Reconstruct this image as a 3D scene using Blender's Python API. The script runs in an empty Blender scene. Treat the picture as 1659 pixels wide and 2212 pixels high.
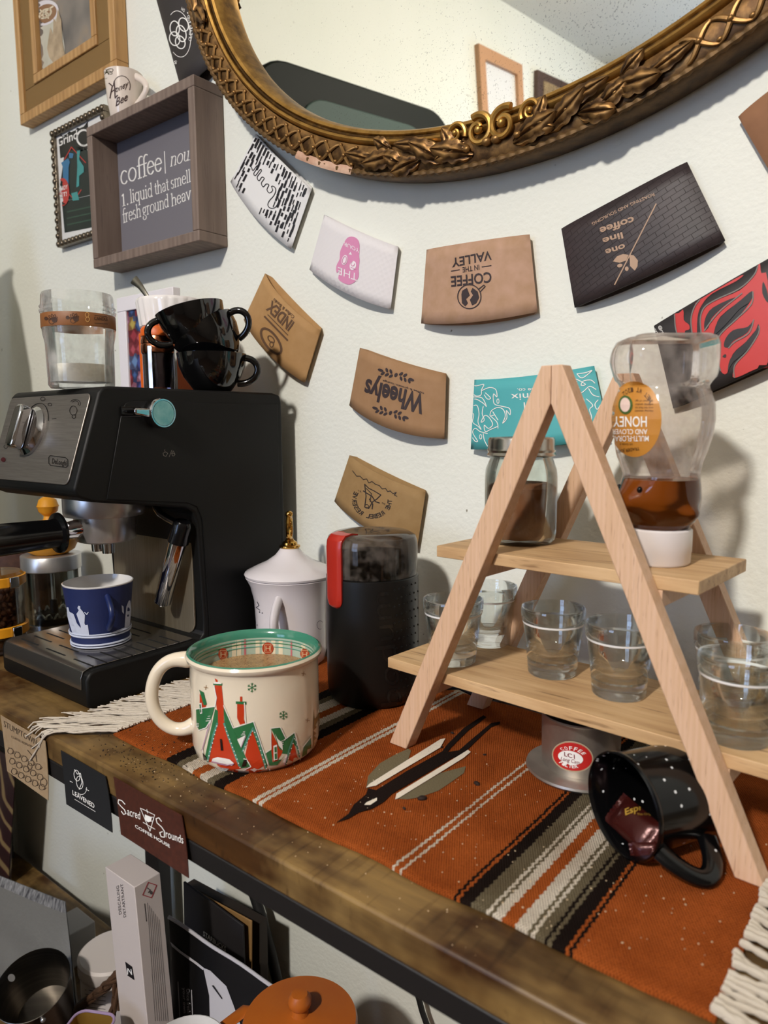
import bpy, bmesh, math, random
from mathutils import Vector, Matrix, geometry
from mathutils.bvhtree import BVHTree
random.seed(7)
PI = math.pi
sc = bpy.context.scene
COL = sc.collection

# ------------------------------------------------------------------ camera
# world: x runs along the table to the right, y towards the wall, z up; table top is z = 0
FPX, PCX, PCY = 1545.0, 829.5, 1106.0
RX = Vector((0.78105382, 0.06948949, -0.62058532))
RY = Vector((0.62443014, -0.09721447, 0.77500732))
RZ = Vector((-0.00647501, -0.99283461, -0.11932106))
CAM = Vector((0, 0, 0.277))
camd = bpy.data.cameras.new('camera')
cam = bpy.data.objects.new('camera', camd)
COL.objects.link(cam)
camd.sensor_fit = 'HORIZONTAL'
camd.sensor_width = 36.0
camd.lens = FPX / 1659.0 * 36.0
camd.clip_start = 0.01
camd.dof.use_dof = True
camd.dof.focus_distance = 0.72
camd.dof.aperture_fstop = 11.0
cam.matrix_world = Matrix(((RX[0], -RX[1], -RX[2], CAM[0]),
                           (RY[0], -RY[1], -RY[2], CAM[1]),
                           (RZ[0], -RZ[1], -RZ[2], CAM[2]),
                           (0, 0, 0, 1)))
sc.camera = cam

# ------------------------------------------------------------------ world, exposure
world = bpy.data.worlds.new('world')
sc.world = world
world.use_nodes = True
world.node_tree.nodes['Background'].inputs[0].default_value = (0.62, 0.72, 0.9, 1)
world.node_tree.nodes['Background'].inputs[1].default_value = 0.35
sc.view_settings.view_transform = 'Standard'
sc.view_settings.look = 'None'
sc.view_settings.gamma = 1.0
sc.view_settings.use_curve_mapping = False
sc.view_settings.exposure = 0.0
sc.cycles.max_bounces = 14
sc.cycles.transparent_max_bounces = 24
sc.cycles.transmission_bounces = 12
sc.cycles.glossy_bounces = 6
sc.cycles.diffuse_bounces = 5
sc.cycles.use_denoising = True
sc.cycles.sample_clamp_indirect = 4.0
LAMP_POS = Vector((-0.06, -1.40, 1.54))
LAMP_POWER = 960.0
PANE_POWER = 7.0

# ------------------------------------------------------------------ pixel helpers (pixels of the 1659 x 2212 photograph)
def ray(px, py):
    d = Vector(((px - PCX) / FPX, (py - PCY) / FPX, 1.0))
    return Vector((RX.dot(d), RY.dot(d), RZ.dot(d)))
def on_z(px, py, z=0.0):
    d = ray(px, py); return CAM + d * ((z - CAM.z) / d.z)
def on_y(px, py, y):
    d = ray(px, py); return CAM + d * ((y - CAM.y) / d.y)
def on_x(px, py, x):
    d = ray(px, py); return CAM + d * ((x - CAM.x) / d.x)

# ------------------------------------------------------------------ materials
def lin(c):
    if isinstance(c, str):
        c = c.lstrip('#'); c = [int(c[i:i+2], 16) / 255 for i in (0, 2, 4)]
    return [(v / 12.92 if v <= 0.04045 else ((v + 0.055) / 1.055) ** 2.4) for v in c[:3]] + [1.0]
MATS = {}
class NT:
    def __init__(s, name):
        s.m = bpy.data.materials.new(name); s.m.use_nodes = True
        s.t = s.m.node_tree; s.t.nodes.clear()
        s.out = s.t.nodes.new('ShaderNodeOutputMaterial')
    def n(s, typ, ins=None, **attrs):
        nd = s.t.nodes.new('ShaderNode' + typ)
        for k, v in attrs.items(): setattr(nd, k, v)
        for k, v in (ins or {}).items():
            if isinstance(v, bpy.types.NodeSocket): s.t.links.new(v, nd.inputs[k])
            else: nd.inputs[k].default_value = v
        return nd
    def link(s, a, b): s.t.links.new(a, b)
    def ramp(s, fac, stops, interp='LINEAR'):
        r = s.n('ValToRGB', {'Fac': fac}); cr = r.color_ramp; cr.interpolation = interp
        while len(cr.elements) > 1: cr.elements.remove(cr.elements[0])
        cr.elements[0].position = stops[0][0]; cr.elements[0].color = lin(stops[0][1])
        for p, c in stops[1:]:
            e = cr.elements.new(p); e.color = lin(c)
        return r.outputs['Color']
    def coords(s, scale=(1, 1, 1), kind='Object', rot=(0, 0, 0)):
        tc = s.n('TexCoord')
        return s.n('Mapping', {'Vector': tc.outputs[kind], 'Scale': scale, 'Rotation': rot}).outputs[0]
    def noise(s, vec, scale, detail=4, rough=0.55):
        return s.n('TexNoise', {'Vector': vec, 'Scale': scale, 'Detail': detail, 'Roughness': rough}).outputs['Fac']
    def bump(s, h, strength=0.3, dist=0.001, normal=None):
        ins = {'Height': h, 'Strength': strength, 'Distance': dist}
        if normal is not None: ins['Normal'] = normal
        return s.n('Bump', ins).outputs[0]
    def principled(s, **k):
        p = s.n('BsdfPrincipled', {kk.replace('_', ' '): vv for kk, vv in k.items()})
        s.link(p.outputs[0], s.out.inputs[0]); return p

def mat(name, col, rough=0.5, metal=0.0, col2=None, nscale=20, nvec=(1, 1, 1), bump=0.0, bscale=None, bdist=0.001,
        coat=0.0, spec=0.5, detail=4, sheen=0.0, trans=0.0, ior=1.45, sub=0.0):
    if name in MATS: return MATS[name]
    t = NT(name); v = t.coords(nvec)
    k = dict(Roughness=rough, Metallic=metal, Coat_Weight=coat, Specular_IOR_Level=spec, Sheen_Weight=sheen,
             Transmission_Weight=trans, IOR=ior, Coat_Roughness=0.05)
    if sub: k['Subsurface_Weight'] = sub; k['Subsurface_Radius'] = (0.01, 0.006, 0.003); k['Subsurface_Scale'] = 1.0
    f = None
    if col2 is not None:
        f = t.noise(v, nscale, detail)
        k['Base_Color'] = t.ramp(f, [(0.32, col), (0.68, col2)])
    else: k['Base_Color'] = lin(col)
    if bump:
        h = t.noise(v, bscale or nscale, 5, 0.6)
        k['Normal'] = t.bump(h, bump, bdist)
    t.principled(**k)
    MATS[name] = t.m; return t.m

def wood_mat(name, c1, c2, c3, axis='x', scale=1.0, rough=0.55, fine=1.0, bump=0.25, coat=0.0, streak='#3a2412', streak_amt=0.75):
    if name in MATS: return MATS[name]
    t = NT(name)
    s = {'x': (6, 90, 90), 'y': (90, 6, 90), 'z': (90, 90, 6)}[axis]
    v = t.coords(tuple(q * scale for q in s))
    a = t.noise(v, 1.0, 6, 0.65)
    b = t.n('TexWave', {'Vector': t.coords(tuple(q * scale * 0.35 for q in s)), 'Scale': 1.2, 'Distortion': 6.0, 'Detail': 3.0, 'Detail Scale': 1.0}).outputs['Fac']
    mix = t.n('Mix', {0: 0.16, 2: a, 3: b}, data_type='FLOAT').outputs[0]
    colr = t.ramp(mix, [(0.34, c1), (0.5, c2), (0.66, c3)])
    fine_v = t.coords(tuple(q * scale * 4 * fine for q in s))
    g = t.noise(fine_v, 1.0, 3, 0.5)
    gm = t.ramp(g, [(0.60, '#ffffff'), (0.70, '#000000')])
    m2 = t.n('Mix', {0: t.n('Math', {0: t.n('Math', {0: 1.0, 1: gm}, operation='SUBTRACT').outputs[0], 1: streak_amt}, operation='MULTIPLY').outputs[0],
                     6: colr, 7: lin(streak)}, data_type='RGBA').outputs[2]
    t.principled(Base_Color=m2, Roughness=rough, Normal=t.bump(a, bump, 0.0006), Coat_Weight=coat, Coat_Roughness=0.2)
    MATS[name] = t.m; return t.m

def clear_mat(name, tint='#ffffff', gloss=0.0, rough=0.02, haze=0.0, hazecol='#e8e4e0', edge=0.2, cap=0.26, above=None):
    gloss *= 0.15; edge = min(edge, cap)
    """thin clear wall: see-through with a view-dependent Fresnel sheen"""
    if name in MATS: return MATS[name]
    t = NT(name)
    lw = t.n('LayerWeight', {'Blend': edge})
    tr = t.n('BsdfTransparent', {'Color': lin(tint)})
    gl = t.n('BsdfGlossy', {'Color': (1, 1, 1, 1), 'Roughness': rough})
    fac = t.n('MapRange', {'Value': lw.outputs['Fresnel'], 1: 0.0, 2: 1.0, 3: gloss, 4: 0.85}).outputs[0]
    mx = t.n('MixShader', {0: fac, 1: tr.outputs[0], 2: gl.outputs[0]})
    if haze:
        nz = t.ramp(t.noise(t.coords(), 55, 5, 0.6), [(0.42, (0, 0, 0)), (0.62, (1, 1, 1))])
        hz = t.n('Math', {0: nz, 1: haze}, operation='MULTIPLY').outputs[0]
        if above is not None: hz = t.n('Math', {0: hz, 1: t.n('Math', {0: t.n('SeparateXYZ', {'Vector': t.coords()}).outputs['Z'], 1: above}, operation='GREATER_THAN').outputs[0]}, operation='MULTIPLY').outputs[0]
        df = t.n('BsdfDiffuse', {'Color': lin(hazecol)})
        tl = t.n('BsdfTranslucent', {'Color': lin(hazecol)})
        dm = t.n('MixShader', {0: 0.5, 1: df.outputs[0], 2: tl.outputs[0]})
        mx = t.n('MixShader', {0: hz, 1: mx.outputs[0], 2: dm.outputs[0]})
    t.link(mx.outputs[0], t.out.inputs[0])
    MATS[name] = t.m; return t.m

def glass_mat(name, col='#ffffff', rough=0.0, ior=1.47, clear=0.25):
    if name in MATS: return MATS[name]
    t = NT(name)
    g = t.n('BsdfGlass', {'Color': lin(col), 'Roughness': rough, 'IOR': ior})
    tr = t.n('BsdfTransparent', {'Color': lin(col)})
    mx = t.n('MixShader', {0: clear, 1: g.outputs[0], 2: tr.outputs[0]})
    t.link(mx.outputs[0], t.out.inputs[0])
    MATS[name] = t.m; return t.m

def emit_mat(name, col, strength):
    t = NT(name); e = t.n('Emission', {'Color': lin(col), 'Strength': strength})
    t.link(e.outputs[0], t.out.inputs[0]); return t.m

# ------------------------------------------------------------------ mesh builder
ORG = {}
def frame_from(axis):
    a = Vector(axis).normalized()
    h = Vector((0, 0, 1)) if abs(a.z) < 0.95 else Vector((1, 0, 0))
    u = a.cross(h).normalized(); return u, u.cross(a).normalized(), a

class MB:
    def __init__(s): s.v = []; s.f = []; s.fm = []; s.mi = 0
    def add(s, vs, fs):
        b = len(s.v); s.v += [Vector(p) for p in vs]
        for q in fs: s.f.append(tuple(i + b for i in q)); s.fm.append(s.mi)
        return s
    def box(s, c, d, M=None):
        c = Vector(c); x, y, z = [q / 2 for q in d]
        vs = [Vector((sx * x, sy * y, sz * z)) for sx in (-1, 1) for sy in (-1, 1) for sz in (-1, 1)]
        if M is not None: vs = [M @ q for q in vs]
        return s.add([q + c for q in vs], [(0, 1, 3, 2), (4, 6, 7, 5), (0, 4, 5, 1), (2, 3, 7, 6), (0, 2, 6, 4), (1, 5, 7, 3)])
    def hexa(s, p):   # 8 points: bottom 0-3 ccw, top 4-7
        return s.add(p, [(3, 2, 1, 0), (4, 5, 6, 7), (0, 1, 5, 4), (1, 2, 6, 5), (2, 3, 7, 6), (3, 0, 4, 7)])
    def prism(s, poly, fn, a, b):  # 2d poly extruded: fn(u, v, w)
        n = len(poly)
        vs = [fn(u, v, a) for u, v in poly] + [fn(u, v, b) for u, v in poly]
        return s.add(vs, [tuple(range(n - 1, -1, -1)), tuple(range(n, 2 * n))] + [(i, (i + 1) % n, n + (i + 1) % n, n + i) for i in range(n)])
    def lathe(s, prof, c=(0, 0, 0), n=48, axis=(0, 0, 1), close=False, scale=(1, 1), rmod=None):
        c = Vector(c); u, w, a = frame_from(axis)
        if tuple(axis) == (0, 0, 1): u, w, a = Vector((1, 0, 0)), Vector((0, 1, 0)), Vector((0, 0, 1))
        base = len(s.v); vs = []; fs = []; rings = []
        for r, z in prof:
            if r < 1e-7: rings.append([len(vs)]); vs.append(c + a * z)
            else:
                ring = []
                for i in range(n):
                    t = 2 * PI * i / n; rr = r * (rmod(t, z) if rmod else 1)
                    ring.append(len(vs)); vs.append(c + u * (rr * math.cos(t) * scale[0]) + w * (rr * math.sin(t) * scale[1]) + a * z)
                rings.append(ring)
        m = len(rings); rng = range(m if close else m - 1)
        for k in rng:
            A, B = rings[k], rings[(k + 1) % m]
            for i in range(n):
                j = (i + 1) % n
                if len(A) == 1 and len(B) == 1: continue
                if len(A) == 1: fs.append((A[0], B[j], B[i]))
                elif len(B) == 1: fs.append((A[i], A[j], B[0]))
                else: fs.append((A[i], A[j], B[j], B[i]))
        return s.add(vs, fs)
    def tube(s, path, r, n=10, closed=False, flat=None, caps=True):
        """sweep; r number or list; flat=(su, sv, up) scales the section, up keeps orientation"""
        P = [Vector(p) for p in path]; m = len(P); vs = []; prev = None
        for k in range(m):
            if closed: tg = P[(k + 1) % m] - P[k - 1]
            else: tg = P[min(k + 1, m - 1)] - P[max(k - 1, 0)]
            tg.normalize()
            if flat is not None:
                up = Vector(flat[2]); u = tg.cross(up)
                if u.length < 1e-6: u = tg.orthogonal()
                u.normalize(); w = u.cross(tg).normalized(); su, sv = flat[0], flat[1]
            else:
                su = sv = 1.0
                if prev is None: u = tg.orthogonal().normalized()
                else:
                    u = prev - tg * prev.dot(tg)
                    if u.length < 1e-6: u = tg.orthogonal()
                    u.normalize()
                prev = u; w = tg.cross(u).normalized()
            rr = r[k] if isinstance(r, (list, tuple)) else r
            for i in range(n):
                t = 2 * PI * i / n
                vs.append(P[k] + u * (rr * su * math.cos(t)) + w * (rr * sv * math.sin(t)))
        fs = []
        for k in range(m if closed else m - 1):
            for i in range(n):
                j = (i + 1) % n; a = k * n; b = ((k + 1) % m) * n
                fs.append((a + i, a + j, b + j, b + i))
        if not closed and caps: fs += [tuple(range(n - 1, -1, -1)), tuple(range((m - 1) * n, m * n))]
        return s.add(vs, fs)
    def ell(s, c, r, n=16, m=10, M=None):
        c = Vector(c); vs = []; fs = []
        if not isinstance(r, (list, tuple)): r = (r, r, r)
        for k in range(m + 1):
            ph = PI * k / m
            for i in range(n):
                t = 2 * PI * i / n
                p = Vector((r[0] * math.sin(ph) * math.cos(t), r[1] * math.sin(ph) * math.sin(t), -r[2] * math.cos(ph)))
                vs.append((M @ p if M is not None else p) + c)
        for k in range(m):
            for i in range(n):
                j = (i + 1) % n; fs.append((k * n + i, k * n + j, (k + 1) * n + j, (k + 1) * n + i))
        return s.add(vs, fs)
    def grid(s, fn, nu, nv, closeu=False):
        vs = [fn(i / nu, j / nv) for j in range(nv + 1) for i in range(nu + (0 if closeu else 1))]
        W = nu + (0 if closeu else 1); fs = []
        for j in range(nv):
            for i in range(nu):
                i2 = (i + 1) % W if closeu else i + 1
                fs.append((j * W + i, j * W + i2, (j + 1) * W + i2, (j + 1) * W + i))
        return s.add(vs, fs)
    def sheet(s, fn, nu, nv, thick):   # closed slab: fn(u,v)->(point, normal)
        top = [fn(i / nu, j / nv) for j in range(nv + 1) for i in range(nu + 1)]
        b = len(top); W = nu + 1
        vs = [p for p, q in top] + [p - q * thick for p, q in top]; fs = []
        for j in range(nv):
            for i in range(nu):
                a = j * W + i; fs.append((a, a + 1, a + W + 1, a + W)); fs.append((b + a + W, b + a + W + 1, b + a + 1, b + a))
        edge = [i for i in range(W)] + [j * W + nu for j in range(1, nv + 1)] + [nv * W + i for i in range(nu - 1, -1, -1)] + [j * W for j in range(nv - 1, 0, -1)]
        for k in range(len(edge)):
            a, c = edge[k], edge[(k + 1) % len(edge)]; fs.append((a, b + a, b + c, c))
        return s.add(vs, fs)
    def build(s, name, material, parent=None, org=None, smooth=True, bevel=0.0, ang=40, seg=2, normals=True):
        o0 = ORG[parent.name] if parent is not None else Vector(org if org is not None else (0, 0, 0))
        me = bpy.data.meshes.new(name)
        me.from_pydata([tuple(p - o0) for p in s.v], [], s.f)
        mats = material if isinstance(material, (list, tuple)) else [material]
        for mm in mats: me.materials.append(mm)
        if len(mats) > 1:
            for p, k in zip(me.polygons, s.fm): p.material_index = k
        if normals:
            bm = bmesh.new(); bm.from_mesh(me); bmesh.ops.remove_doubles(bm, verts=bm.verts, dist=1e-7)
            bmesh.ops.recalc_face_normals(bm, faces=bm.faces); bm.to_mesh(me); bm.free()
        if smooth:
            me.shade_smooth()
            if hasattr(me, 'set_sharp_from_angle'): me.set_sharp_from_angle(angle=math.radians(ang))
        o = bpy.data.objects.new(name, me); COL.objects.link(o)
        if parent is not None: o.parent = parent
        else: o.location = o0
        ORG[o.name] = o0
        if bevel:
            b = o.modifiers.new('bevel', 'BEVEL'); b.width = bevel; b.segments = seg; b.limit_method = 'ANGLE'; b.angle_limit = math.radians(35)
            b.harden_normals = False
        return o

def tag(o, label, cat, group=None):
    o['label'] = label; o['category'] = cat
    if group: o['group'] = group
    return o
def thing(name, label, cat, loc, group=None):
    o = bpy.data.objects.new(name, None); COL.objects.link(o)
    o.location = loc; o.empty_display_size = 0.02; ORG[o.name] = Vector(loc)
    return tag(o, label, cat, group)
def struct(o): o['kind'] = 'structure'; return o
def lab(o, label): o['label'] = label; return o
def rotz(a): return Matrix.Rotation(a, 3, 'Z')

# ------------------------------------------------------------------ flat print: polygons drawn in photograph pixels, laid on the real surface
def bvh_of(objs):
    vs = []; fs = []
    for o in (objs if isinstance(objs, (list, tuple)) else [objs]):
        b = len(vs); o0 = ORG[o.name]
        vs += [v.co + o0 for v in o.data.vertices]; fs += [tuple(i + b for i in p.vertices) for p in o.data.polygons]
    return BVHTree.FromPolygons(vs, fs)
def tri_split(tris, maxlen):
    out = []; st = list(tris)
    while st:
        a, b, c = st.pop()
        L = [((b[0]-c[0])**2+(b[1]-c[1])**2, 0), ((c[0]-a[0])**2+(c[1]-a[1])**2, 1), ((a[0]-b[0])**2+(a[1]-b[1])**2, 2)]
        l, k = max(L)
        if l <= maxlen * maxlen: out.append((a, b, c)); continue
        if k == 0: m = ((b[0]+c[0])/2, (b[1]+c[1])/2); st += [(a, b, m), (a, m, c)]
        elif k == 1: m = ((a[0]+c[0])/2, (a[1]+c[1])/2); st += [(a, b, m), (m, b, c)]
        else: m = ((a[0]+b[0])/2, (a[1]+b[1])/2); st += [(a, m, c), (m, b, c)]
    return out
def poly_tris(poly):
    if len(poly) == 3: return [tuple(poly)]
    t = geometry.tessellate_polygon([[Vector((p[0], p[1], 0)) for p in poly]])
    return [(poly[a], poly[b], poly[c]) for a, b, c in t]
def stroke(pts, w, closed=False, wf=None):
    """ribbon polygons along a polyline; wf(angle) scales the width"""
    out = []; P = list(pts) + ([pts[0]] if closed else [])
    for k in range(len(P) - 1):
        a, b = P[k], P[k + 1]; dx, dy = b[0] - a[0], b[1] - a[1]; L = math.hypot(dx, dy)
        if L < 1e-6: continue
        ww = (w[min(k, len(w) - 1)] if isinstance(w, (list, tuple)) else w) / 2
        if wf: ww *= wf(math.atan2(dy, dx))
        nx, ny = -dy / L * ww, dx / L * ww; ex, ey = dx / L * ww * 0.5, dy / L * ww * 0.5
        out.append([(a[0]-ex+nx, a[1]-ey+ny), (b[0]+ex+nx, b[1]+ey+ny), (b[0]+ex-nx, b[1]+ey-ny), (a[0]-ex-nx, a[1]-ey-ny)])
    return out
def sm(pts, n=4, closed=False):
    """smooth curve through the points"""
    out = []; m = len(pts)
    for i in range(m if closed else m - 1):
        g = lambda k: pts[k % m] if closed else pts[max(0, min(m - 1, k))]
        p0, p1, p2, p3 = g(i - 1), g(i), g(i + 1), g(i + 2)
        for k in range(n):
            t = k / n
            out.append(tuple(0.5 * (2 * p1[a] + (p2[a] - p0[a]) * t + (2 * p0[a] - 5 * p1[a] + 4 * p2[a] - p3[a]) * t * t + (3 * p1[a] - p0[a] - 3 * p2[a] + p3[a]) * t ** 3) for a in (0, 1)))
    return out if closed else out + [pts[-1]]
def ellipse(cx, cy, rx, ry, n=24, a0=0.0, a1=2*PI, rot=0.0):
    c, s_ = math.cos(rot), math.sin(rot); pts = []
    full = abs(a1 - a0 - 2*PI) < 1e-6
    for i in range(n if full else n + 1):
        t = a0 + (a1 - a0) * i / n; x, y = rx * math.cos(t), ry * math.sin(t)
        pts.append((cx + x * c - y * s_, cy + x * s_ + y * c))
    return pts
def ring(cx, cy, rx, ry, w, n=24, a0=0.0, a1=2*PI, rot=0.0):
    return stroke(ellipse(cx, cy, rx, ry, n, a0, a1, rot), w, abs(a1 - a0 - 2*PI) < 1e-6)
def decal(name, polys, target, material, parent, off=0.0003, maxlen=14, bv=None):
    bv = bv or bvh_of(target); m = MB()
    for poly in polys:
        for tri in tri_split(poly_tris(poly), maxlen):
            pts = []
            for px, py in tri:
                d = ray(px, py).normalized(); loc, nor, i, ds = bv.ray_cast(CAM, d)
                if loc is None: pts = None; break
                if nor.dot(d) > 0: nor = -nor
                pts.append(loc + nor * off)
            if pts and (pts[0]-pts[1]).length < 0.03 and (pts[1]-pts[2]).length < 0.03: m.add(pts, [(0, 1, 2)])
    if not m.f: print('EMPTY DECAL', name); return None
    o = m.build(name, material, parent, smooth=False, normals=False)
    bm = bmesh.new(); bm.from_mesh(o.data); bmesh.ops.remove_doubles(bm, verts=bm.verts, dist=1e-6); bm.to_mesh(o.data); bm.free()
    return o

# text outlines come from the built-in font
_tc = {}
def text_tris(body, bold=0.0, spacing=1.0, shear=0.0):
    key = (body, bold, spacing, shear)
    if key in _tc: return _tc[key]
    cu = bpy.data.curves.new('scratch', 'FONT'); cu.body = body; cu.size = 1.0; cu.offset = bold; cu.space_character = spacing; cu.shear = shear
    cu.resolution_u = 3
    ob = bpy.data.objects.new('scratch', cu)
    ev = ob; me = ev.to_mesh()
    V = [(v.co.x, v.co.y) for v in me.vertices]; T = []
    for p in me.polygons:
        q = list(p.vertices)
        for i in range(1, len(q) - 1): T.append((V[q[0]], V[q[i]], V[q[i + 1]]))
    ev.to_mesh_clear(); bpy.data.objects.remove(ob); bpy.data.curves.remove(cu)
    xs = [p[0] for t in T for p in t]
    _tc[key] = (T, min(xs), max(xs)); return _tc[key]
def text(body, p0, p1, up, bold=0.0, spacing=1.0, shear=0.0, curve=0.0):
    """text fitted between pixels p0 (baseline start) and p1 (baseline end); up = pixel vector of the capital height (0.7 em)"""
    T, x0, x1 = text_tris(body, bold, spacing, shear); out = []
    for t in T:
        q = []
        for x, y in t:
            s_ = (x - x0) / (x1 - x0); h = y / 0.70 + curve * 4 * s_ * (1 - s_)
            q.append((p0[0] + (p1[0]-p0[0]) * s_ + up[0] * h, p0[1] + (p1[1]-p0[1]) * s_ + up[1] * h))
        out.append(q)
    return out
def arc_text(body, cx, cy, rx, ry, a0, a1, h, bold=0.0, inward=False, rot=0.0, wscale=0.75):
    """letters on an ellipse (pixels, angle 0 = right, growing downwards); inward = letter tops point to the centre"""
    out = []; n = len(body)
    for i, ch in enumerate(body):
        if ch == ' ': continue
        t = a0 + (a1 - a0) * (i + 0.5) / n; t2 = t + (a1 - a0) / n * 0.5; t1 = t - (a1 - a0) / n * 0.5
        def P(q, k=1.0):
            x, y = rx * k * math.cos(q), ry * k * math.sin(q)
            return (cx + x * math.cos(rot) - y * math.sin(rot), cy + x * math.sin(rot) + y * math.cos(rot))
        a, b = P(t1), P(t2); mid = ((a[0]+b[0])/2, (a[1]+b[1])/2); f = wscale / 2
        a2 = (mid[0] + (a[0]-b[0]) * f, mid[1] + (a[1]-b[1]) * f); b2 = (mid[0] - (a[0]-b[0]) * f, mid[1] - (a[1]-b[1]) * f)
        c = P(t); dx, dy = c[0] - cx, c[1] - cy; L = math.hypot(dx, dy); sg = -1 if inward else 1
        out += text(ch, a2, b2, (dx / L * h * sg, dy / L * h * sg), bold)
    return out
# a pen-drawn roman lowercase for the lettering that has serifs (x-height 1)
def _arc(cx, cy, rx, ry, a0, a1, n=10): return [(cx + rx * math.cos(math.radians(a0 + (a1 - a0) * i / n)), cy + ry * math.sin(math.radians(a0 + (a1 - a0) * i / n))) for i in range(n + 1)]
def _sf(x, y, w=0.3): return [(x - w / 2, y), (x + w / 2, y)]
GL = {
 'c': (0.86, [_arc(0.45, 0.5, 0.4, 0.5, 45, 315, 14)]), 'o': (1.0, [_arc(0.5, 0.5, 0.44, 0.5, 0, 360, 18)]),
 'e': (0.88, [[(0.1, 0.55), (0.8, 0.55)] , _arc(0.45, 0.5, 0.38, 0.5, 8, 320, 14)]),
 'f': (0.56, [[(0.3, 0), (0.3, 1.3)] + _arc(0.58, 1.3, 0.28, 0.32, 180, 50, 7), _sf(0.32, 0, 0.45), [(0.05, 0.97), (0.62, 0.97)]]),
 'n': (1.05, [[(0.2, 0), (0.2, 1.0)], [(0.04, 0.95), (0.2, 1.0)], [(0.2, 0.72)] + _arc(0.55, 0.68, 0.3, 0.3, 150, 0, 7) + [(0.85, 0)], _sf(0.2, 0, 0.36), _sf(0.85, 0, 0.36)]),
 'u': (1.05, [[(0.2, 1.0), (0.2, 0.35)] + _arc(0.5, 0.33, 0.3, 0.32, 180, 360, 8), [(0.82, 1), (0.82, 0), (0.98, 0.05)], _sf(0.12, 1, 0.22), _sf(0.74, 1, 0.22)]),
 'l': (0.45, [[(0.22, 0), (0.22, 1.55)], [(0.05, 1.5), (0.22, 1.55)], _sf(0.22, 0, 0.38)]),
 'i': (0.45, [[(0.22, 0), (0.22, 1.0)], [(0.05, 0.95), (0.22, 1)], _sf(0.22, 0, 0.38), [(0.19, 1.32), (0.22, 1.42)]]),
 'q': (1.0, [_arc(0.46, 0.5, 0.38, 0.5, 0, 360, 16), [(0.84, 1), (0.84, -0.5)], _sf(0.84, -0.5, 0.36)]),
 'd': (1.0, [_arc(0.44, 0.5, 0.36, 0.5, 0, 360, 16), [(0.8, 1.55), (0.8, 0), (0.98, 0.04)], [(0.62, 1.5), (0.8, 1.55)]]),
 't': (0.58, [[(0.28, 1.3), (0.28, 0.25)] + _arc(0.46, 0.22, 0.18, 0.22, 180, 310, 6), [(0.04, 0.97), (0.55, 0.97)]]),
 'h': (1.05, [[(0.2, 0), (0.2, 1.55)], [(0.03, 1.5), (0.2, 1.55)], [(0.2, 0.72)] + _arc(0.55, 0.68, 0.3, 0.3, 150, 0, 7) + [(0.85, 0)], _sf(0.2, 0, 0.36), _sf(0.85, 0, 0.36)]),
 'a': (0.86, [_arc(0.4, 0.72, 0.28, 0.28, 160, 0, 7) + [(0.68, 0.08), (0.84, 0.02)], _arc(0.38, 0.28, 0.27, 0.27, 60, 330, 10)]),
 's': (0.7, [_arc(0.36, 0.75, 0.24, 0.25, 40, 235, 8) + _arc(0.34, 0.25, 0.27, 0.26, 60, -150, 9)]),
 'm': (1.6, [[(0.2, 0), (0.2, 1.0)], [(0.04, 0.95), (0.2, 1)], [(0.2, 0.72)] + _arc(0.5, 0.68, 0.28, 0.3, 150, 0, 7) + [(0.78, 0)], [(0.78, 0.72)] + _arc(1.08, 0.68, 0.28, 0.3, 150, 0, 7) + [(1.36, 0)], _sf(0.2, 0, 0.34), _sf(0.78, 0, 0.34), _sf(1.36, 0, 0.34)]),
 'r': (0.7, [[(0.2, 0), (0.2, 1.0)], [(0.04, 0.95), (0.2, 1)], [(0.2, 0.7)] + _arc(0.5, 0.72, 0.25, 0.27, 160, 50, 6), _sf(0.2, 0, 0.4)]),
 'g': (0.9, [_arc(0.4, 0.66, 0.3, 0.33, 0, 360, 14), [(0.64, 0.88), (0.85, 1.0)], [(0.28, 0.36), (0.2, 0.18), (0.4, 0.06), (0.68, -0.02)] + _arc(0.42, -0.25, 0.36, 0.24, 40, -220, 10)]),
 'w': (1.45, [[(0.1, 1), (0.42, 0)], [(0.42, 0), (0.72, 1)], [(0.72, 1), (1.02, 0)], [(1.02, 0), (1.34, 1)], _sf(0.1, 1), _sf(1.34, 1)]),
 'v': (0.95, [[(0.1, 1), (0.47, 0)], [(0.47, 0), (0.84, 1)], _sf(0.1, 1), _sf(0.84, 1)]),
 '1': (0.6, [[(0.3, 0), (0.3, 1.25)], [(0.1, 1.1), (0.3, 1.25)], _sf(0.3, 0, 0.42)]), '.': (0.4, [[(0.18, 0.0), (0.2, 0.09)]]), ' ': (0.45, []), '|': (0.6, [[(0.3, -0.25), (0.3, 1.5)]]),
}
def pen(body, p0, p1, up, w=0.17, thin=0.35, slant=0.0, track=0.06):
    tot = sum(GL[c][0] + track for c in body); x = 0; out = []
    dx, dy = (p1[0]-p0[0]) / tot, (p1[1]-p0[1]) / tot
    for c in body:
        adv, sts = GL[c]
        for st in sts:
            for poly in stroke(st, w, wf=lambda a: thin + (1 - thin) * abs(math.sin(a + 0.25))):
                out.append([(p0[0] + dx * (x + u + slant * v) + up[0] * v, p0[1] + dy * (x + u + slant * v) + up[1] * v) for u, v in poly])
        x += adv + track
    return out
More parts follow.
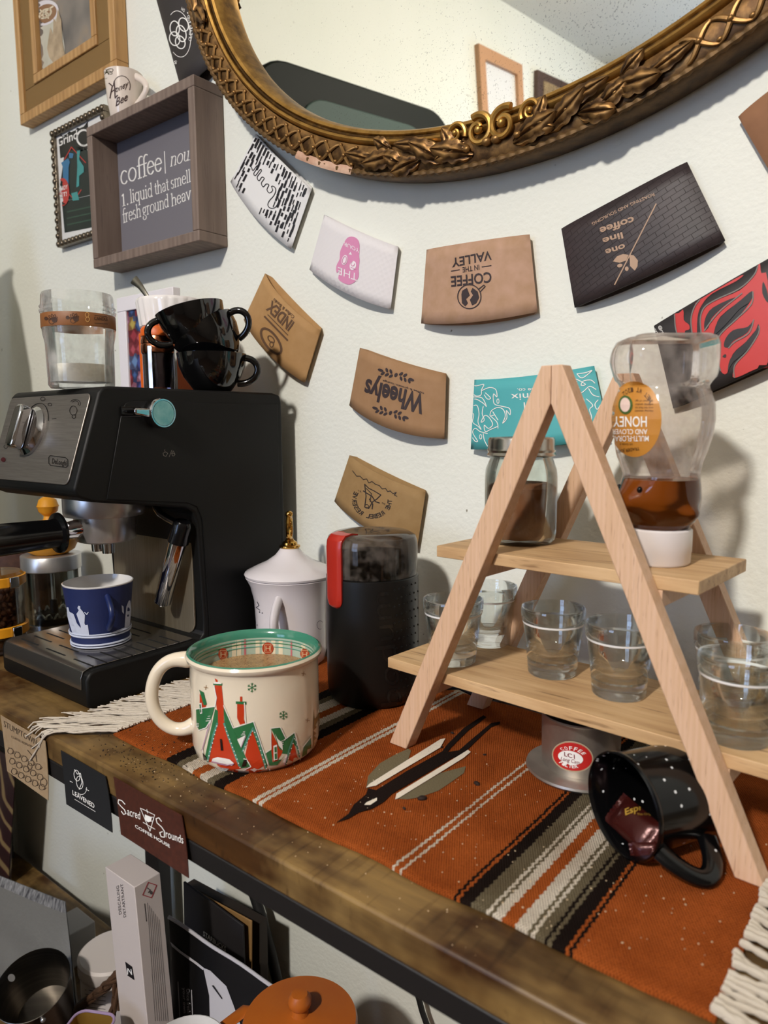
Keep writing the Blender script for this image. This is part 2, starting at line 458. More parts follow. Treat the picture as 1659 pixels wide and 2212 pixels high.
# ================================================================== the setting
W = 0.645                    # plane of the papered wall behind the table
XL, XR, YF, ZF, ZC = -1.55, 1.75, -2.95, -0.86, 1.66
def wall_mat(name, c1, c2):
    t = NT(name); v = t.coords()
    col = t.ramp(t.noise(v, 3.0, 3), [(0.3, c1), (0.7, c2)])
    h = t.noise(v, 170, 3, 0.5); h2 = t.noise(v, 28, 4, 0.5)
    hh = t.n('Math', {0: h, 1: h2}, operation='ADD').outputs[0]
    spot = t.ramp(t.noise(v, 95, 2, 0.5), [(0.735, '#ffffff'), (0.77, '#9a9488')])
    c = t.n('Mix', {0: 1.0, 6: col, 7: spot}, data_type='RGBA', blend_type='MULTIPLY').outputs[2]
    t.principled(Base_Color=c, Roughness=0.62, Normal=t.bump(hh, 0.5, 0.0012)); MATS[name] = t.m; return t.m
M_wall = wall_mat('painted_plaster', '#dddfd5', '#e3e4db')
M_ceil = mat('ceiling_paint', '#d8d6cc', 0.8, bump=0.1, bscale=60)
M_floor = wood_mat('floor_boards', '#3a2716', '#45301c', '#503922', 'x', 0.25, 0.45)
def wall(name, pts, m):
    b = MB(); b.add(pts, [(0, 1, 2, 3)]); return struct(b.build(name, m, org=pts[0], smooth=False, normals=False))
T_ = 0.05
def slab(name, lo, hi, m):
    b = MB(); b.box([(a + c) / 2 for a, c in zip(lo, hi)], [c - a for a, c in zip(lo, hi)])
    return struct(b.build(name, m, org=lo, smooth=False))
slab('wall_back', (XL - T_, W, ZF), (XR + T_, W + T_, ZC), M_wall)
slab('wall_left', (XL - T_, YF, ZF), (XL, W, ZC), M_wall)
M_dim = mat('umber_wall_paint', '#5d5348', 0.8)
slab('wall_right', (XR, YF, ZF), (XR + T_, W, ZC), M_dim)
slab('floor', (XL - T_, YF - T_, ZF - T_), (XR + T_, W + T_, ZF), M_floor)
slab('ceiling', (XL - T_, YF - T_, ZC), (XR + T_, W + T_, ZC + T_), M_ceil)
# the wall opposite has a two-sash window
wx0, wx1, wz0, wz1 = -1.15, -0.25, -0.05, 1.3
fr = MB()
fr.box(((XL + wx0) / 2, YF - T_ / 2, (ZF + ZC) / 2), (wx0 - XL, T_, ZC - ZF)); fr.box(((XR + wx1) / 2, YF - T_ / 2, (ZF + ZC) / 2), (XR - wx1, T_, ZC - ZF))
fr.box(((wx0 + wx1) / 2, YF - T_ / 2, (ZF + wz0) / 2), (wx1 - wx0, T_, wz0 - ZF)); fr.box(((wx0 + wx1) / 2, YF - T_ / 2, (ZC + wz1) / 2), (wx1 - wx0, T_, ZC - wz1))
struct(fr.build('wall_front', M_dim, org=(XL, YF, ZF), smooth=False))
win = bpy.data.objects.new('window_1', None); COL.objects.link(win); win.location = (wx0, YF, wz0); ORG['window_1'] = Vector((wx0, YF, wz0)); struct(win)
M_white_paint = mat('white_gloss_paint', '#e8e6df', 0.35)
b = MB(); xm = (wx0 + wx1) / 2; zm = (wz0 + wz1) / 2
for x in (wx0, xm, wx1): b.box((x, YF, zm), (0.05, 0.07, wz1 - wz0 + 0.05))
for z in (wz0, zm, wz1): b.box((xm, YF, z), (wx1 - wx0 + 0.05, 0.06, 0.045))
b.build('window_frame', M_white_paint, win, smooth=False)
M_pane = emit_mat('daylit_pane', '#a9c4f2', PANE_POWER)
for x in (0, 1):
    for z in (0, 1):
        b = MB(); b.box((wx0 + (wx1 - wx0) * (x + 0.5) / 2, YF - 0.02, wz0 + (wz1 - wz0) * (z + 0.5) / 2), ((wx1 - wx0) / 2 - 0.05, 0.004, (wz1 - wz0) / 2 - 0.045))
        b.build('pane', M_pane, win, smooth=False)

# ceiling lamp behind the camera: the room's warm light
lt = thing('ceiling_lamp', 'small glass globe lamp under an added grey metal shade below the ceiling', 'lamp', (LAMP_POS.x, LAMP_POS.y, ZC))
b = MB(); b.lathe([(0, 0), (0.07, 0), (0.07, -0.015), (0.03, -0.03), (0.008, -0.03), (0.008, -(ZC - LAMP_POS.z - 0.075)), (0.03, -(ZC - LAMP_POS.z - 0.07)), (0, -(ZC - LAMP_POS.z - 0.07))], (LAMP_POS.x, LAMP_POS.y, ZC), 24)
b.build('rod', mat('brass_dull', '#8a6a30', 0.35, 1.0), lt)
b = MB(); b.ell(LAMP_POS, 0.075, 24, 16)
b.build('globe', emit_mat('lamp_glow', '#fff7ee', LAMP_POWER), lt)

b = MB(); b.lathe([(0.012, 0.098), (0.05, 0.092), (0.09, 0.065), (0.112, 0.02), (0.116, 0.0), (0.112, 0.0), (0.108, 0.02), (0.086, 0.062), (0.048, 0.087), (0.012, 0.092)], LAMP_POS, 40); b.build('shade', mat('added_shade_grey', '#4a4a48', 0.6), lt)  # shade added over the globe to keep its light off the ceiling
# ================================================================== table and the shelf below it
TX0, TX1, TY0 = -1.53, 0.40, 0.293
def table_mat():
    t = NT('table_wood'); v = t.coords((7, 60, 60)); a = t.noise(v, 1.0, 6, 0.6)
    blot = t.noise(t.coords((1, 1.4, 1)), 9, 4, 0.6)
    col = t.ramp(a, [(0.3, '#5a4526'), (0.5, '#755c36'), (0.72, '#8d7040')])
    dark = t.ramp(blot, [(0.40, '#8a7058'), (0.56, '#ffffff')])
    knot = t.n('TexVoronoi', {'Vector': t.coords((1, 1, 1)), 'Scale': 5.5, 'Randomness': 1.0}).outputs['Distance']
    kn = t.ramp(knot, [(0.10, '#5a4132'), (0.2, '#ffffff')])
    saw = t.noise(t.coords((160, 12, 60)), 1.0, 2); sw = t.ramp(saw, [(0.60, '#ffffff'), (0.74, '#8f7a60')])
    c = t.n('Mix', {0: 1.0, 6: col, 7: dark}, data_type='RGBA', blend_type='MULTIPLY').outputs[2]
    c = t.n('Mix', {0: 0.9, 6: c, 7: kn}, data_type='RGBA', blend_type='MULTIPLY').outputs[2]
    c = t.n('Mix', {0: 0.6, 6: c, 7: sw}, data_type='RGBA', blend_type='MULTIPLY').outputs[2]
    t.principled(Base_Color=c, Roughness=0.42, Normal=t.bump(t.noise(t.coords((20, 200, 200)), 1.0, 4), 0.3, 0.0006), Specular_IOR_Level=0.4)
    return t.m
M_table = table_mat()
M_black = mat('black_powder_coat', '#171413', 0.5, bump=0.15, bscale=900, bdist=0.0002)
tb = thing('console_table', 'narrow console table with a dark stained wood top on a black metal frame', 'table', ((TX0 + TX1) / 2, (TY0 + 0.64) / 2, ZF))
b = MB(); b.box(((TX0 + TX1) / 2, (TY0 + 0.638) / 2, -0.01175), (TX1 - TX0, 0.638 - TY0, 0.0235)); table_top = b.build('table_top', M_table, tb, bevel=0.0022)
SHZ = -0.62
for nm, z in (('top_frame', -0.0235), ('shelf_frame', SHZ - 0.022)):
    b = MB()
    for y in (TY0 + 0.0105, 0.622): b.box(((TX0 + TX1) / 2, y, z - 0.0081), (TX1 - TX0 - 0.004, 0.020, 0.0162))
    for x in (TX0 + 0.02, -0.952, TX1 - 0.02): b.box((x, (TY0 + 0.632) / 2, z - 0.0081), (0.032, 0.30, 0.016))
    b.build(nm, M_black, tb, bevel=0.001)
for x, y in ((TX0 + 0.02, TY0 + 0.012), (TX0 + 0.02, 0.60), (-0.952, 0.605), (TX1 - 0.02, TY0 + 0.012), (TX1 - 0.02, 0.605)):
    b = MB(); b.box((x, y, (ZF - 0.0397) / 2), (0.036, 0.022, -0.0397 - ZF)); b.build('leg', M_black, tb, bevel=0.001)
b = MB(); b.box(((TX0 + TX1) / 2, (TY0 + 0.625) / 2, SHZ - 0.011), (TX1 - TX0 - 0.01, 0.325, 0.022)); b.build('lower_shelf', M_table, tb, bevel=0.002)

# invented dark vase out of view, added to cast the shadow on the wall
vc = Vector((-1.320, 0.470, 0.0))
b = MB(); b.lathe([(0, 0), (0.060, 0), (0.070, 0.01), (0.077, 0.10), (0.075, 0.30), (0.064, 0.46), (0.045, 0.57), (0.028, 0.615), (0.026, 0.63), (0.032, 0.64), (0.027, 0.641), (0.022, 0.61), (0.04, 0.56), (0.058, 0.45), (0.068, 0.2), (0.05, 0.02), (0, 0.015)], vc, 48)
tag(b.build('shadow_caster_vase', mat('brown_stoneware', '#3a2a22', 0.45), org=vc), 'tall brown vase added out of view to cast the wall shadow', 'vase')

# dark green steel cupboard against the side wall, seen in the mirror
gx = -1.30
cb = thing('steel_cupboard', 'tall dark green steel cupboard with rounded corners against the side wall', 'cupboard', (gx - 0.12, -0.4, ZF))
def rrect(w, h, r, n=8):
    pts = []
    for cx_, cy_, a in ((w/2 - r, h/2 - r, 0), (-w/2 + r, h/2 - r, 90), (-w/2 + r, -h/2 + r, 180), (w/2 - r, -h/2 + r, 270)):
        for i in range(n + 1):
            q = math.radians(a + 90 * i / n); pts.append((cx_ + r * math.cos(q), cy_ + r * math.sin(q)))
    return pts
y0c, y1c, ztc = -0.80, 0.05, 1.04
b = MB(); b.prism([(u + (y0c + y1c) / 2, v + (ZF + ztc) / 2) for u, v in rrect(y1c - y0c, ztc - ZF, 0.13)], lambda u, v, w: Vector((w, u, v)), XL + 0.002, gx)
b.build('cabinet_body', mat('dark_green_enamel', '#10150f', 0.6, spec=0.1), cb, bevel=0.006)
b = MB(); b.prism([(u + (y0c + y1c) / 2, v + (ZF + ztc) / 2 - 0.01) for u, v in rrect(y1c - y0c - 0.26, ztc - ZF - 0.11, 0.12)], lambda u, v, w: Vector((w, u, v)), gx, gx + 0.006)
b.build('door_panel', mat('grey_green_enamel', '#41514c', 0.55, spec=0.1), cb, bevel=0.003)
# framed print, wooden sign and small white box on the side wall
def hung_frame(name, label, y0, y1, z0, z1, bw, m, inner):
    th = thing(name, label, 'picture', (XL, (y0 + y1) / 2, z0))
    b = MB(); d = 0.02
    for ya, yb, za, zb in ((y0, y1, z0, z0 + bw), (y0, y1, z1 - bw, z1), (y0, y0 + bw, z0 + bw, z1 - bw), (y1 - bw, y1, z0 + bw, z1 - bw)):
        b.box((XL + d / 2 + 0.001, (ya + yb) / 2, (za + zb) / 2), (d, yb - ya, zb - za))
    b.build('frame', m, th, smooth=False)
    b = MB(); b.box((XL + 0.004, (y0 + y1) / 2, (z0 + z1) / 2), (0.005, y1 - y0 - bw, z1 - z0 - bw)); b.build('print', inner, th, smooth=False)
    return th
th = hung_frame('framed_print', 'pale wood framed print with a grey arch on white paper', -1.735, -1.385, 0.93, 1.447, 0.045, mat('pale_oak', '#a97f5c', 0.5), mat('print_paper', '#dedede', 0.4))
b = MB(); yc = -1.56; arch = [(yc - 0.075, 1.0)] + [(yc - 0.075 * math.cos(PI * i / 14), 1.17 + 0.08 * math.sin(PI * i / 14)) for i in range(15)] + [(yc + 0.075, 1.0), (yc + 0.045, 1.0)] + [(yc + 0.045 * math.cos(PI * i / 14), 1.17 + 0.05 * math.sin(PI * i / 14)) for i in range(15)] + [(yc - 0.045, 1.0)]
for tri in poly_tris(arch): b.add([Vector((XL + 0.0075, u, v)) for u, v in tri], [(0, 1, 2)])
b.build('arch_motif', mat('grey_ink', '#8b8c95', 0.6), th, smooth=False, normals=False)
sg = thing('wooden_sign', 'dark brown curved wooden sign with worn cream lettering on the side wall', 'sign', (XL, -2.1, 1.22))
sp = [(-1.88, 1.46), (-2.42, 1.47), (-2.42, 1.27)] + [(-2.42 + 0.5 * i / 10, 1.27 - 0.05 * math.sin(PI * i / 10)) for i in range(1, 10)] + [(-1.92, 1.27), (-1.865, 1.33)]
b = MB(); b.prism(sp, lambda u, v, w: Vector((w, u, v)), XL + 0.001, XL + 0.02); b.build('board', mat('sign_brown', '#3d2a22', 0.6, col2='#4b372c', nscale=30), sg, smooth=False)
b = MB(); b.prism([((u + 2.14) * 0.8 - 2.14, (v - 1.36) * 0.66 + 1.36) for u, v in sp], lambda u, v, w: Vector((w, u, v)), XL + 0.02, XL + 0.022); b.build('painted_field', mat('sign_cream', '#9c8660', 0.6, col2='#6d583c', nscale=40), sg, smooth=False)
b = MB(); b.box((XL + 0.03, -1.66, 1.17), (0.055, 0.09, 0.15)); tag(b.build('wall_box', mat('white_plastic_matte', '#d9d6d0', 0.5), org=(XL, -1.66, 1.1), bevel=0.004), 'small white plastic box mounted beside the framed print', 'wall box')

# ================================================================== the oval mirror
MCX, MCZ, MA, MBB = -0.355, 0.838, 0.428, 0.317
TILT = math.radians(4.0)
Rt = Matrix.Rotation(TILT, 3, 'X')
PIV = Vector((MCX, W, MCZ - MBB))
def tilt(p): return PIV + Rt @ (Vector(p) - PIV)
def mp(t, d, h):
    return tilt((MCX + (MA - d) * math.cos(t), W - 0.001 - h, MCZ + (MBB - d) * math.sin(t)))
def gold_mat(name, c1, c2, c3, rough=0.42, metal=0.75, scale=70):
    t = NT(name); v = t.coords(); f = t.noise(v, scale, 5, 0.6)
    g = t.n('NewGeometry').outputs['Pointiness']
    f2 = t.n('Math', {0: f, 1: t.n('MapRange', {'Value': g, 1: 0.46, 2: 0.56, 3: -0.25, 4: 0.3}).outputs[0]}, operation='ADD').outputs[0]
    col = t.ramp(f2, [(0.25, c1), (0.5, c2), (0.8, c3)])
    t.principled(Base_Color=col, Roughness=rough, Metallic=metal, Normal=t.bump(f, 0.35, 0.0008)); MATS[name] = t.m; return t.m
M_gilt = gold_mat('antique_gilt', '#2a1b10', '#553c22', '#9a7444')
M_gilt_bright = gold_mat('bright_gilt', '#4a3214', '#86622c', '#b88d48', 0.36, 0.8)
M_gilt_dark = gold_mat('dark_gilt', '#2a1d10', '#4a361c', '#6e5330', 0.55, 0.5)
mr = thing('oval_mirror', 'large oval mirror in an ornate antique gilt frame on the wall', 'mirror', tilt((MCX, W - 0.001, MCZ - MBB)))
ND = 160
def ringsweep(prof, name, m, n=ND, ang=40):
    b = MB(); b.grid(lambda u, v: mp(2 * PI * u, *prof[round(v * (len(prof) - 1))]), n, len(prof) - 1, closeu=True); return b.build(name, m, mr, ang=ang)
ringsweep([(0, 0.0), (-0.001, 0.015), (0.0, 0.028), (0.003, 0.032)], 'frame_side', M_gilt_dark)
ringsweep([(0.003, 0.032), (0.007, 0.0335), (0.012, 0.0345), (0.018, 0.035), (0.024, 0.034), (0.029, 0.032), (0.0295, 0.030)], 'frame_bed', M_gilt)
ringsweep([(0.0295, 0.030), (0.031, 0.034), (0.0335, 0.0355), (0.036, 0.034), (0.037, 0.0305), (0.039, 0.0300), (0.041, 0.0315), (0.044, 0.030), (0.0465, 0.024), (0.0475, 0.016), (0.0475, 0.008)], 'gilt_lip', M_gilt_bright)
# speckled old mirror glass
t = NT('old_mirror_glass'); tc = t.n('TexCoord'); v = tc.outputs['Object']
sx = t.n('SeparateXYZ', {'Vector': v})
sp_ = t.noise(v, 560, 2, 0.5); patch = t.noise(v, 5.0, 3)
edge = t.n('MapRange', {'Value': sx.outputs['Z'], 1: 0.02, 2: 0.25, 3: 0.10, 4: -0.09}).outputs[0]
s2 = t.n('Math', {0: t.n('Math', {0: sp_, 1: t.n('Math', {0: patch, 1: 0.28}, operation='MULTIPLY').outputs[0]}, operation='ADD').outputs[0], 1: edge}, operation='ADD').outputs[0]
msk = t.n('MapRange', {'Value': s2, 1: 0.79, 2: 0.86, 3: 0.0, 4: 0.4}).outputs[0]
gl = t.n('BsdfGlossy', {'Color': (0.93, 0.93, 0.86, 1), 'Roughness': 0.004}); df = t.n('BsdfDiffuse', {'Color': lin('#4a463c')})
mx = t.n('MixShader', {0: msk, 1: gl.outputs[0], 2: df.outputs[0]}); t.link(mx.outputs[0], t.out.inputs[0])
b = MB(); b.add([mp(0, 5, 0)] if False else [mp(2 * PI * i / ND, 0.0472, 0.010) for i in range(ND)], [tuple(range(ND))]); b.build('mirror_glass', t.m, mr, smooth=False, normals=False)
b = MB(); b.add([mp(2 * PI * i / ND, 0.02, 0.002) for i in range(ND)] + [mp(2 * PI * i / ND, 0.0472, 0.0085) for i in range(ND)], [tuple(range(ND)), tuple(range(ND, 2 * ND))]); b.build('backing_board', mat('backing_brown', '#5a4530', 0.8), mr, smooth=False)
# rope edge
NR = 1500; pth = [mp(2 * PI * i / NR, 0.003, 0.0325) for i in range(NR)]
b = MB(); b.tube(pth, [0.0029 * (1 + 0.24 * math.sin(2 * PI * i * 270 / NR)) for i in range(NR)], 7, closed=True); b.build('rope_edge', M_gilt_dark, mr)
# local frame of the frame band
def mframe(t, d, h):
    p = mp(t, d, h); tg = (mp(t + 0.002, d, h) - mp(t - 0.002, d, h)).normalized(); up = (mp(t, d, h + 0.01) - p).normalized()
    return p, tg, up.cross(tg).normalized(), up      # point, tangent, across (towards the centre or away), outwards
def put(o, t, d, h, rot=0.0, s=1.0, sy=1.0):
    p, tg, ac, up = mframe(t, d, h)
    c, sn = math.cos(rot), math.sin(rot)
    ex = tg * c + ac * sn; ey = ac * c - tg * sn
    o.matrix_local = Matrix(((ex[0]*s, ey[0]*s*sy, up[0]*s, p[0]-ORG[mr.name][0]), (ex[1]*s, ey[1]*s*sy, up[1]*s, p[1]-ORG[mr.name][1]), (ex[2]*s, ey[2]*s*sy, up[2]*s, p[2]-ORG[mr.name][2]), (0, 0, 0, 1)))
    return o
PROTO = {}
def proto(name, mb, m):
    o = mb.build(name, m, None); me = o.data; ORG.pop(o.name, None); bpy.data.objects.remove(o); PROTO[name] = me; return me
def inst(name, me, parent=mr):
    o = bpy.data.objects.new(name, me); COL.objects.link(o); o.parent = parent; return o
b = MB(); L = 0.030
b.tube([(-L/2 + L * i / 10, 0.010 * math.sin((i / 10 - 0.5) * PI), 0.0012 + 0.0022 * math.cos((i / 10 - 0.5) * PI)) for i in range(11)], [0.0008 + 0.0016 * math.sin(PI * min(1, (i + 0.6) / 10.6)) for i in range(11)], 6, flat=(1.0, 0.7, (0, 0, 1)))
rib = proto('ribbon', b, M_gilt)
b = MB(); b.ell((0, 0, 0.001), (0.0028, 0.0022, 0.0024), 8, 6); bead = proto('bead', b, M_gilt)
def leaf_mesh(nm, ln, wd, lobes=4, curl=0.006, m=M_gilt):
    b = MB()
    def fn(u, v):
        x = ln * u; w = wd * (math.sin(PI * min(1, u * 0.93 + 0.07)) ** 0.75) * (0.78 + 0.22 * abs(math.sin(lobes * PI * u))) + 0.0004
        y = w * (v - 0.5) * 2; k = abs(v - 0.5) * 2
        z = 0.0035 * math.sin(PI * u) + curl * (u ** 3) + 0.0022 * (1 - k * k) + 0.0010 * math.cos(k * 9 - u * 6) * (1 - u) - 0.0012 * (k < 0.12)
        return Vector((x + 0.18 * wd * k * k, y, z))
    b.grid(fn, 18, 10)
    return proto(nm, b, m)
leafA = leaf_mesh('leaf', 0.036, 0.0085, 4); leafB = leaf_mesh('leaf', 0.027, 0.0075, 3, 0.004); leafC = leaf_mesh('leaf', 0.045, 0.0065, 5, 0.005)
def spiral(nm, r0, turns, tube_r):
    b = MB(); n = 40; P = []
    for i in range(n + 1):
        q = i / n; a = turns * 2 * PI * q; r = r0 * (1 - 0.72 * q); P.append((r * math.cos(a), r * math.sin(a), 0.002 + 0.004 * q))
    b.tube(P, [tube_r * (1 - 0.45 * i / n) for i in range(n + 1)], 8); b.ell((P[-1][0] * 0.2, P[-1][1] * 0.2, 0.005), (0.0036, 0.0036, 0.0034), 10, 8)
    return proto(nm, b, M_gilt_bright)
scr = spiral('scroll', 0.0125, 1.25, 0.0030)
clusters = [math.radians(a) for a in (270, 90, 180, 0)]
half = math.radians(25)
def near_cluster(t): return min(abs((t - c + PI) % (2 * PI) - PI) for c in clusters[:2]) < half or min(abs((t - c + PI) % (2 * PI) - PI) for c in clusters[2:]) < math.radians(9)
NC = 104
for i in range(NC):
    t = 2 * PI * (i + 0.5) / NC
    if near_cluster(t): continue
    for sgn in (1, -1): put(inst('ribbon', rib), t, 0.0165, 0.0335, 0.0, 0.86, sgn * 1.1)
    put(inst('bead', bead), t, 0.0165, 0.0365); put(inst('bead', bead), t + PI / NC, 0.026, 0.0325); put(inst('bead', bead), t + PI / NC, 0.009, 0.034)
for ci, c in enumerate(clusters):
    k = 1.0 if ci < 2 else 0.35
    for sgn in (1, -1):
        for dt, d, r, me, s in ((0.05, 0.012, 15, leafA, 1.0), (0.075, 0.024, -20, leafB, 0.95), (0.13, 0.011, 28, leafA, 0.95), (0.15, 0.025, 8, leafC, 0.9),
                                (0.20, 0.015, -18, leafB, 1.0), (0.24, 0.010, 20, leafB, 0.9), (0.27, 0.021, -12, leafA, 0.95), (0.33, 0.014, 8, leafC, 0.8), (0.10, 0.016, 60, leafB, 0.8), (0.30, 0.026, 24, leafB, 0.7)):
            if k < 1 and dt > 0.14: continue
            a = math.radians(r); t = c + sgn * dt
            o = inst('leaf', me); put(o, t, d, 0.0335, (a if sgn > 0 else PI - a), s * 1.28)
        put(inst('scroll', scr), c + sgn * 0.032, 0.030, 0.034, math.radians(60 if sgn > 0 else 120), 1.2, sgn)
        put(inst('scroll', scr), c + sgn * 0.10, 0.033, 0.0335, math.radians(200 if sgn > 0 else -20), 0.85, -sgn)
        for dt, d, s in ((0.012, 0.019, 1.9), (0.065, 0.017, 1.5), (0.115, 0.02, 1.3), (0.18, 0.022, 1.2), (0.285, 0.016, 1.1)):
            if k < 1 and dt > 0.12: continue
            put(inst('bead', bead), c + sgn * dt, d, 0.036, 0, s)
# place where the moulding has broken away to bare plaster
ta, tb_ = math.radians(233.5), math.radians(246)
b = MB(); b.grid(lambda u, v: mp(ta + (tb_ - ta) * u, 0.0 + 0.0085 * v - 0.001, 0.036 + 0.0006 * math.sin(u * 23) - 0.002 * abs(v - 0.4)), 24, 4)
lab(b.build('bare_patch', mat('bare_gesso', '#b78d74', 0.7, col2='#cfae96', nscale=60, bump=0.3, bscale=200), mr), 'pinkish bare patch where gilt moulding broke off')
# ================================================================== pictures on the wall
def plane_box(b, x0, x1, z0, z1, y0, y1): b.box(((x0 + x1) / 2, (y0 + y1) / 2, (z0 + z1) / 2), (x1 - x0, y1 - y0, z1 - z0))
M_ink_white = mat('white_print', '#e9e7e2', 0.6); M_ink_black = mat('black_print', '#17151a', 0.6)
# --- grey box sign
sx0, sx1, sz0, sz1, syf = -1.037, -0.780, 0.5155, 0.7165, 0.598
M_greywood = wood_mat('grey_washed_wood', '#6a5a50', '#75655b', '#806f64', 'z', 0.8, 0.7, streak='#54473f', streak_amt=0.5)
bs = thing('box_sign', 'grey washed wooden box sign with white coffee definition lettering', 'sign', ((sx0 + sx1) / 2, W - 0.001, sz0))
bw = 0.0135
for x0, x1, z0, z1 in ((sx0, sx1, sz1 - bw, sz1), (sx0, sx1, sz0, sz0 + bw), (sx0, sx0 + bw, sz0 + bw, sz1 - bw), (sx1 - bw, sx1, sz0 + bw, sz1 - bw)):
    b = MB(); plane_box(b, x0, x1, z0, z1, syf, W - 0.001); b.build('side_board', M_greywood, bs, bevel=0.0012)
b = MB(); plane_box(b, sx0 + bw, sx1 - bw, sz0 + bw, sz1 - bw, W - 0.006, W - 0.001); pan = b.build('panel', mat('slate_grey_paint', '#6d6a70', 0.7, bump=0.1, bscale=300), bs, smooth=False)
P = []
P += pen('coffee', (262, 400), (352, 367), (-1.5, -28), 0.17); P += pen('|', (352, 370), (364, 365), (-1.2, -27), 0.09)
P += pen('noun', (368, 360), (424, 341), (-1.0, -20), 0.16, slant=0.22)
P += pen('1.', (264, 446), (280, 441), (-1.2, -20), 0.17); P += pen('liquid', (282, 439), (331, 424), (-1.2, -19), 0.17); P += pen('that', (335, 421), (366, 410), (-1.1, -18), 0.17); P += pen('smells', (370, 408), (421, 389), (-1.0, -17.5), 0.17)
P += pen('fresh', (266, 482), (306, 467), (-1.2, -18.5), 0.17); P += pen('ground', (309, 467), (366, 446), (-1.1, -18), 0.17); P += pen('heav', (371, 446), (414, 429), (-1.0, -17.5), 0.17)
decal('lettering', P, pan, M_ink_white, pan, 0.0004)
# --- burlap framed latte picture
fx1w = on_y(276, 60, W).x; fyf = on_x(248, 60, fx1w).y
pBL = on_y(44, 271, fyf); pBR = on_y(252, 152, fyf)
f0, f1, fz0 = pBL.x, pBR.x, (pBL.z + pBR.z) / 2; fz1 = fz0 + 0.42
lf = thing('burlap_frame', 'tan wooden frame lined with woven burlap around a painted latte cup', 'picture', ((f0 + f1) / 2, W - 0.001, fz0))
M_tan = wood_mat('tan_frame_wood', '#9c7342', '#ad8450', '#bb935e', 'z', 0.7, 0.55, streak='#7d5830', streak_amt=0.4)
t = NT('burlap'); v = t.coords()
w1 = t.n('TexWave', {'Vector': v, 'Scale': 300.0, 'Distortion': 2.5, 'Detail': 2.0}, bands_direction='Z').outputs['Fac']; w2 = t.n('TexWave', {'Vector': v, 'Scale': 300.0, 'Distortion': 2.5}, bands_direction='X').outputs['Fac']
wv = t.n('Math', {0: w1, 1: w2}, operation='MULTIPLY').outputs[0]
t.principled(Base_Color=t.ramp(wv, [(0.05, '#7d5f34'), (0.5, '#b48f55')]), Roughness=0.9, Normal=t.bump(wv, 0.8, 0.001)); M_burlap = t.m
ob, bb, ib = 0.016, 0.036, 0.014
def border(x0, x1, z0, z1, w, ya, yb, name, m):
    for a, c, d, e in ((x0, x1, z1 - w, z1), (x0, x1, z0, z0 + w), (x0, x0 + w, z0 + w, z1 - w), (x1 - w, x1, z0 + w, z1 - w)):
        b = MB(); plane_box(b, a, c, d, e, ya, yb); b.build(name, m, lf, bevel=0.0012)
border(f0, f1, fz0, fz1, ob, fyf, W - 0.001, 'outer_rail', M_tan)
border(f0 + ob, f1 - ob, fz0 + ob, fz1 - ob, bb, fyf + 0.004, W - 0.002, 'burlap_strip', M_burlap)
border(f0 + ob + bb, f1 - ob - bb, fz0 + ob + bb, fz1 - ob - bb, ib, fyf + 0.001, W - 0.002, 'inner_rail', M_tan)
t = NT('blurred_cafe_paint'); v = t.coords((1, 1, 1)); g = t.noise(v, 14, 2)
t.principled(Base_Color=t.ramp(g, [(0.35, '#55514f'), (0.55, '#7c746c'), (0.75, '#a58a68')]), Roughness=0.35)
b = MB(); i0 = ob + bb + ib; plane_box(b, f0 + i0, f1 - i0, fz0 + i0, fz1 - i0, fyf + 0.010, W - 0.003); pic = b.build('painting', t.m, lf, smooth=False)
bv = bvh_of(pic)
M_cup = mat('painted_cup', '#c9c6b8', 0.5, col2='#b3b09f', nscale=30)
decal('painted_cup', [[(66, 45), (80, 55), (112, 45), (127, 18), (134, 60), (140, 100), (143, 150), (120, 158), (78, 178)]], None, M_cup, pic, 0.0004, bv=bv)
decal('painted_rim', [ellipse(97, 28, 32, 26, 24, rot=-0.55)], None, mat('paint_white', '#d6d2d6', 0.5), pic, 0.0006, bv=bv)
decal('painted_coffee', [ellipse(99, 30, 26, 19, 24, rot=-0.55)], None, mat('paint_brown', '#8a6648', 0.5), pic, 0.0008, bv=bv)
decal('latte_art', ring(99, 30, 14, 8, 4, 18, rot=-0.55) + ring(100, 33, 6, 4, 3, 12, rot=-0.5) + stroke([(82, 44), (99, 26), (116, 14)], 3.5) + stroke([(88, 22), (99, 30), (106, 40)], 3), None, mat('paint_cream', '#d9cbb0', 0.5), pic, 0.001, bv=bv)
decal('painted_hand', [[(103, 105), (110, 60), (116, 75), (117, 40), (123, 48), (126, 20), (134, 45), (136, 90), (142, 120), (143, 150), (128, 158), (120, 140), (108, 125)], [(98, 172), (104, 142), (112, 150), (130, 160), (124, 166)]], None, mat('paint_skin', '#b8a386', 0.5, col2='#97846a', nscale=60), pic, 0.0012, bv=bv)
# --- small studded frame with a poster
yb = W - 0.016; q0 = on_y(105, 282, yb); q1 = on_y(128, 531, yb)
sf = thing('studded_frame', 'small silver studded frame holding a colourful coffee poster', 'picture', ((q0.x + -1.02) / 2, W - 0.001, q1.z))
gx0, gx1, gz0, gz1 = q0.x * 0.85 + q1.x * 0.15 - 0.004, -1.045, q1.z, q0.z
M_pewter = mat('pewter', '#8b8070', 0.32, 0.85, col2='#5c5244', nscale=90); stw = 0.0095
for a, c, d, e in ((gx0, gx1, gz1 - stw, gz1), (gx0, gx1, gz0, gz0 + stw), (gx0, gx0 + stw, gz0 + stw, gz1 - stw), (gx1 - stw, gx1, gz0 + stw, gz1 - stw)):
    b = MB(); plane_box(b, a, c, d, e, yb + 0.004, W - 0.001); b.build('rail', M_pewter, sf, bevel=0.001)
b = MB(); b.ell((0, 0, 0), (0.0049, 0.0038, 0.0049), 10, 8); stud = proto('stud', b, M_pewter)
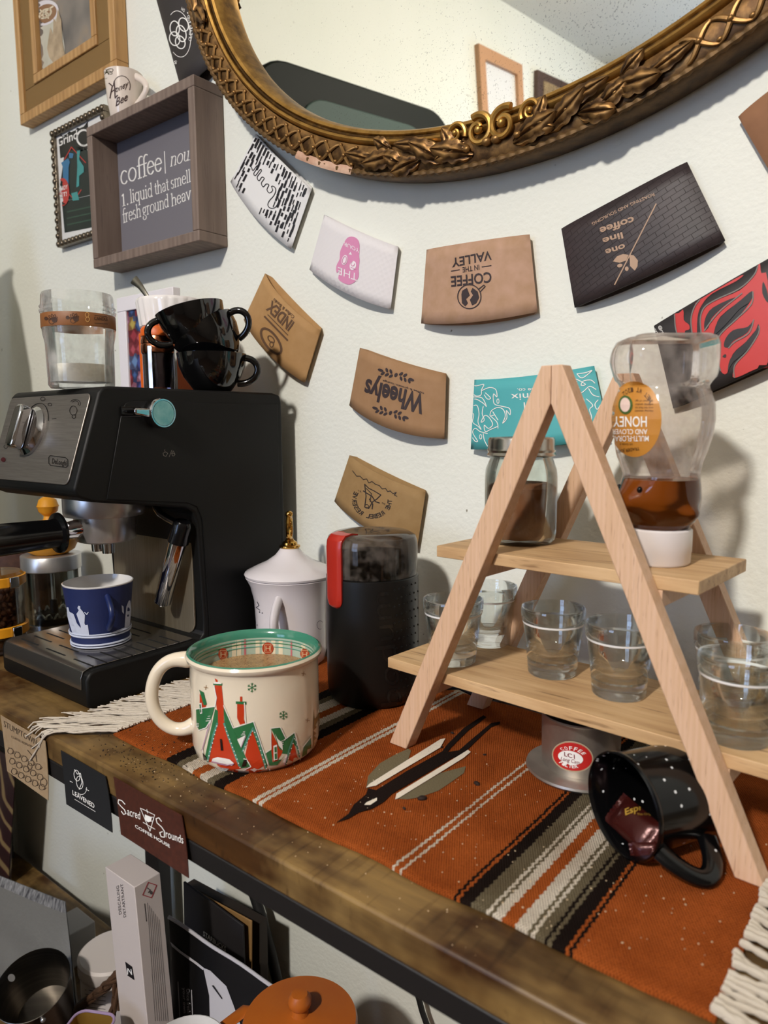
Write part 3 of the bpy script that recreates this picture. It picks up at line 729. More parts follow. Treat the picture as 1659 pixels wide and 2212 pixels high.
def studs(xa, za, xb, zb, n):
    for i in range(n):
        o = inst('stud', stud, sf); o.location = Vector((xa + (xb - xa) * i / (n - 1), yb + 0.004, za + (zb - za) * i / (n - 1))) - ORG[sf.name]
h_ = stw / 2
studs(gx0 + h_, gz1 - h_, gx1 - h_, gz1 - h_, 14); studs(gx0 + h_, gz0 + h_, gx1 - h_, gz0 + h_, 14)
studs(gx0 + h_, gz0 + h_ + 0.013, gx0 + h_, gz1 - h_ - 0.013, 13); studs(gx1 - h_, gz0 + h_ + 0.013, gx1 - h_, gz1 - h_ - 0.013, 13)
b = MB(); plane_box(b, gx0 + stw, gx1 - stw, gz0 + stw, gz1 - stw, yb + 0.009, W - 0.003); pos = b.build('poster', mat('poster_paper', '#d8d8d6', 0.35), sf, smooth=False); bv = bvh_of(pos)
M_dkgreen = mat('poster_dark', '#12211f', 0.4); M_red = mat('poster_red', '#b23a34', 0.45); M_teal = mat('poster_teal', '#3c8d8c', 0.4); M_blue = mat('poster_blue', '#2f6c96', 0.4)
decal('poster_banner', [[(118, 294), (190, 262), (192, 322), (122, 345)]], None, mat('poster_black', '#141414', 0.4), pos, 0.0003, bv=bv)
decal('poster_base', [[(134, 436), (205, 420), (205, 490), (140, 503)], [(130, 400), (140, 330), (170, 310), (196, 330), (200, 420), (150, 432)]], None, M_dkgreen, pos, 0.0003, bv=bv)
decal('poster_title', text('the', (128, 301), (140, 296), (-0.6, -5)) + text('Grind', (124, 318), (168, 299), (-1, -19), 0.01) + ring(182, 298, 15, 17, 4, 20), None, M_ink_white, pos, 0.0006, bv=bv)
decal('poster_triangle', stroke([(140, 345), (155, 318), (186, 352)], 2) + stroke([(148, 418), (162, 432), (176, 410)], 2), None, M_red, pos, 0.0006, bv=bv)
decal('poster_tower', [[(133, 352), (148, 342), (152, 350), (149, 362), (149, 400), (137, 404), (137, 362)], [(150, 330), (160, 332), (158, 342), (150, 342)]], None, M_blue, pos, 0.0008, bv=bv)
decal('poster_statue', [[(167, 326), (174, 325), (172, 345), (182, 360), (182, 372), (172, 380), (172, 402), (166, 405), (168, 360)], [(155, 418), (168, 414), (172, 432), (158, 434)]], None, M_teal, pos, 0.0008, bv=bv)
decal('poster_badge', [ellipse(137, 415, 14, 30, 24)], None, M_red, pos, 0.001, bv=bv)
decal('badge_lettering', text('READY', (128, 414), (148, 408), (-0.5, -9), 0.01) + text('SET!', (129, 428), (146, 423), (-0.5, -9), 0.01), None, M_ink_white, pos, 0.0013, bv=bv)
decal('poster_lettering', [q for r in range(3) for q in stroke([(146, 458 + 14 * r), (200, 446 + 14 * r)], 3)], None, mat('poster_green', '#2c4a3c', 0.4), pos, 0.0006, bv=bv)

# --- little mug on top of the box sign
M_glaze = mat('cream_glaze', '#ddd0c4', 0.18, coat=0.5)
mz = sz1; mc = Vector((-0.966, 0.619, mz))
hb = thing('mini_mug', 'small cream mug with honey bee lettering standing on the grey box sign', 'mug', mc)
b = MB(); b.lathe([(0, 0), (0.0195, 0), (0.0205, 0.002), (0.0235, 0.02), (0.0262, 0.056), (0.0266, 0.0595), (0.0245, 0.0595), (0.0215, 0.02), (0.018, 0.005), (0, 0.005)], mc, 36); mugb = b.build('body', M_glaze, hb)
b = MB(); hd = Vector((0.94, 0.12, 0)).normalized(); b.tube([mc + hd * (0.0245 + 0.021 * math.sin(PI * i / 14)) + Vector((0, 0, 0.052 - 0.038 * i / 14)) for i in range(15)], 0.0038, 10, flat=(1.25, 0.8, hd.cross(Vector((0, 0, 1)))))
b.build('handle', M_glaze, hb)
bv = bvh_of(mugb); M_brown_ink = mat('brown_print', '#3c2420', 0.5)
P = stroke([(232, 222), (238, 212), (243, 186), (236, 180)], 2.6) + stroke([(240, 200), (252, 190)], 2) + stroke([(247, 176), (249, 212), (254, 206)], 2.6)
P += text('oney', (250, 200), (278, 186), (-0.5, -13), 0.012, shear=0.25) + text('Bee', (250, 230), (276, 216), (-0.5, -17), 0.015, shear=0.25)
P += ring(263, 186, 18, 22, 1.4, 20, -PI, 0.4)
decal('lettering', P, None, M_brown_ink, mugb, 0.0004, bv=bv)
P = [ellipse(230, 163, 4.5, 8, 14, rot=0.4)] + ring(237, 153, 8, 4, 1.2, 12, rot=-0.3) + ring(237, 157, 6, 3, 1.2, 12, rot=0.3) + ring(226, 152, 6, 3.5, 1.2, 12, rot=0.5) + stroke([(229, 155), (231, 144)], 1.3) + stroke([(229, 155), (226, 145)], 1.3)
decal('bee_motif', P, None, mat('olive_print', '#4a4630', 0.5), mugb, 0.0004, bv=bv)

# ================================================================== paper cup sleeves pinned to the wall
SLEEVE_GROUP = 'coffee cup sleeves stuck on the wall'
def kraft(name, c1, c2): return mat(name, c1, 0.8, col2=c2, nscale=60, nvec=(1, 1, 1), bump=0.12, bscale=160, bdist=0.0005)
def sleeve(name, label, quad, st, sb, m, gap=0.0115, n=22):
    TL, TR, BR, BL = quad
    def px(u, v):   # v 0 bottom .. 1 top
        top = (TL[0] + (TR[0]-TL[0]) * u, TL[1] + (TR[1]-TL[1]) * u + st * 4 * u * (1 - u)); bot = (BL[0] + (BR[0]-BL[0]) * u, BL[1] + (BR[1]-BL[1]) * u + sb * 4 * u * (1 - u))
        return (bot[0] + (top[0]-bot[0]) * v, bot[1] + (top[1]-bot[1]) * v)
    def fn(i, j):
        k = i * 2
        if k <= 1: u = k; y = W - 0.0022 - 0.0016 - gap * (math.sin(PI * (0.04 + 0.92 * u)) ** 0.6)
        else: u = 2 - k; y = W - 0.0016
        p = px(u, j); return on_y(p[0], p[1], W - 0.012) * 1.0 + Vector((0, y - (W - 0.012), 0))
    b = MB(); b.grid(fn, 2 * n, 6, closeu=True)
    c = sum(b.v, Vector()) / len(b.v)
    o = b.build(name, m, org=(c.x, W - 0.0016, c.z), ang=60)
    sd = o.modifiers.new('board', 'SOLIDIFY'); sd.thickness = 0.0013; sd.offset = 0
    return tag(o, label, 'cup sleeve', SLEEVE_GROUP)
S_OFF = 0.0011
# dashes
s1 = sleeve('cup_sleeve', 'white cup sleeve printed with black rain dashes and script', [(547, 287), (666, 406), (622, 536), (492, 391)], -3, 8, mat('white_card', '#dddcdb', 0.6, bump=0.05, bscale=100))
P = []
ax = Vector((119, 119)).normalized(); dn = Vector((-50, 118)).normalized()
rnd = random.Random(3)
for i in range(21):
    for j in range(9):
        u = (i + 0.5 + rnd.uniform(-0.2, 0.2)) / 21; v = (j + rnd.random() * 0.9 + (i % 2) * 0.5) / 9.5
        tx, ty = 547 + 119 * u, 287 + 119 * u; bx, by = 492 + 130 * u, 391 + 145 * u + 26 * u * (1 - u)
        x, y = tx + (bx - tx) * v, ty + (by - ty) * v; L = rnd.uniform(6, 17); w = 4.4 if rnd.random() < 0.55 else 2.2
        if ((x - 566) / 36) ** 2 + ((y - 405) / 44) ** 2 < 1 or v > 0.9 or v < 0.02: continue
        d = Vector((bx - tx, by - ty)).normalized(); P += stroke([(x - d.x * L / 2, y - d.y * L / 2), (x + d.x * L / 2, y + d.y * L / 2)], w)
decal('dash_pattern', P, s1, M_ink_black, s1, S_OFF)
P = stroke(sm([(601, 425), (603, 435), (596, 448), (586, 450), (580, 444), (583, 434), (592, 424), (597, 412), (594, 404), (588, 403), (590, 412), (583, 417), (578, 410), (582, 400), (576, 398), (570, 404), (566, 396), (572, 386), (567, 383), (561, 391), (557, 383), (566, 370), (563, 367), (553, 380), (550, 374), (560, 361), (556, 359), (548, 369), (545, 363), (541, 359)]), 1.7)
decal('script_lettering', P, s1, M_ink_black, s1, S_OFF)
# pink face
t = NT('dimpled_white_card'); v = t.coords((1, 1, 1), rot=(0, 0.35, 0)); vo = t.n('TexVoronoi', {'Vector': v, 'Scale': 190.0, 'Randomness': 0.25}).outputs['Distance']
t.principled(Base_Color=lin('#d9d5d6'), Roughness=0.7, Normal=t.bump(vo, 0.5, 0.0006))
s2 = sleeve('cup_sleeve', 'white dimpled cup sleeve with a pink face emblem', [(695, 462), (854, 531), (837, 667), (663, 581)], 4, 9, t.m)
M_pink = mat('pink_print', '#cf86ac', 0.6)
face = [(738, 580), (729, 590), (728, 575), (735, 560), (736, 545), (742, 530), (752, 514), (765, 512), (775, 519), (778, 532), (777, 553), (778, 563), (776, 580), (776, 598), (768, 609), (756, 615), (742, 611), (732, 601)]
decal('face_emblem', [sm(face, 3, True)], s2, M_pink, s2, S_OFF)
P = [ellipse(746, 562, 6, 11, 16, rot=0.25), ellipse(764, 574, 7, 10, 16, rot=0.2), [(755, 550), (759, 544), (762, 551)]]
P += text('YOUR', (777, 538), (744, 522), (0.8, 9), 0.005) + text('THE', (774, 592), (732, 577), (-1, 16), 0.0)
decal('face_details', P, s2, mat('white_print2', '#e3dbe0', 0.6), s2, S_OFF + 0.0003)
decal('face_numerals', ring(746, 562, 4, 8, 1.3, 14, rot=0.25) + ring(764, 570, 4, 5, 1.4, 10, 0, 4.5) + stroke([(760, 578), (770, 582)], 1.4), s2, M_pink, s2, S_OFF + 0.0006)
# coffee in the valley
M_k1 = kraft('kraft_light', '#a58366', '#b4917a')
s3 = sleeve('cup_sleeve', 'light kraft cup sleeve with dark capitals above a round cup drawing', [(918, 538), (1139, 505), (1156, 673), (906, 698)], 4, 12, M_k1, gap=0.015)
M_ki = mat('dark_brown_print', '#33282a', 0.7)
P = text('VALLEY', (1062, 542), (977, 559), (1, 19), 0.018) + text('IN THE', (1036, 572), (1000, 578), (0.6, 11), 0.012) + stroke([(1042, 577), (1062, 574)], 1.8) + stroke([(994, 583), (976, 586)], 1.8)
P += text('COFFEE', (1062, 588), (975, 598), (1, 22), 0.02)
P += ring(1015, 641, 25, 26, 2.2, 28) + stroke([(1034, 626), (1046, 616), (1049, 619), (1038, 631)], 2)
P += [[(998, 636), (1000, 628), (1010, 622), (1016, 638), (1008, 646), (1012, 655), (1006, 662), (999, 655)], [(1022, 622), (1033, 630), (1036, 643), (1030, 655), (1021, 660), (1016, 648), (1023, 638), (1018, 630)]]
decal('lettering', P, s3, M_ki, s3, S_OFF)
# one line
t = NT('embossed_dark_card'); v = t.coords((1, 1, 1), rot=(0, 0.5, 0))
br = t.n('TexBrick', {'Vector': t.n('Mapping', {'Vector': t.coords((1, 1, 1), rot=(PI / 2, 0, 0)), 'Rotation': (0, 0, 0.5)}).outputs[0], 'Scale': 90.0, 'Mortar Size': 0.018, 'Mortar Smooth': 0.8, 'Color1': (0.8, 0.8, 0.8, 1), 'Color2': (0.8, 0.8, 0.8, 1), 'Mortar': (0, 0, 0, 1), 'Brick Width': 1.0, 'Row Height': 0.42})
t.principled(Base_Color=t.ramp(t.noise(v, 40, 4), [(0.3, '#2b2324'), (0.7, '#382d2e')]), Roughness=0.55, Normal=t.bump(br.outputs['Color'], 0.8, 0.0012))
s4 = sleeve('cup_sleeve', 'embossed dark brown cup sleeve with tan lettering, leaves and a slanted line', [(1209, 491), (1479, 347), (1562, 518), (1238, 663)], 7, 9, t.m)
M_tanprint = mat('tan_print', '#b0927a', 0.6)
P = text('one', (1350, 527), (1308, 540), (3, 13), 0.025) + text('line', (1345, 502), (1302, 516), (3, 13), 0.025) + text('coffee', (1369, 468), (1296, 493), (3, 15), 0.025)
P += text('ROASTING AND SOURCING', (1414, 417), (1279, 482), (1.5, 6.5), 0.01, shear=-0.2, curve=-0.4)
P += stroke([(1329, 615), (1418, 441)], 2.6)
P += [[(1325, 565), (1334, 554), (1347, 549), (1359, 551), (1354, 563), (1340, 568)], [(1361, 551), (1370, 552), (1379, 563), (1378, 576), (1372, 585), (1362, 575)], ellipse(1340, 574, 6, 4, 12, rot=-0.3), ellipse(1355, 581, 4, 5, 12)]
decal('lettering', P, s4, M_tanprint, s4, S_OFF)
# red and black zebra head pattern (plain stripes)
M_char = mat('charcoal_card', '#2a2829', 0.55, col2='#332f2f', nscale=50, bump=0.3, bscale=90)
s5 = sleeve('cup_sleeve', 'charcoal cup sleeve with bold red curved stripes behind the honey bottle', [(1410, 702), (1775, 492), (1850, 700), (1452, 882)], 3, 4, M_char)
def q7(pts): return [(1380 + x / 5.946, 540 + y / 5.946) for x, y in pts]
red = [q7([(470, 820), (575, 765), (585, 900), (650, 960), (655, 1020), (600, 1040), (600, 1120), (520, 1120), (480, 960)]),
       q7([(700, 1120), (680, 900), (720, 740), (790, 640), (1320, 330), (1260, 400), (950, 560), (820, 700), (760, 860), (750, 1120)]),
       q7([(900, 1170), (810, 1060), (800, 880), (850, 740), (1000, 640), (1300, 520), (1480, 330), (1530, 210), (1560, 180), (1575, 300), (1659, 400), (1659, 1520), (1530, 1520), (1240, 1645), (1225, 1540), (1300, 1400), (1480, 1200), (1540, 1000), (1380, 1180), (1210, 1340), (1140, 1580), (1060, 1560), (1010, 1400), (1000, 1240), (1060, 1080), (1250, 900), (1400, 720), (1480, 560), (1330, 640), (1050, 860), (980, 1040)])]
decal('red_stripes', [sm(q, 3, True) for q in red], s5, mat('red_print', '#c23a38', 0.5, bump=0.2, bscale=90), s5, S_OFF)
blk = [q7([(850, 1020), (860, 880), (960, 740), (1240, 610), (1100, 720), (940, 880), (900, 1000)]), q7([(1460, 530), (1440, 660), (1300, 760), (1120, 960), (980, 1080), (1020, 920), (1200, 740), (1320, 640)]),
       q7([(1100, 1240), (1120, 1140), (1220, 1030), (1400, 990), (1480, 900), (1400, 1060), (1220, 1170), (1160, 1250)]), q7([(1540, 950), (1530, 1080), (1380, 1300), (1210, 1450), (1150, 1560), (1180, 1400), (1320, 1240), (1480, 1080)]), q7([(1080, 1370), (1110, 1340), (1130, 1350), (1120, 1385)]), q7([(1600, 410), (1659, 560), (1659, 680), (1590, 560)])]
decal('dark_stripes', [sm(q, 3, True) for q in blk], s5, M_char, s5, S_OFF + 0.0003)
def offs(poly): return stroke(sm(poly), 2.6)
gry = offs(q7([(700, 1110), (680, 900), (720, 740), (790, 640)])) + offs(q7([(470, 830), (480, 980), (510, 1110)])) + offs(q7([(810, 1060), (800, 880), (850, 740), (1000, 640), (1300, 500), (1480, 330), (1530, 210)])) + offs(q7([(850, 1040), (950, 900), (1080, 760), (1330, 560)])) + offs(q7([(1470, 540), (1450, 700), (1250, 900), (1060, 1080), (1000, 1240), (1010, 1400), (1060, 1550)])) + offs(q7([(1160, 1260), (1240, 1180), (1420, 1070), (1480, 900)])) + offs(q7([(1550, 980), (1540, 1080), (1400, 1300), (1240, 1480), (1235, 1640)]))
decal('grey_outlines', gry, s5, mat('grey_print', '#7b7570', 0.6), s5, S_OFF + 0.0006)
decal('lettering', text('@ro', (1424, 705), (1433, 722), (5, -3), 0.01) + text('ro', (1413, 710), (1420, 722), (5.5, -3), 0.01), s5, M_ink_white, s5, S_OFF + 0.0003)
# plain brown at the edge
s6 = sleeve('cup_sleeve', 'plain brown kraft cup sleeve high beside the mirror frame', [(1593, 247), (1760, 128), (1855, 300), (1690, 415)], 3, 6, kraft('kraft_brown', '#8a6246', '#94694b'))
# index
M_k2 = kraft('kraft_tan', '#a27c4e', '#ab8557')
s7 = sleeve('cup_sleeve', 'tan kraft cup sleeve with an eye drawing beside the stacked black cups', [(569, 590), (687, 712), (653, 826), (523, 690)], 3, 5, M_k2, gap=0.017)
M_k2i = mat('brown_ink_faded', '#5c4330', 0.7)
P = text('INDEX', (632, 716), (580, 655), (7, -6), 0.022) if False else text('INDEX', (637, 697), (588, 649), (-13, 19), 0.03)
P += text('Coffee & Books', (638, 683), (594, 644), (-4, 6), 0.012)
P += stroke([(573, 684), (622, 735)], 4) + stroke([(580, 680), (623, 724)], 2.2)
P += ring(587, 737, 14, 32, 5, 26, rot=-0.62) + ring(587, 733, 5, 9, 2.4, 14, rot=-0.7) + ring(588, 744, 4, 6, 2, 12)
decal('lettering', P, s7, M_k2i, s7, S_OFF)
# wheelys
M_k3 = kraft('kraft_mid', '#93704e', '#9b7857')
s8 = sleeve('cup_sleeve', 'brown kraft cup sleeve with bold black lettering between two leaf sprigs', [(774, 751), (959, 807), (955, 948), (751, 876)], 4, 15, M_k3, gap=0.016)
P = []
def q8(pts): return [(520 + x / 3.456, 580 + y / 3.456) for x, y in pts]
P += text('Wheelys', q8([(1372, 945)])[0], q8([(938, 826)])[0], (-5, 41), 0.03, shear=0.12)
P += text('coffee & protein lounge', q8([(1370, 925)])[0], q8([(1065, 830)])[0], (1, 5), 0.012)
for cx_, cy_ in ((1163, 795), (1122, 1078)):
    P.append(ellipse(*q8([(cx_, cy_)])[0], 3.3, 5, 12, rot=0.5))
    for k in range(3):
        for sg_ in (1, -1):
            x = cx_ + sg_ * (38 + k * 30); yy = cy_ + sg_ * (10 + k * 11) * 0.9
            for ud in (1, -1):
                if k == 2 and ud < 0: P.append(ellipse(*q8([(x + sg_ * 16, yy + sg_ * 6)])[0], 6.5, 3.2, 12, rot=0.35)); continue
                P.append(ellipse(*q8([(x, yy + ud * 17)])[0], 5.2, 2.8, 12, rot=0.35 + ud * sg_ * 0.95))
decal('lettering', P, s8, M_ki, s8, S_OFF)
# rebel reserve
M_k4 = kraft('kraft_olive', '#8d6f46', '#97794f')
s9 = sleeve('cup_sleeve', 'olive kraft cup sleeve with a bull head inside circular lettering behind the grinder', [(751, 984), (914, 1063), (895, 1188), (718, 1084)], 3, 8, M_k4, gap=0.014)
P = arc_text('THE REBEL RESERVE', 805, 1080, 43, 40, -0.05, 3.65, 9.5, 0.02, inward=True, wscale=0.8)
P += stroke(q8([(1170, 1700), (1150, 1690), (1165, 1670), (1140, 1680), (1120, 1660), (1100, 1665), (1085, 1640), (1060, 1645), (1040, 1620), (1010, 1610), (985, 1590), (960, 1600), (945, 1570), (920, 1575), (895, 1550), (870, 1550), (840, 1510)]), 1.6)
P += stroke(q8([(930, 1610), (940, 1700), (930, 1780), (960, 1790), (990, 1740), (1020, 1720), (1050, 1690), (1000, 1660), (960, 1640), (930, 1610)]), 2.0) + stroke(q8([(920, 1660), (950, 1680), (985, 1700), (1010, 1740), (1040, 1750)]), 2.2) + stroke(q8([(985, 1795), (990, 1760), (965, 1720)]), 2.2) + stroke(q8([(940, 1640), (980, 1680), (970, 1740)]), 1.6) + ring(*q8([(945, 1775)])[0], 4, 4, 1.4, 10)
P += text('21', q8([(905, 1662)])[0], q8([(880, 1650)])[0], (0.5, 4)) + text('20', q8([(1085, 1755)])[0], q8([(1058, 1742)])[0], (0.5, 4))
decal('lettering', P, s9, mat('black_ink_soft', '#2a2320', 0.7), s9, S_OFF)
# phoenix
M_tealcard = mat('teal_card', '#4fa5a9', 0.6, bump=0.05, bscale=120)
s10 = sleeve('cup_sleeve', 'teal cup sleeve with white flame outlines behind the wooden stand', [(1022, 820), (1279, 790), (1312, 948), (1014, 971)], 8, 6, M_tealcard, gap=0.016)
def q10(pts): return [(980 + x / 4.424, 740 + y / 4.424) for x, y in pts]
P = []
fl = [[(190, 390), (220, 415), (295, 400), (275, 450), (270, 500), (220, 510), (190, 480), (180, 440)], [(275, 460), (350, 430), (410, 450), (420, 520), (390, 490), (385, 540), (400, 590), (470, 610), (540, 630), (545, 690), (510, 650), (515, 720), (475, 770), (500, 700), (480, 640), (430, 620), (370, 650), (355, 700), (400, 690)],
      [(200, 520), (280, 530), (320, 610), (290, 580), (220, 540), (180, 560), (175, 610), (230, 600), (250, 680), (240, 760), (270, 830), (240, 800), (190, 760), (200, 690), (170, 650)], [(290, 610), (280, 680), (300, 740), (270, 760), (300, 700), (340, 710), (380, 780), (340, 820), (300, 790), (310, 850), (360, 830), (430, 800)],
      [(170, 880), (210, 940), (235, 940), (190, 860), (215, 820), (260, 850), (330, 870)], [(290, 870), (300, 930), (330, 990)], [(355, 700), (420, 760), (430, 820)], [(380, 660), (430, 740)], [(310, 480), (360, 530), (330, 540), (300, 500)],
      [(1180, 300), (1260, 290), (1320, 270), (1230, 340), (1180, 300)], [(1105, 345), (1170, 350), (1260, 400), (1220, 410), (1240, 370), (1310, 360), (1350, 390)], [(1130, 410), (1180, 370)], [(1150, 480), (1200, 430), (1180, 500), (1240, 470), (1300, 420), (1360, 450)], [(1220, 510), (1250, 560), (1220, 600), (1260, 640), (1250, 690), (1230, 650)], [(1270, 540), (1330, 600), (1300, 640), (1320, 720), (1290, 770)], [(1380, 550), (1350, 590), (1370, 640), (1400, 600)], [(1290, 440), (1330, 500), (1390, 520)]]
for sel in (lambda x: x < 800, lambda x: x >= 800):
    P = [q for st in fl if sel(st[0][0]) for q in stroke(sm(q10(st)), 1.7)]
    if sel(0): P += ring(*q10([(430, 560)])[0], 2.4, 5, 1.4, 12) + ring(*q10([(265, 900)])[0], 2.4, 5, 1.4, 12)
    decal('flame_outline', P, s10, M_ink_white, s10, S_OFF)
P = text('phoenix', q10([(1010, 470)])[0], q10([(552, 492)])[0], (1, 14.5), 0.0) + text('coffee co.', q10([(880, 430)])[0], q10([(612, 440)])[0], (0.4, 7), 0.008) + stroke(q10([(680, 575), (685, 635), (715, 590)]), 2.5)
decal('lettering', P, s10, M_ink_white, s10, S_OFF)
# five points
s11 = sleeve('cup_sleeve', 'black cup sleeve with a white interlaced ring emblem beside the mirror', [(322, -42), (408, -42), (468, 128), (392, 212)], -4, 4, mat('black_card', '#2b2626', 0.6), gap=0.013)
P = ring(393, 73, 10, 18, 2.3, 20, rot=-0.25) + ring(379, 62, 10, 16, 2.3, 20, rot=-0.1) + ring(398, 54, 10, 15, 2.3, 20, rot=-0.3) + ring(391, 92, 10, 14, 2.3, 20, rot=-0.3) + ring(379, 84, 11, 15, 2.3, 20, rot=-0.2)
P += ring(388, 74, 25, 50, 1.3, 40, rot=-0.12, a0=-2.1, a1=2.3)
P += arc_text('5 POINTS', 384, 74, 30, 58, 1.55, 3.45, 7, 0.015, inward=False, wscale=0.8) + arc_text('CLEVELAND, OH', 383, 68, 34, 55, 0.45, -1.25, 7, 0.01, inward=True, wscale=0.75)
decal('emblem', P, s11, M_ink_white, s11, S_OFF)
# ================================================================== espresso machine
MX0, MX1, MTOP = -0.836, -0.651, 0.318
MXC = (MX0 + MX1) / 2
M_mblack = mat('machine_black_plastic', '#0c0c0b', 0.5, bump=0.06, bscale=1500, bdist=0.0001, spec=0.3)
M_steel = mat('brushed_steel', '#918a82', 0.42, 0.9, col2='#a29b93', nscale=1.0, nvec=(30, 4, 900), bump=0.03, bscale=1.0, bdist=0.0001)
M_chrome = mat('chrome', '#c9c9cc', 0.06, 1.0); M_chrome_soft = mat('satin_chrome', '#c9c7c5', 0.3, 0.85)
M_gloss_black = mat('gloss_black_plastic', '#0b0b0c', 0.18); M_rubber = mat('black_rubber', '#151515', 0.6)
em = thing('espresso_machine', 'black and steel espresso machine with a front dial and drip tray', 'coffee machine', (MXC, 0.48, 0))
prof = [(0.348, 0.0), (0.345, 0.006), (0.345, 0.030), (0.348, 0.0365), (0.354, 0.039), (0.480, 0.039), (0.4865, 0.045), (0.4875, 0.06), (0.4830, 0.170), (0.479, 0.184), (0.468, 0.190), (0.361, 0.2055), (0.346, 0.212), (0.3435, 0.219), (0.374, 0.311), (0.379, 0.3165), (0.386, 0.3175), (0.600, 0.3175), (0.611, 0.315), (0.614, 0.307), (0.614, 0.0)]
b = MB(); b.prism(prof, lambda u, v, w: Vector((w, u, v)), MX0, MX1); body = b.build('body', M_mblack, em, bevel=0.0025)
# raised side shell with a seam in front
sp2 = [(0.376, 0.207), (0.3975, 0.295), (0.402, 0.3015), (0.410, 0.304), (0.606, 0.304), (0.606, 0.012), (0.492, 0.012), (0.4935, 0.060), (0.489, 0.176), (0.483, 0.190), (0.470, 0.1955)]
b = MB(); b.prism(sp2, lambda u, v, w: Vector((w, u, v)), MX1 - 0.0005, MX1 + 0.0012); side = b.build('side_shell', M_mblack, em, bevel=0.0006)
# slanted steel fascia
fd = Vector((0, 0.374 - 0.3435, 0.311 - 0.219)).normalized(); fn_ = Vector((0, -fd.z, fd.y))
def fascia(u, v, w): return Vector((0, 0.3435, 0.219)) + Vector((1, 0, 0)) * u + fd * v + fn_ * w
b = MB(); FL = 0.0965
b.prism([(u + (MX0 + 0.004 + MX1 - 0.011) / 2, v + FL / 2 + 0.0015) for u, v in rrect(MX1 - 0.011 - MX0 - 0.004, FL - 0.004, 0.007, 5)], fascia, 0.0, 0.0018); fas = b.build('fascia', M_steel, em, bevel=0.0006)
# dial
kc = None
bvf = bvh_of(fas); d = ray(70, 932).normalized(); loc, nor, i_, ds_ = bvf.ray_cast(CAM, d); kc = loc
ku, kv = Vector((1, 0, 0)), fd
def kp(u, v, w): return kc + ku * u + kv * v + fn_ * w
b = MB(); b.lathe([(0, 0), (0.0265, 0), (0.0265, 0.003), (0.0235, 0.006), (0.0225, 0.008), (0, 0.008)], kc, 40, axis=fn_); dial = b.build('dial', M_chrome, em)
b = MB(); b.prism([(-0.0085 + 0.002 * math.cos(a), 0) if False else (x, y) for x, y, a in ((-0.0075, -0.0225, 0), (0.0075, -0.0225, 0), (0.009, -0.015, 0), (0.0085, 0.015, 0), (0.0065, 0.0235, 0), (-0.0065, 0.0235, 0), (-0.0085, 0.015, 0), (-0.009, -0.015, 0))], kp, 0.008, 0.021); b.build('grip', M_chrome, dial, bevel=0.003, seg=3)
b = MB(); b.tube([kc + fn_ * 0.0005 + ku * (0.031 * math.cos(PI * (0.12 + 0.6 * i / 20))) + kv * (0.031 * math.sin(PI * (0.12 + 0.6 * i / 20))) for i in range(21)], 0.0004, 5); b.build('dial_scale', M_gloss_black, em)
P = text('DeLonghi', (113, 1001), (144, 1006), (0.8, -11), 0.012)
M_emboss = mat('embossed_dark', '#2a2725', 0.4, 0.6)
rr = [(106 + x, 984 + y + x * 0.13) for x, y in ((3, 0), (36, 0), (41, 4), (41, 17), (37, 21), (4, 21), (0, 17), (0, 4))]
decal('brand_lettering', P + stroke(rr, 1.6, True), fas, M_emboss, fas, 0.0003)
P = ring(93, 862, 5, 4, 1.1, 12) + ring(108, 874, 4, 3, 1.1, 12) + stroke([(113, 905), (122, 904)], 1.4) + ring(159, 887, 8, 10, 1.2, 14) + ring(160, 900, 4, 4, 1.2, 10) + ring(163, 872, 11, 9, 1.2, 12, -2.6, 0.6) + ring(163, 872, 7, 6, 1.2, 12, -2.6, 0.6) + ring(13, 965, 4, 4, 1.2, 10)
decal('panel_symbols', P, fas, M_emboss, fas, 0.0003)
decal('indicator_lamp', [ellipse(8, 993, 5, 5, 14)], fas, mat('indicator_red', '#3c1218', 0.2), fas, 0.0005)
# steam lever on the side
sxp = MX1 + 0.0012
lc = on_x(336, 893, sxp); le = on_x(281, 889, sxp); lr = 0.0155
b = MB(); b.tube([Vector((sxp, le.y - 0.010, le.z)), Vector((sxp, le.y + 0.012, le.z))], 0.005, 10, flat=(1, 0.25, (1, 0, 0))); b.build('lever_slot', M_gloss_black, em)
b = MB(); b.lathe([(0, 0), (lr * 0.95, 0), (lr, 0.004), (lr, 0.012), (lr * 0.93, 0.0145), (lr * 0.84, 0.0145), (lr * 0.82, 0.0138), (0, 0.0138)], lc, 40, axis=(1, 0, 0)); lev = b.build('steam_lever', M_chrome, em)
b = MB(); b.prism([(le.y - 0.002, le.z - 0.0032), (lc.y - 0.008, lc.z - 0.0052), (lc.y - 0.008, lc.z + 0.0052), (le.y - 0.002, le.z + 0.0032)], lambda u, v, w: Vector((sxp + w, u, v)), 0.006, 0.0125); b.build('lever_arm', M_chrome, lev, bevel=0.0018)
b = MB(); b.lathe([(0, 0.0143), (lr * 0.80, 0.0143), (lr * 0.80, 0.0139)], lc, 36, axis=(1, 0, 0)); lab(b.build('lever_inlay', mat('teal_marbled', '#5f9fa2', 0.3, col2='#82b7b6', nscale=90), lev), 'marbled teal inlay')
P = ring(245, 894, 4, 4.5, 1.3, 14) + stroke([(252, 895), (262, 894)], 1.3)
q = [(352, 979), (357, 976), (362, 979), (358, 986), (353, 984)]
P += stroke(q, 1.3, True) + stroke([(365, 987), (371, 972)], 1.2) + ring(374, 982, 3, 3, 1.2, 10) + stroke([(370, 980), (374, 974), (378, 982)], 1.2) + stroke([(355, 975), (356, 971)], 1.1)
decal('side_symbols', P, side, mat('grey_symbol', '#6f6a62', 0.6), side, 0.0003)
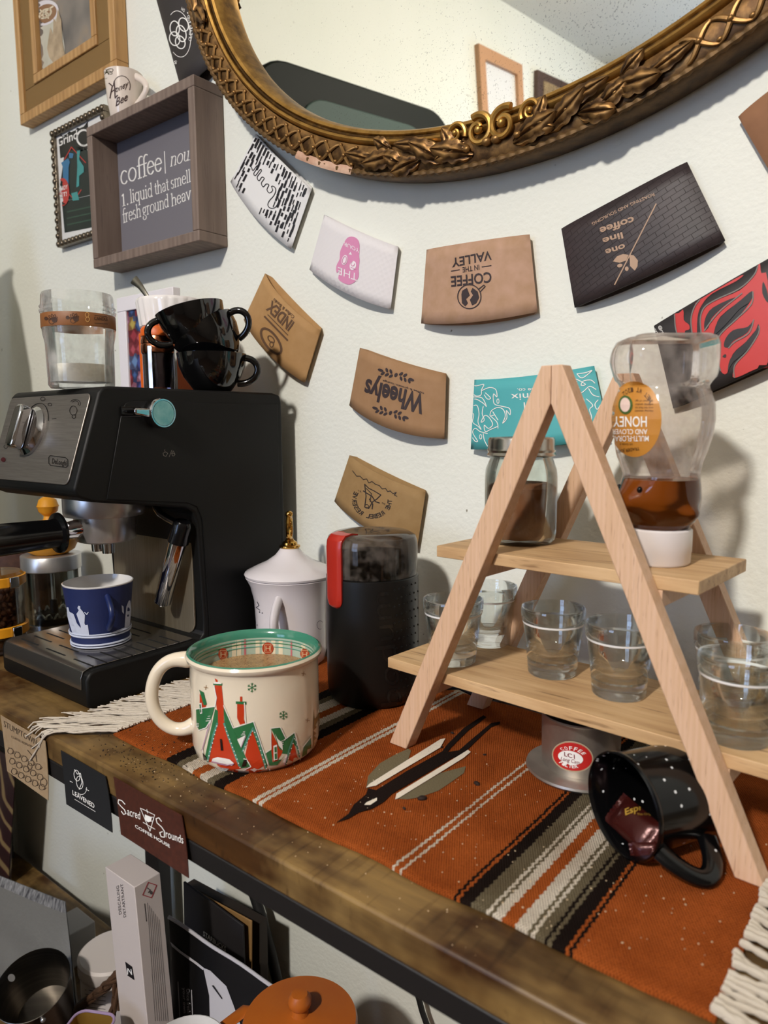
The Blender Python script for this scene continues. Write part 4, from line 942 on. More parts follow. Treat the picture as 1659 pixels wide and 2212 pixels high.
# brushed back plate
b = MB(); b.prism([(u + MXC - 0.003, v + 0.1155) for u, v in rrect(MX1 - MX0 - 0.022, 0.147, 0.014, 6)], lambda u, v, w: Vector((u, 0.4855 - 0.018 * (v - 0.06) * 0.0 + w, v)), -0.0016, 0.001)
splash = b.build('splash_plate', mat('splash_steel', '#a0957f', 0.34, 0.8, col2='#b0a58f', nscale=1.0, nvec=(500, 4, 6), bump=0.03, bscale=1.0, bdist=0.0001), em, bevel=0.0006)
# group head, portafilter
gy = 0.4266
b = MB(); b.lathe([(0, 0.208), (0.0425, 0.208), (0.0435, 0.2), (0.0435, 0.184), (0.0425, 0.1805), (0.040, 0.180), (0, 0.180)], (MXC, gy, 0), 56); b.build('group_head', M_chrome_soft, em)
b = MB(); b.lathe([(0, 0.180), (0.033, 0.180), (0.0333, 0.158), (0.0315, 0.1525), (0.026, 0.1505), (0, 0.1505)], (MXC, gy, 0), 48); pf = b.build('portafilter', M_chrome_soft, em)
b = MB()
b.tube([(MXC, gy - 0.032, 0.168), (MXC, gy - 0.046, 0.167), (MXC, gy - 0.052, 0.166)], [0.0105, 0.0095, 0.0115], 16); b.build('neck', M_chrome, pf)
b = MB(); b.lathe([(0, -0.052), (0.0185, -0.052), (0.022, -0.0535), (0.0215, -0.056), (0.0158, -0.0575), (0.0152, -0.062), (0.0163, -0.10), (0.0168, -0.135), (0.0155, -0.15), (0, -0.155)], (MXC, gy, 0.166), 28, axis=(0, 1, 0)); b.build('handle', M_gloss_black, pf)
for dx in (-0.011, 0.011):
    b = MB(); b.lathe([(0, 0.151), (0.0075, 0.151), (0.0068, 0.1385), (0.0052, 0.1385), (0.005, 0.146), (0, 0.146)], (MXC + dx, gy - 0.004, 0), 20); b.build('spout', M_chrome, pf)
# steam wand
def wy(px, py, y): return on_y(px, py, y)
b = MB(); b.tube([wy(336, 1088, 0.474), wy(338, 1098, 0.473), wy(346, 1110, 0.472), wy(362, 1120, 0.471), wy(384, 1132, 0.470)], 0.0042, 12); wand = b.build('steam_wand', M_chrome, em)
a0, a1, a2 = wy(396, 1126, 0.47), wy(390, 1174, 0.468), wy(351, 1300, 0.462); ax_ = (a2 - a0).normalized()
b = MB(); L0 = (a1 - a0).length; b.lathe([(0, 0), (0.0085, 0), (0.0105, 0.004), (0.0108, L0 * 0.6), (0.0118, L0 * 0.95), (0.0118, L0), (0, L0)], a0, 24, axis=ax_); b.build('wand_grip', M_gloss_black, wand)
L1 = (a2 - a0).length; b = MB(); b.lathe([(0, L0), (0.0096, L0), (0.0096, L1), (0.0088, L1 + 0.001), (0.004, L1 + 0.001), (0.0035, L1 + 0.005), (0, L1 + 0.005)], a0, 28, axis=ax_); b.build('froth_tube', M_chrome, wand)
# drip tray plate with slots
tp = [(0.3435, 0.0195), (0.3440, 0.0315), (0.3465, 0.0378), (0.3535, 0.0405), (0.478, 0.0405), (0.478, 0.0392), (0.354, 0.0392), (0.3475, 0.0368), (0.3452, 0.031), (0.3447, 0.0195)]
b = MB(); b.prism(tp, lambda u, v, w: Vector((w, u, v)), MX0 + 0.008, MX1 - 0.009); tray = b.build('drip_tray', mat('tray_steel', '#8e8983', 0.18, 0.9), em, bevel=0.0005)
M_void = mat('slot_black', '#030303', 0.9)
for xa, xb in ((-0.8133, -0.7737), (-0.7556, -0.7153), (-0.6971, -0.6600)):
    for k in range(8):
        b = MB(); b.box(((xa + xb) / 2, 0.3575 + 0.01452 * k, 0.0404), (xb - xa, 0.0021, 0.0006)); b.build('slot', M_void, tray, smooth=False)

# ================================================================== blue cup on the drip tray
cc = Vector((-0.7334, 0.4085, 0.0408))
bc = thing('jasperware_cup', 'blue cup with white raised figures and bands on the drip tray', 'cup', cc)
M_jasper = mat('jasper_blue', '#16214c', 0.55, col2='#1a2654', nscale=40); M_cameo = mat('cameo_white', '#b9bfd0', 0.6); M_inw = mat('white_glaze', '#d8d6d4', 0.15, coat=0.4)
b = MB(); b.lathe([(0, 0.002), (0.027, 0.002), (0.0285, 0.0), (0.0302, 0.0), (0.0305, 0.004), (0.0308, 0.012), (0.0315, 0.016), (0.0335, 0.040), (0.0358, 0.060), (0.0368, 0.0668)], cc, 56); cupb = b.build('body', M_jasper, bc)
b = MB(); b.lathe([(0.0368, 0.0668), (0.0372, 0.0680), (0.0360, 0.0685), (0.0345, 0.060), (0.0315, 0.030), (0.028, 0.008), (0.02, 0.005), (0, 0.005)], cc, 56); b.build('white_lining', M_inw, bc)
for z, r in ((0.0155, 0.0322), (0.0130, 0.0316), (0.0040, 0.0311), (0.0012, 0.0311)):
    b = MB(); b.tube([cc + Vector((r * math.cos(2 * PI * i / 48), r * math.sin(2 * PI * i / 48), z)) for i in range(48)], 0.0008 if z in (0.0155, 0.0012) else 0.0011, 6, closed=True); b.build('white_band', M_cameo, bc)
tw = (Vector((CAM.x, CAM.y, 0)) - Vector((cc.x, cc.y, 0))).normalized(); hd = (rotz(math.radians(14)) @ tw)
b = MB(); b.tube([cc + hd * (0.0335 + 0.016 * math.sin(PI * i / 14)) + Vector((0, 0, 0.058 - 0.036 * i / 14)) for i in range(15)], 0.0032, 10); b.build('handle', mat('jasper_handle', '#182450', 0.35), bc)
bv = bvh_of(cupb)
P = [[(170, 1308), (174, 1309), (174, 1314), (179, 1320), (184, 1328), (183, 1346), (186, 1353), (191, 1373), (176, 1374), (175, 1352), (169, 1335), (166, 1326), (171, 1318), (168, 1313)], [(175, 1352), (190, 1349), (193, 1372), (178, 1375)], [(145, 1311), (149, 1312), (151, 1321), (160, 1326), (167, 1346), (175, 1356), (178, 1372), (158, 1368), (152, 1350), (147, 1332)],
     [(277, 1297), (280, 1297), (281, 1304), (282, 1318), (279, 1352), (268, 1358), (270, 1330), (272, 1310)], [(262, 1307), (266, 1310), (267, 1326), (263, 1322)]]
P += stroke([(183, 1322), (188, 1327), (191, 1322)], 1.6) + stroke([(158, 1371), (200, 1374), (240, 1368), (280, 1352)], 3.0)
decal('cameo_figures', P, None, M_cameo, cupb, 0.0006, bv=bv)

# ================================================================== things on top of the machine
MT = 0.3177
# candle jar
jc = Vector((-0.7144, 0.3925, MT))
cj = thing('candle_jar', 'glass jar with a used cream candle and brown leaf label band', 'candle', jc)
M_jar = clear_mat('clear_jar_glass', '#fdfefd', 0.06, 0.03, haze=0.20, hazecol='#f4f2ee', edge=0.42)
b = MB(); b.lathe([(0, 0.001), (0.030, 0), (0.0322, 0.003), (0.0330, 0.045), (0.0345, 0.052), (0.0352, 0.058), (0.0352, 0.073), (0.0362, 0.0745), (0.0368, 0.077), (0.0355, 0.0785), (0.0366, 0.081), (0.0352, 0.083), (0.0345, 0.0925), (0.0335, 0.0945), (0.0322, 0.0925), (0.0325, 0.075), (0.0315, 0.05), (0.0305, 0.006), (0, 0.005)], jc, 56); jar = b.build('glass', M_jar, cj)
b = MB(); b.lathe([(0, 0.0055), (0.0298, 0.006), (0.0303, 0.0235), (0.028, 0.022), (0, 0.0205)], jc, 48); b.build('wax', mat('cream_wax', '#f0e9da', 0.5), cj)
b = MB(); b.lathe([(0.0356, 0.0595), (0.0358, 0.060), (0.0358, 0.0725), (0.0356, 0.073)], jc, 56); band = b.build('label_band', mat('brown_label', '#7a4c26', 0.5, col2='#86562e', nscale=40), cj)
bv = bvh_of(band); M_lab = mat('label_ink', '#3d2413', 0.6)
P = text('CANDLE', (203, 691), (233, 693), (0, -7), 0.012) + stroke([(204, 698), (232, 700)], 1) + stroke([(204, 681), (230, 684)], 1)
for cx_, cy_ in ((100, 690), (146, 688)):
    P += [ellipse(cx_ + 18, cy_ + 1, 6, 6, 14), ellipse(cx_, cy_ - 2, 4, 4, 12)] + ring(cx_ + 12, cy_ + 4, 6, 6, 1.2, 14)
    for k in range(5): P += ring(cx_ + 14 - 6 * math.cos(k * 0.7), cy_ - 6 * math.sin(k * 0.7) - 1, 5, 2, 1.0, 8, rot=k * 0.7)
decal('label_print', P, None, M_lab, band, 0.0003, bv=bv)
decal('label_monogram', ring(188, 680, 4, 5, 1.3, 12) + ring(189, 690, 4, 5, 1.3, 12), None, mat('label_gold', '#c79a5c', 0.5), band, 0.0003, bv=bv)
# white framed quilt picture
q0 = on_y(257, 836, 0.585)
qf = thing('framed_quilt_card', 'white framed card of bright quilt squares behind the candle jar', 'picture', (q0.x + 0.07, 0.59, MT))
qx0, qx1, qz1 = on_y(257, 760, 0.585).x, on_y(257, 760, 0.585).x + 0.135, on_y(262, 642, 0.585).z
M_whitecard = mat('white_frame_paint', '#e2dee2', 0.45)
for a, c, d, e in ((qx0, qx1, qz1 - 0.02, qz1), (qx0, qx1, MT, MT + 0.014), (qx0, qx0 + 0.021, MT + 0.014, qz1 - 0.02), (qx1 - 0.021, qx1, MT + 0.014, qz1 - 0.02)):
    b = MB(); plane_box(b, a, c, d, e, 0.585, 0.597); b.build('rail', M_whitecard, qf, bevel=0.001)
t = NT('quilt_squares'); v = t.coords((1, 1, 1), rot=(PI / 2, 0, 0)); ck = t.n('TexVoronoi', {'Vector': v, 'Scale': 55.0, 'Randomness': 0.35}, distance='MANHATTAN')
cr = t.ramp(t.n('SeparateColor', {'Color': ck.outputs['Color']}).outputs[0], [(0.0, '#3f4a86'), (0.2, '#a34a55'), (0.36, '#b48aa0'), (0.5, '#3c5a8c'), (0.62, '#a8954a'), (0.78, '#8c2f3a'), (0.9, '#5f7ea8')], 'CONSTANT')
ed = t.ramp(ck.outputs['Distance'], [(0.55, '#ffffff'), (0.8, '#8a4a58')]); cm = t.n('Mix', {0: 0.8, 6: cr, 7: ed}, data_type='RGBA', blend_type='MULTIPLY').outputs[2]
t.principled(Base_Color=cm, Roughness=0.6)
b = MB(); plane_box(b, qx0 + 0.021, qx1 - 0.021, MT + 0.014, qz1 - 0.02, 0.588, 0.594); b.build('quilt_print', t.m, qf, smooth=False)
# orange box behind, with ramekin and spoon on it
M_orange = mat('orange_card', '#cc5a14', 0.45, col2='#d4641c', nscale=20)
def at_d(px, D):
    d = ray(px, 780); k = D / math.hypot(d.x, d.y); return Vector((d.x * k, d.y * k, 0))
oc = at_d(366, 0.968) + Vector((0, 0, MT)); ozt = MT + 0.0778
ob_ = thing('coffee_box', 'orange coffee box standing behind the black cups', 'box', oc)
b = MB(); b.box((oc.x, oc.y, (MT + ozt) / 2), (0.056, 0.050, ozt - MT)); b.build('carton', M_orange, ob_, bevel=0.0012)
b = MB(); b.box((oc.x, oc.y - 0.0253, MT + 0.038), (0.04, 0.0006, 0.05)); b.build('label', mat('dark_red_label', '#7a2622', 0.5), ob_, smooth=False)
rc = at_d(375, 0.932) + Vector((0, 0, ozt + 0.0002))
rm = thing('ramekin', 'white fluted ramekin sitting on the orange box', 'ramekin', rc)
b = MB(); b.lathe([(0, 0), (0.034, 0), (0.0365, 0.002), (0.040, 0.030), (0.0405, 0.0335), (0.0395, 0.0345), (0.0375, 0.034), (0.035, 0.006), (0, 0.005)], rc, 96, rmod=lambda t, z: 1 + (0.05 * abs(math.cos(11 * t)) if 0.001 < z < 0.0335 else 0)); b.build('bowl', mat('porcelain', '#e3dedb', 0.12, coat=0.5), rm)
s0 = on_y(289, 604, rc.y); s1_ = on_y(318, 640, rc.y)
spn = thing('teaspoon', 'ornate silver teaspoon leaning in the white ramekin', 'spoon', (rc.x, rc.y, rc.z + 0.005))
b = MB(); pts = [rc + Vector((0.012, 0.004, 0.009)), s1_ + Vector((0.002, 0, -0.012)), s1_, s1_ * 0.5 + s0 * 0.5 + Vector((0, 0, 0.002)), s0]
b.tube(pts, [0.0022, 0.0022, 0.0028, 0.004, 0.0062], 10, flat=(1.0, 0.3, (0.4, -0.9, 0.2))); b.build('handle', mat('old_silver', '#8e8a80', 0.3, 1.0), spn)
b = MB(); b.ell(rc + Vector((0.017, 0.005, 0.0095)), (0.014, 0.010, 0.003), 14, 8); b.build('spoon_bowl', MATS['old_silver'], spn)
# little cafetiere
pc = at_d(345, 0.908) + Vector((0, 0, MT))
fp = thing('small_cafetiere', 'little glass coffee press with copper collar and orange lid', 'coffee press', pc)
M_copper = mat('copper', '#b4704e', 0.2, 1.0)
b = MB(); b.lathe([(0, 0.001), (0.0185, 0.001), (0.0195, 0.003), (0.0195, 0.052), (0.0186, 0.052), (0.0186, 0.004), (0, 0.003)], pc, 36); b.build('beaker', clear_mat('press_glass', '#e9e6ea', 0.12, 0.03, edge=0.5), fp)
for q in range(4):
    a = math.radians(25 + 90 * q); b = MB(); b.box(pc + Vector((0.0200 * math.cos(a), 0.0200 * math.sin(a), 0.027)), (0.0025, 0.006, 0.054), rotz(a)); b.build('frame_strap', M_chrome, fp, bevel=0.0006)
b = MB(); b.lathe([(0.0203, 0.046), (0.0210, 0.047), (0.0210, 0.056), (0.0203, 0.057), (0.0196, 0.056), (0.0196, 0.047)], pc, 36, close=True); b.build('collar', M_copper, fp)
b = MB(); b.lathe([(0, 0.066), (0.0195, 0.066), (0.0208, 0.060), (0.0208, 0.0575), (0, 0.0575)], pc, 36); b.build('lid_rim', M_copper, fp)
b = MB(); b.lathe([(0, 0.0775), (0.004, 0.0775), (0.018, 0.0770), (0.0205, 0.074), (0.0205, 0.066), (0, 0.066)], pc, 36); b.build('lid', M_orange, fp)
b = MB(); b.lathe([(0, 0.050), (0.017, 0.050), (0.017, 0.006), (0, 0.006)], pc, 24); b.build('plunger_screen', mat('press_inner', '#6d666c', 0.15, 0.9), fp)
# three black cups in a leaning stack
M_cupblk = mat('black_glaze', '#070708', 0.06, coat=0.6)
VR = Vector((0.781, 0.624, 0)).normalized(); VU = Vector((0, 0, 1)); VF = VU.cross(VR)
def cup(label, base, axis, hdir, zlo=0.0):
    axis = axis.normalized(); th = thing('coffee_cup', label, 'cup', base, 'black glazed coffee cups stacked on the machine')
    pr = [(0, 0.0015), (0.0165, 0.0015), (0.018, 0), (0.0195, 0.0005), (0.0235, 0.006), (0.0305, 0.016), (0.0350, 0.028), (0.0368, 0.040), (0.0372, 0.0425), (0.0362, 0.0430), (0.0350, 0.040), (0.0330, 0.028), (0.0285, 0.017), (0.02, 0.007), (0, 0.005)]
    b = MB(); b.lathe([(r_ * 1.06, z_) for r_, z_ in pr], base, 52, axis=axis); b.build('bowl', M_cupblk, th)
    hdir = (hdir - axis * hdir.dot(axis)).normalized()
    b = MB(); b.tube([base + hdir * (0.0375 + 0.0165 * math.cos(math.radians(118 - 13.6 * i)) - 0.006 * (i / 16) ** 2) + axis * (0.0235 + 0.0145 * math.sin(math.radians(118 - 13.6 * i))) for i in range(17)], 0.0033, 10, flat=(1.15, 0.85, axis.cross(hdir))); b.build('handle', M_cupblk, th)
    return th
cb0 = Vector((-0.6770, 0.5308, MT))
cup('black glazed coffee cup standing upright, lowest of the stack', cb0, VU, VR)
S = 1 / 1790.0  # metres per pixel at that distance
def off(px, py): return cb0 + VR * ((px - 462) * S) + VU * ((842 - py) * S)
ax2 = (VU * math.cos(math.radians(35)) - VR * math.sin(math.radians(35)))
cup('black glazed coffee cup tipped over steeply in the middle of the stack', off(484, 776) + VF * 0.012, ax2, VR * 1.0 + VU * 0.3 - VF * 0.15)
ax3 = (VU * math.cos(math.radians(15)) - VR * math.sin(math.radians(15)))
cup('black glazed coffee cup tilted on top of the stack', off(437, 748) + VF * 0.004, ax3, -VR - VF * 0.25)

# ================================================================== behind the machine, past its left side
pc = Vector((-0.9905, 0.4833, 0))
cf = thing('cafetiere', 'large glass coffee press with a chrome collar beside the machine', 'coffee press', pc)
b = MB(); b.lathe([(0, 0.002), (0.036, 0.002), (0.0375, 0.005), (0.0375, 0.092), (0.0366, 0.092), (0.0366, 0.006), (0, 0.004)], pc, 48); b.build('beaker', clear_mat('beaker_glass', '#eef0ec', 0.08, 0.03, edge=0.45), cf)
b = MB(); b.lathe([(0.0385, 0.080), (0.0395, 0.081), (0.0395, 0.100), (0.0388, 0.101), (0.037, 0.1015), (0, 0.1015), (0, 0.0995), (0.036, 0.0995), (0.0378, 0.098), (0.0378, 0.08)], pc, 48); b.build('collar', M_chrome_soft, cf)
b = MB(); b.lathe([(0, 0.0), (0.039, 0.0), (0.039, 0.006), (0, 0.006)], pc, 40); b.build('base', M_chrome, cf)
for q in (40, 130):
    a = math.radians(q); b = MB(); b.box(pc + Vector((0.0384 * math.cos(a), 0.0384 * math.sin(a), 0.042)), (0.0015, 0.011, 0.08), rotz(a)); b.build('frame_strap', M_chrome, cf, bevel=0.0005)
b = MB(); b.tube([pc + Vector((0, 0, 0.012)), pc + Vector((0, 0, 0.0995))], 0.0028, 10); b.build('plunger_rod', M_chrome_soft, cf)
b = MB(); b.tube([pc + Vector(((0.030 + 0.003 * math.cos(i * 0.9)) * math.cos(2 * PI * i / 120), (0.030 + 0.003 * math.cos(i * 0.9)) * math.sin(2 * PI * i / 120), 0.016 + 0.004 * math.sin(i * 0.9))) for i in range(120)], 0.0014, 6, closed=True); b.build('filter_coil', M_chrome_soft, cf)
b = MB(); b.lathe([(0, 0.010), (0.033, 0.010), (0.034, 0.014), (0.006, 0.016), (0.005, 0.035), (0, 0.037)], pc, 32); b.build('plunger_disc', mat('dark_steel', '#3a3634', 0.4, 0.8), cf)
M_yel = mat('yellow_silicone', '#c98a1e', 0.5, sub=0.05)
yd = pc + Vector((0, 0, 0.1016))
yl = thing('silicone_lid', 'yellow domed silicone lid with a ball knob resting on the coffee press', 'lid', yd)
b = MB(); b.lathe([(0, 0.0), (0.022, 0.0), (0.032, 0.006), (0.0375, 0.018), (0.0365, 0.030), (0.030, 0.040), (0.018, 0.046), (0.007, 0.048), (0.0058, 0.053), (0.008, 0.056), (0, 0.06)], yd, 44); b.build('dome', M_yel, yl)
b = MB(); b.lathe([(0, 0.052), (0.006, 0.0535), (0.0125, 0.060), (0.0138, 0.066), (0.0148, 0.0672), (0.0138, 0.0685), (0.0115, 0.076), (0.006, 0.080), (0, 0.081)], yd, 32); b.build('knob', M_yel, yl)
# coffee bean jar with yellow clips
jc2 = Vector((-0.9279, 0.3783, 0)); R_ = 0.0335
bj = thing('bean_jar', 'clip top glass jar of coffee beans with yellow clasps', 'jar', jc2)
b = MB(); b.lathe([(0, 0.001), (R_ - 0.001, 0.001), (R_, 0.004), (R_, 0.083), (R_ - 0.0015, 0.083), (R_ - 0.0015, 0.005), (0, 0.004)], jc2, 44); b.build('glass', clear_mat('bean_jar_glass', '#e8e6e0', 0.07, 0.03, edge=0.4), bj)
b = MB(); b.lathe([(0, 0.1), (R_ - 0.002, 0.1), (R_ + 0.0012, 0.097), (R_ + 0.0012, 0.083), (0, 0.083)], jc2, 44); b.build('lid', clear_mat('lid_glass', '#d8d8d4', 0.12, 0.03, edge=0.4), bj)
M_yp = mat('yellow_clip', '#d9931c', 0.4)
for z0, z1 in ((0.084, 0.0965), (0.022, 0.0345)):
    b = MB(); b.lathe([(R_ + 0.0002, z0), (R_ + 0.0035, z0 + 0.001), (R_ + 0.0035, z1 - 0.001), (R_ + 0.0002, z1)], jc2, 44, close=True); b.build('clip_band', M_yp, bj)
e = Vector((0.42, -0.30, 0)).normalized()
for z in (0.090, 0.028):
    b = MB(); a = math.atan2(e.y, e.x) + 0.85; b.box(jc2 + Vector(((R_ + 0.005) * math.cos(a), (R_ + 0.005) * math.sin(a), z)), (0.004, 0.012, 0.013), rotz(a)); b.build('clasp', M_chrome, bj, bevel=0.001)
bm_ = MB(); rnd = random.Random(5)
bean = []
for k in range(330):
    a = rnd.uniform(0, 2 * PI); rr_ = (R_ - 0.007) * math.sqrt(rnd.uniform(0.55, 1)); z = rnd.uniform(0.008, 0.078)
    bm_.ell(jc2 + Vector((rr_ * math.cos(a), rr_ * math.sin(a), z)), (0.0052, 0.0036, 0.003), 8, 6, Matrix.Rotation(rnd.uniform(0, 6), 3, 'X') @ Matrix.Rotation(rnd.uniform(0, 6), 3, 'Z'))
o = bm_.build('coffee_beans', mat('roasted_bean', '#8a5a44', 0.4, col2='#9b6b52', nscale=200), bj); o['kind'] = 'stuff'
# wooden canister
wc = Vector((-1.13, 0.50, 0)); b = MB(); b.lathe([(0, 0), (0.055, 0), (0.058, 0.004), (0.058, 0.108), (0.060, 0.110), (0.060, 0.120), (0.056, 0.126), (0, 0.128)], wc, 40)
tag(b.build('wooden_canister', wood_mat('walnut_turned', '#33221a', '#45302a', '#523a30', 'x', 1.0, 0.45), org=wc), 'round dark wooden canister behind the bean jar', 'canister')
# ================================================================== woven runner
RZ0 = 0.0004; RT = 0.0036
rx0, rx1, ry0, ry1 = -0.579, on_z(1548, 2196, RT).x, 0.3285, 0.606
stripe_px = [  # colour starts (pixels along the front hem)
 ((245, 1590), 'o'), ((346, 1642), 'k'), ((364, 1654), 'g'), ((378, 1660), 'w'), ((401, 1670), 'o'), ((415, 1678), 'w'), ((434, 1688), 'g'), ((446, 1694), 'k'), ((470, 1704), 'o'),
 ((531, 1733), 'w'), ((536.5, 1736), 'o'), ((541, 1738), 'w'), ((547, 1741), 'o'),
 ((829, 1879), 'w'), ((837, 1884), 'o'), ((843, 1888), 'w'), ((851, 1892), 'o'),
 ((960, 1951), 'k'), ((966, 1954), 'o'), ((971, 1957), 'k'), ((996, 1969), 'g'), ((1001, 1971), 'k'), ((1005, 1973), 'g'), ((1030, 1984), 'w'), ((1039, 1987), 'g'), ((1045, 1990), 'w'), ((1066, 1998), 'o'), ((1095, 2012), 'w'), ((1121, 2025), 'g'), ((1127, 2028), 'w'), ((1134, 2031), 'g'), ((1160, 2043), 'k'), ((1166, 2046), 'g'), ((1172, 2048), 'k'), ((1208, 2064), 'o'), ((1213, 2066), 'k'), ((1219, 2069), 'o')]
cw = {'o': '#b25c28', 'k': '#211814', 'g': '#746a54', 'w': '#e6dccb'}
t = NT('runner_weave'); tc = t.n('TexCoord'); sx_ = t.n('SeparateXYZ', {'Vector': tc.outputs['Object']})
weft = t.n('Math', {0: t.n('Math', {0: sx_.outputs['Y'], 1: 1250.0}, operation='MULTIPLY').outputs[0]}, operation='SINE').outputs[0]
nz = t.noise(t.coords((1, 1, 1)), 260, 3, 0.6)
jit = t.n('Math', {0: t.n('Math', {0: nz, 1: 0.5}, operation='SUBTRACT').outputs[0], 1: 0.0035}, operation='MULTIPLY').outputs[0]
jit2 = t.n('Math', {0: weft, 1: 0.00045}, operation='MULTIPLY').outputs[0]
xx = t.n('Math', {0: t.n('Math', {0: sx_.outputs['X'], 1: jit}, operation='ADD').outputs[0], 1: jit2}, operation='ADD').outputs[0]
fac = t.n('Math', {0: xx, 1: rx1 - rx0}, operation='DIVIDE').outputs[0]
def stops(lst): return [(max(0, (on_z(p[0], p[1], RT).x - rx0) / (rx1 - rx0)), cw[c]) for p, c in lst]
A = stops(stripe_px[:18]); B = stops(stripe_px[17:]); B[0] = (0.0, cw['o']) ; 
split = A[-1][0] - 0.002
ra = t.ramp(fac, A[:-1], 'CONSTANT'); rb = t.ramp(fac, [(0.0, cw['o'])] + stops(stripe_px[17:]), 'CONSTANT')
gt = t.n('Math', {0: fac, 1: split}, operation='GREATER_THAN').outputs[0]
col = t.n('Mix', {0: gt, 6: ra, 7: rb}, data_type='RGBA').outputs[2]
wx_ = t.n('Math', {0: t.n('Math', {0: sx_.outputs['X'], 1: 3400.0}, operation='MULTIPLY').outputs[0]}, operation='SINE').outputs[0]
weave = t.n('Math', {0: t.n('Math', {0: t.n('Math', {0: sx_.outputs['Y'], 1: 2100.0}, operation='MULTIPLY').outputs[0]}, operation='SINE').outputs[0], 1: wx_}, operation='MULTIPLY').outputs[0]
fuzz = t.noise(t.coords((1, 1, 1)), 900, 3, 0.7)
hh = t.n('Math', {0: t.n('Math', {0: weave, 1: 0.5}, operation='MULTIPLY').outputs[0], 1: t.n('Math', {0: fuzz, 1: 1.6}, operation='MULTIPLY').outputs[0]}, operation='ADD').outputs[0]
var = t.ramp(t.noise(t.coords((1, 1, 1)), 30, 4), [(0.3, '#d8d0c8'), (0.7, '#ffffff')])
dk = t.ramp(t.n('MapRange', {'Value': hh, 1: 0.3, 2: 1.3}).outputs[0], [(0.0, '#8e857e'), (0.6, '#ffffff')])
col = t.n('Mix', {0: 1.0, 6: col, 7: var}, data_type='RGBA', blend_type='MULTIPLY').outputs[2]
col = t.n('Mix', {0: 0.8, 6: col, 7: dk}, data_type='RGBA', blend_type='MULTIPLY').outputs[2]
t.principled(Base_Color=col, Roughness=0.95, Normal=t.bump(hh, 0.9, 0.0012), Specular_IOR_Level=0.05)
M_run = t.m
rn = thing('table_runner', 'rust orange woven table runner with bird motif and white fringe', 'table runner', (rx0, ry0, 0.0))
rnd = random.Random(11)
def runtop(u, v):
    x = rx0 + (rx1 - rx0) * u; y = ry0 + (ry1 - ry0) * v
    edge = min(v, 1 - v) * (ry1 - ry0)
    wob = 0.0011 * math.sin(x * 61) * math.exp(-edge / 0.006)
    z = RT + 0.0003 * math.sin(x * 90 + y * 40) - 0.0012 * math.exp(-edge / 0.0016)
    return Vector((x, y + wob * (1 if v < 0.5 else 0), z)), Vector((0, 0, 1))
b = MB(); b.sheet(runtop, 190, 90, RT - RZ0 - 0.0015); cloth = b.build('cloth', M_run, rn, ang=80)
bvr = bvh_of(cloth)
def yarn(col, nm): return mat(nm, col, 0.95, col2=col, bump=0.8, bscale=700, bdist=0.001, spec=0.05)
M_yk, M_yw, M_yg, M_yo = yarn('#1e1613', 'yarn_black'), yarn('#e2d8c8', 'yarn_white'), yarn('#6d644e', 'yarn_grey'), yarn('#b25c28', 'yarn_orange')
def qb(pts): return [(500 + x / 2.37, 1460 + y / 2.37) for x, y in pts]
decal('wing_motif', [qb([(690, 580), (700, 515), (760, 450), (830, 410), (905, 375), (920, 385), (905, 430), (880, 470), (700, 575)]), qb([(850, 632), (1070, 500), (1200, 465), (1190, 500), (1120, 550), (1060, 590), (960, 625), (900, 635)])], None, M_yg, cloth, 0.0005, bv=bvr)
decal('bird_motif', [qb([(535, 757), (600, 710), (625, 665), (690, 610), (700, 580), (740, 590), (900, 490), (1080, 390), (1100, 360), (1190, 270), (1290, 205), (1305, 215), (1210, 285), (1120, 375), (1105, 395), (1165, 385), (1240, 320), (1330, 245), (1375, 238), (1375, 250), (1330, 265), (1245, 345), (1180, 410), (1130, 425), (820, 610), (780, 650), (720, 685), (650, 705), (600, 735)])], None, M_yk, cloth, 0.0008, bv=bvr)
decal('white_bars', [qb([(690, 578), (705, 560), (1070, 330), (1095, 325), (1070, 372), (740, 568)]), qb([(838, 640), (845, 610), (1210, 385), (1225, 395), (1190, 425), (860, 630)]), qb([(680, 668), (690, 655), (745, 630), (745, 645), (710, 668)])], None, M_yw, cloth, 0.0011, bv=bvr)
# fringe
M_fr = mat('fringe_yarn', '#c2b8aa', 0.95, bump=0.7, bscale=900, bdist=0.001, spec=0.1)
def strand(root, tip, rad, sag, nm='fringe_strand'):
    P = []; n = 22; ph = rnd.uniform(0, 6)
    side_ = Vector((-(tip - root).y, (tip - root).x, 0)).normalized()
    for i in range(n + 1):
        u = i / n; p = root.lerp(tip, u) + side_ * (0.0022 * math.sin(u * 4 + ph) + sag * math.sin(PI * u))
        z = 0.0034 * (1 - u) + 0.0016 * u + 0.0016 * abs(math.sin(u * 6 + ph))
        if p.y < TY0 + 0.001:
            over = TY0 + 0.001 - p.y; p.y = TY0 - 0.0018 - 0.006 * min(1, over * 14); z = 0.0018 - over * 1.35
        p.z = z + rad * 0.5; P.append(p)
    b = MB(); b.tube(P, [rad * (1.1 - 0.45 * (i / n)) * (1 + 0.2 * math.sin(i * 2.3)) for i in range(n + 1)], 7); return b.build(nm, M_fr, rn)
for i in range(118):
    i = i * 61 / 117; y = ry0 + 0.002 + 0.165 * (i / 61) ** 1.05
    L = rnd.uniform(0.062, 0.088) + (0.016 if i < 16 else 0); a = math.radians(rnd.gauss(216, 5) - 16 * (i / 61))
    root = Vector((rx0 + 0.002, y, 0)); tip = root + Vector((math.cos(a), math.sin(a), 0)) * L
    tip.x = max(tip.x, MX1 + 0.004) if tip.y > 0.343 else tip.x
    strand(root, tip, rnd.uniform(0.0007, 0.0012), rnd.uniform(-0.008, 0.006))
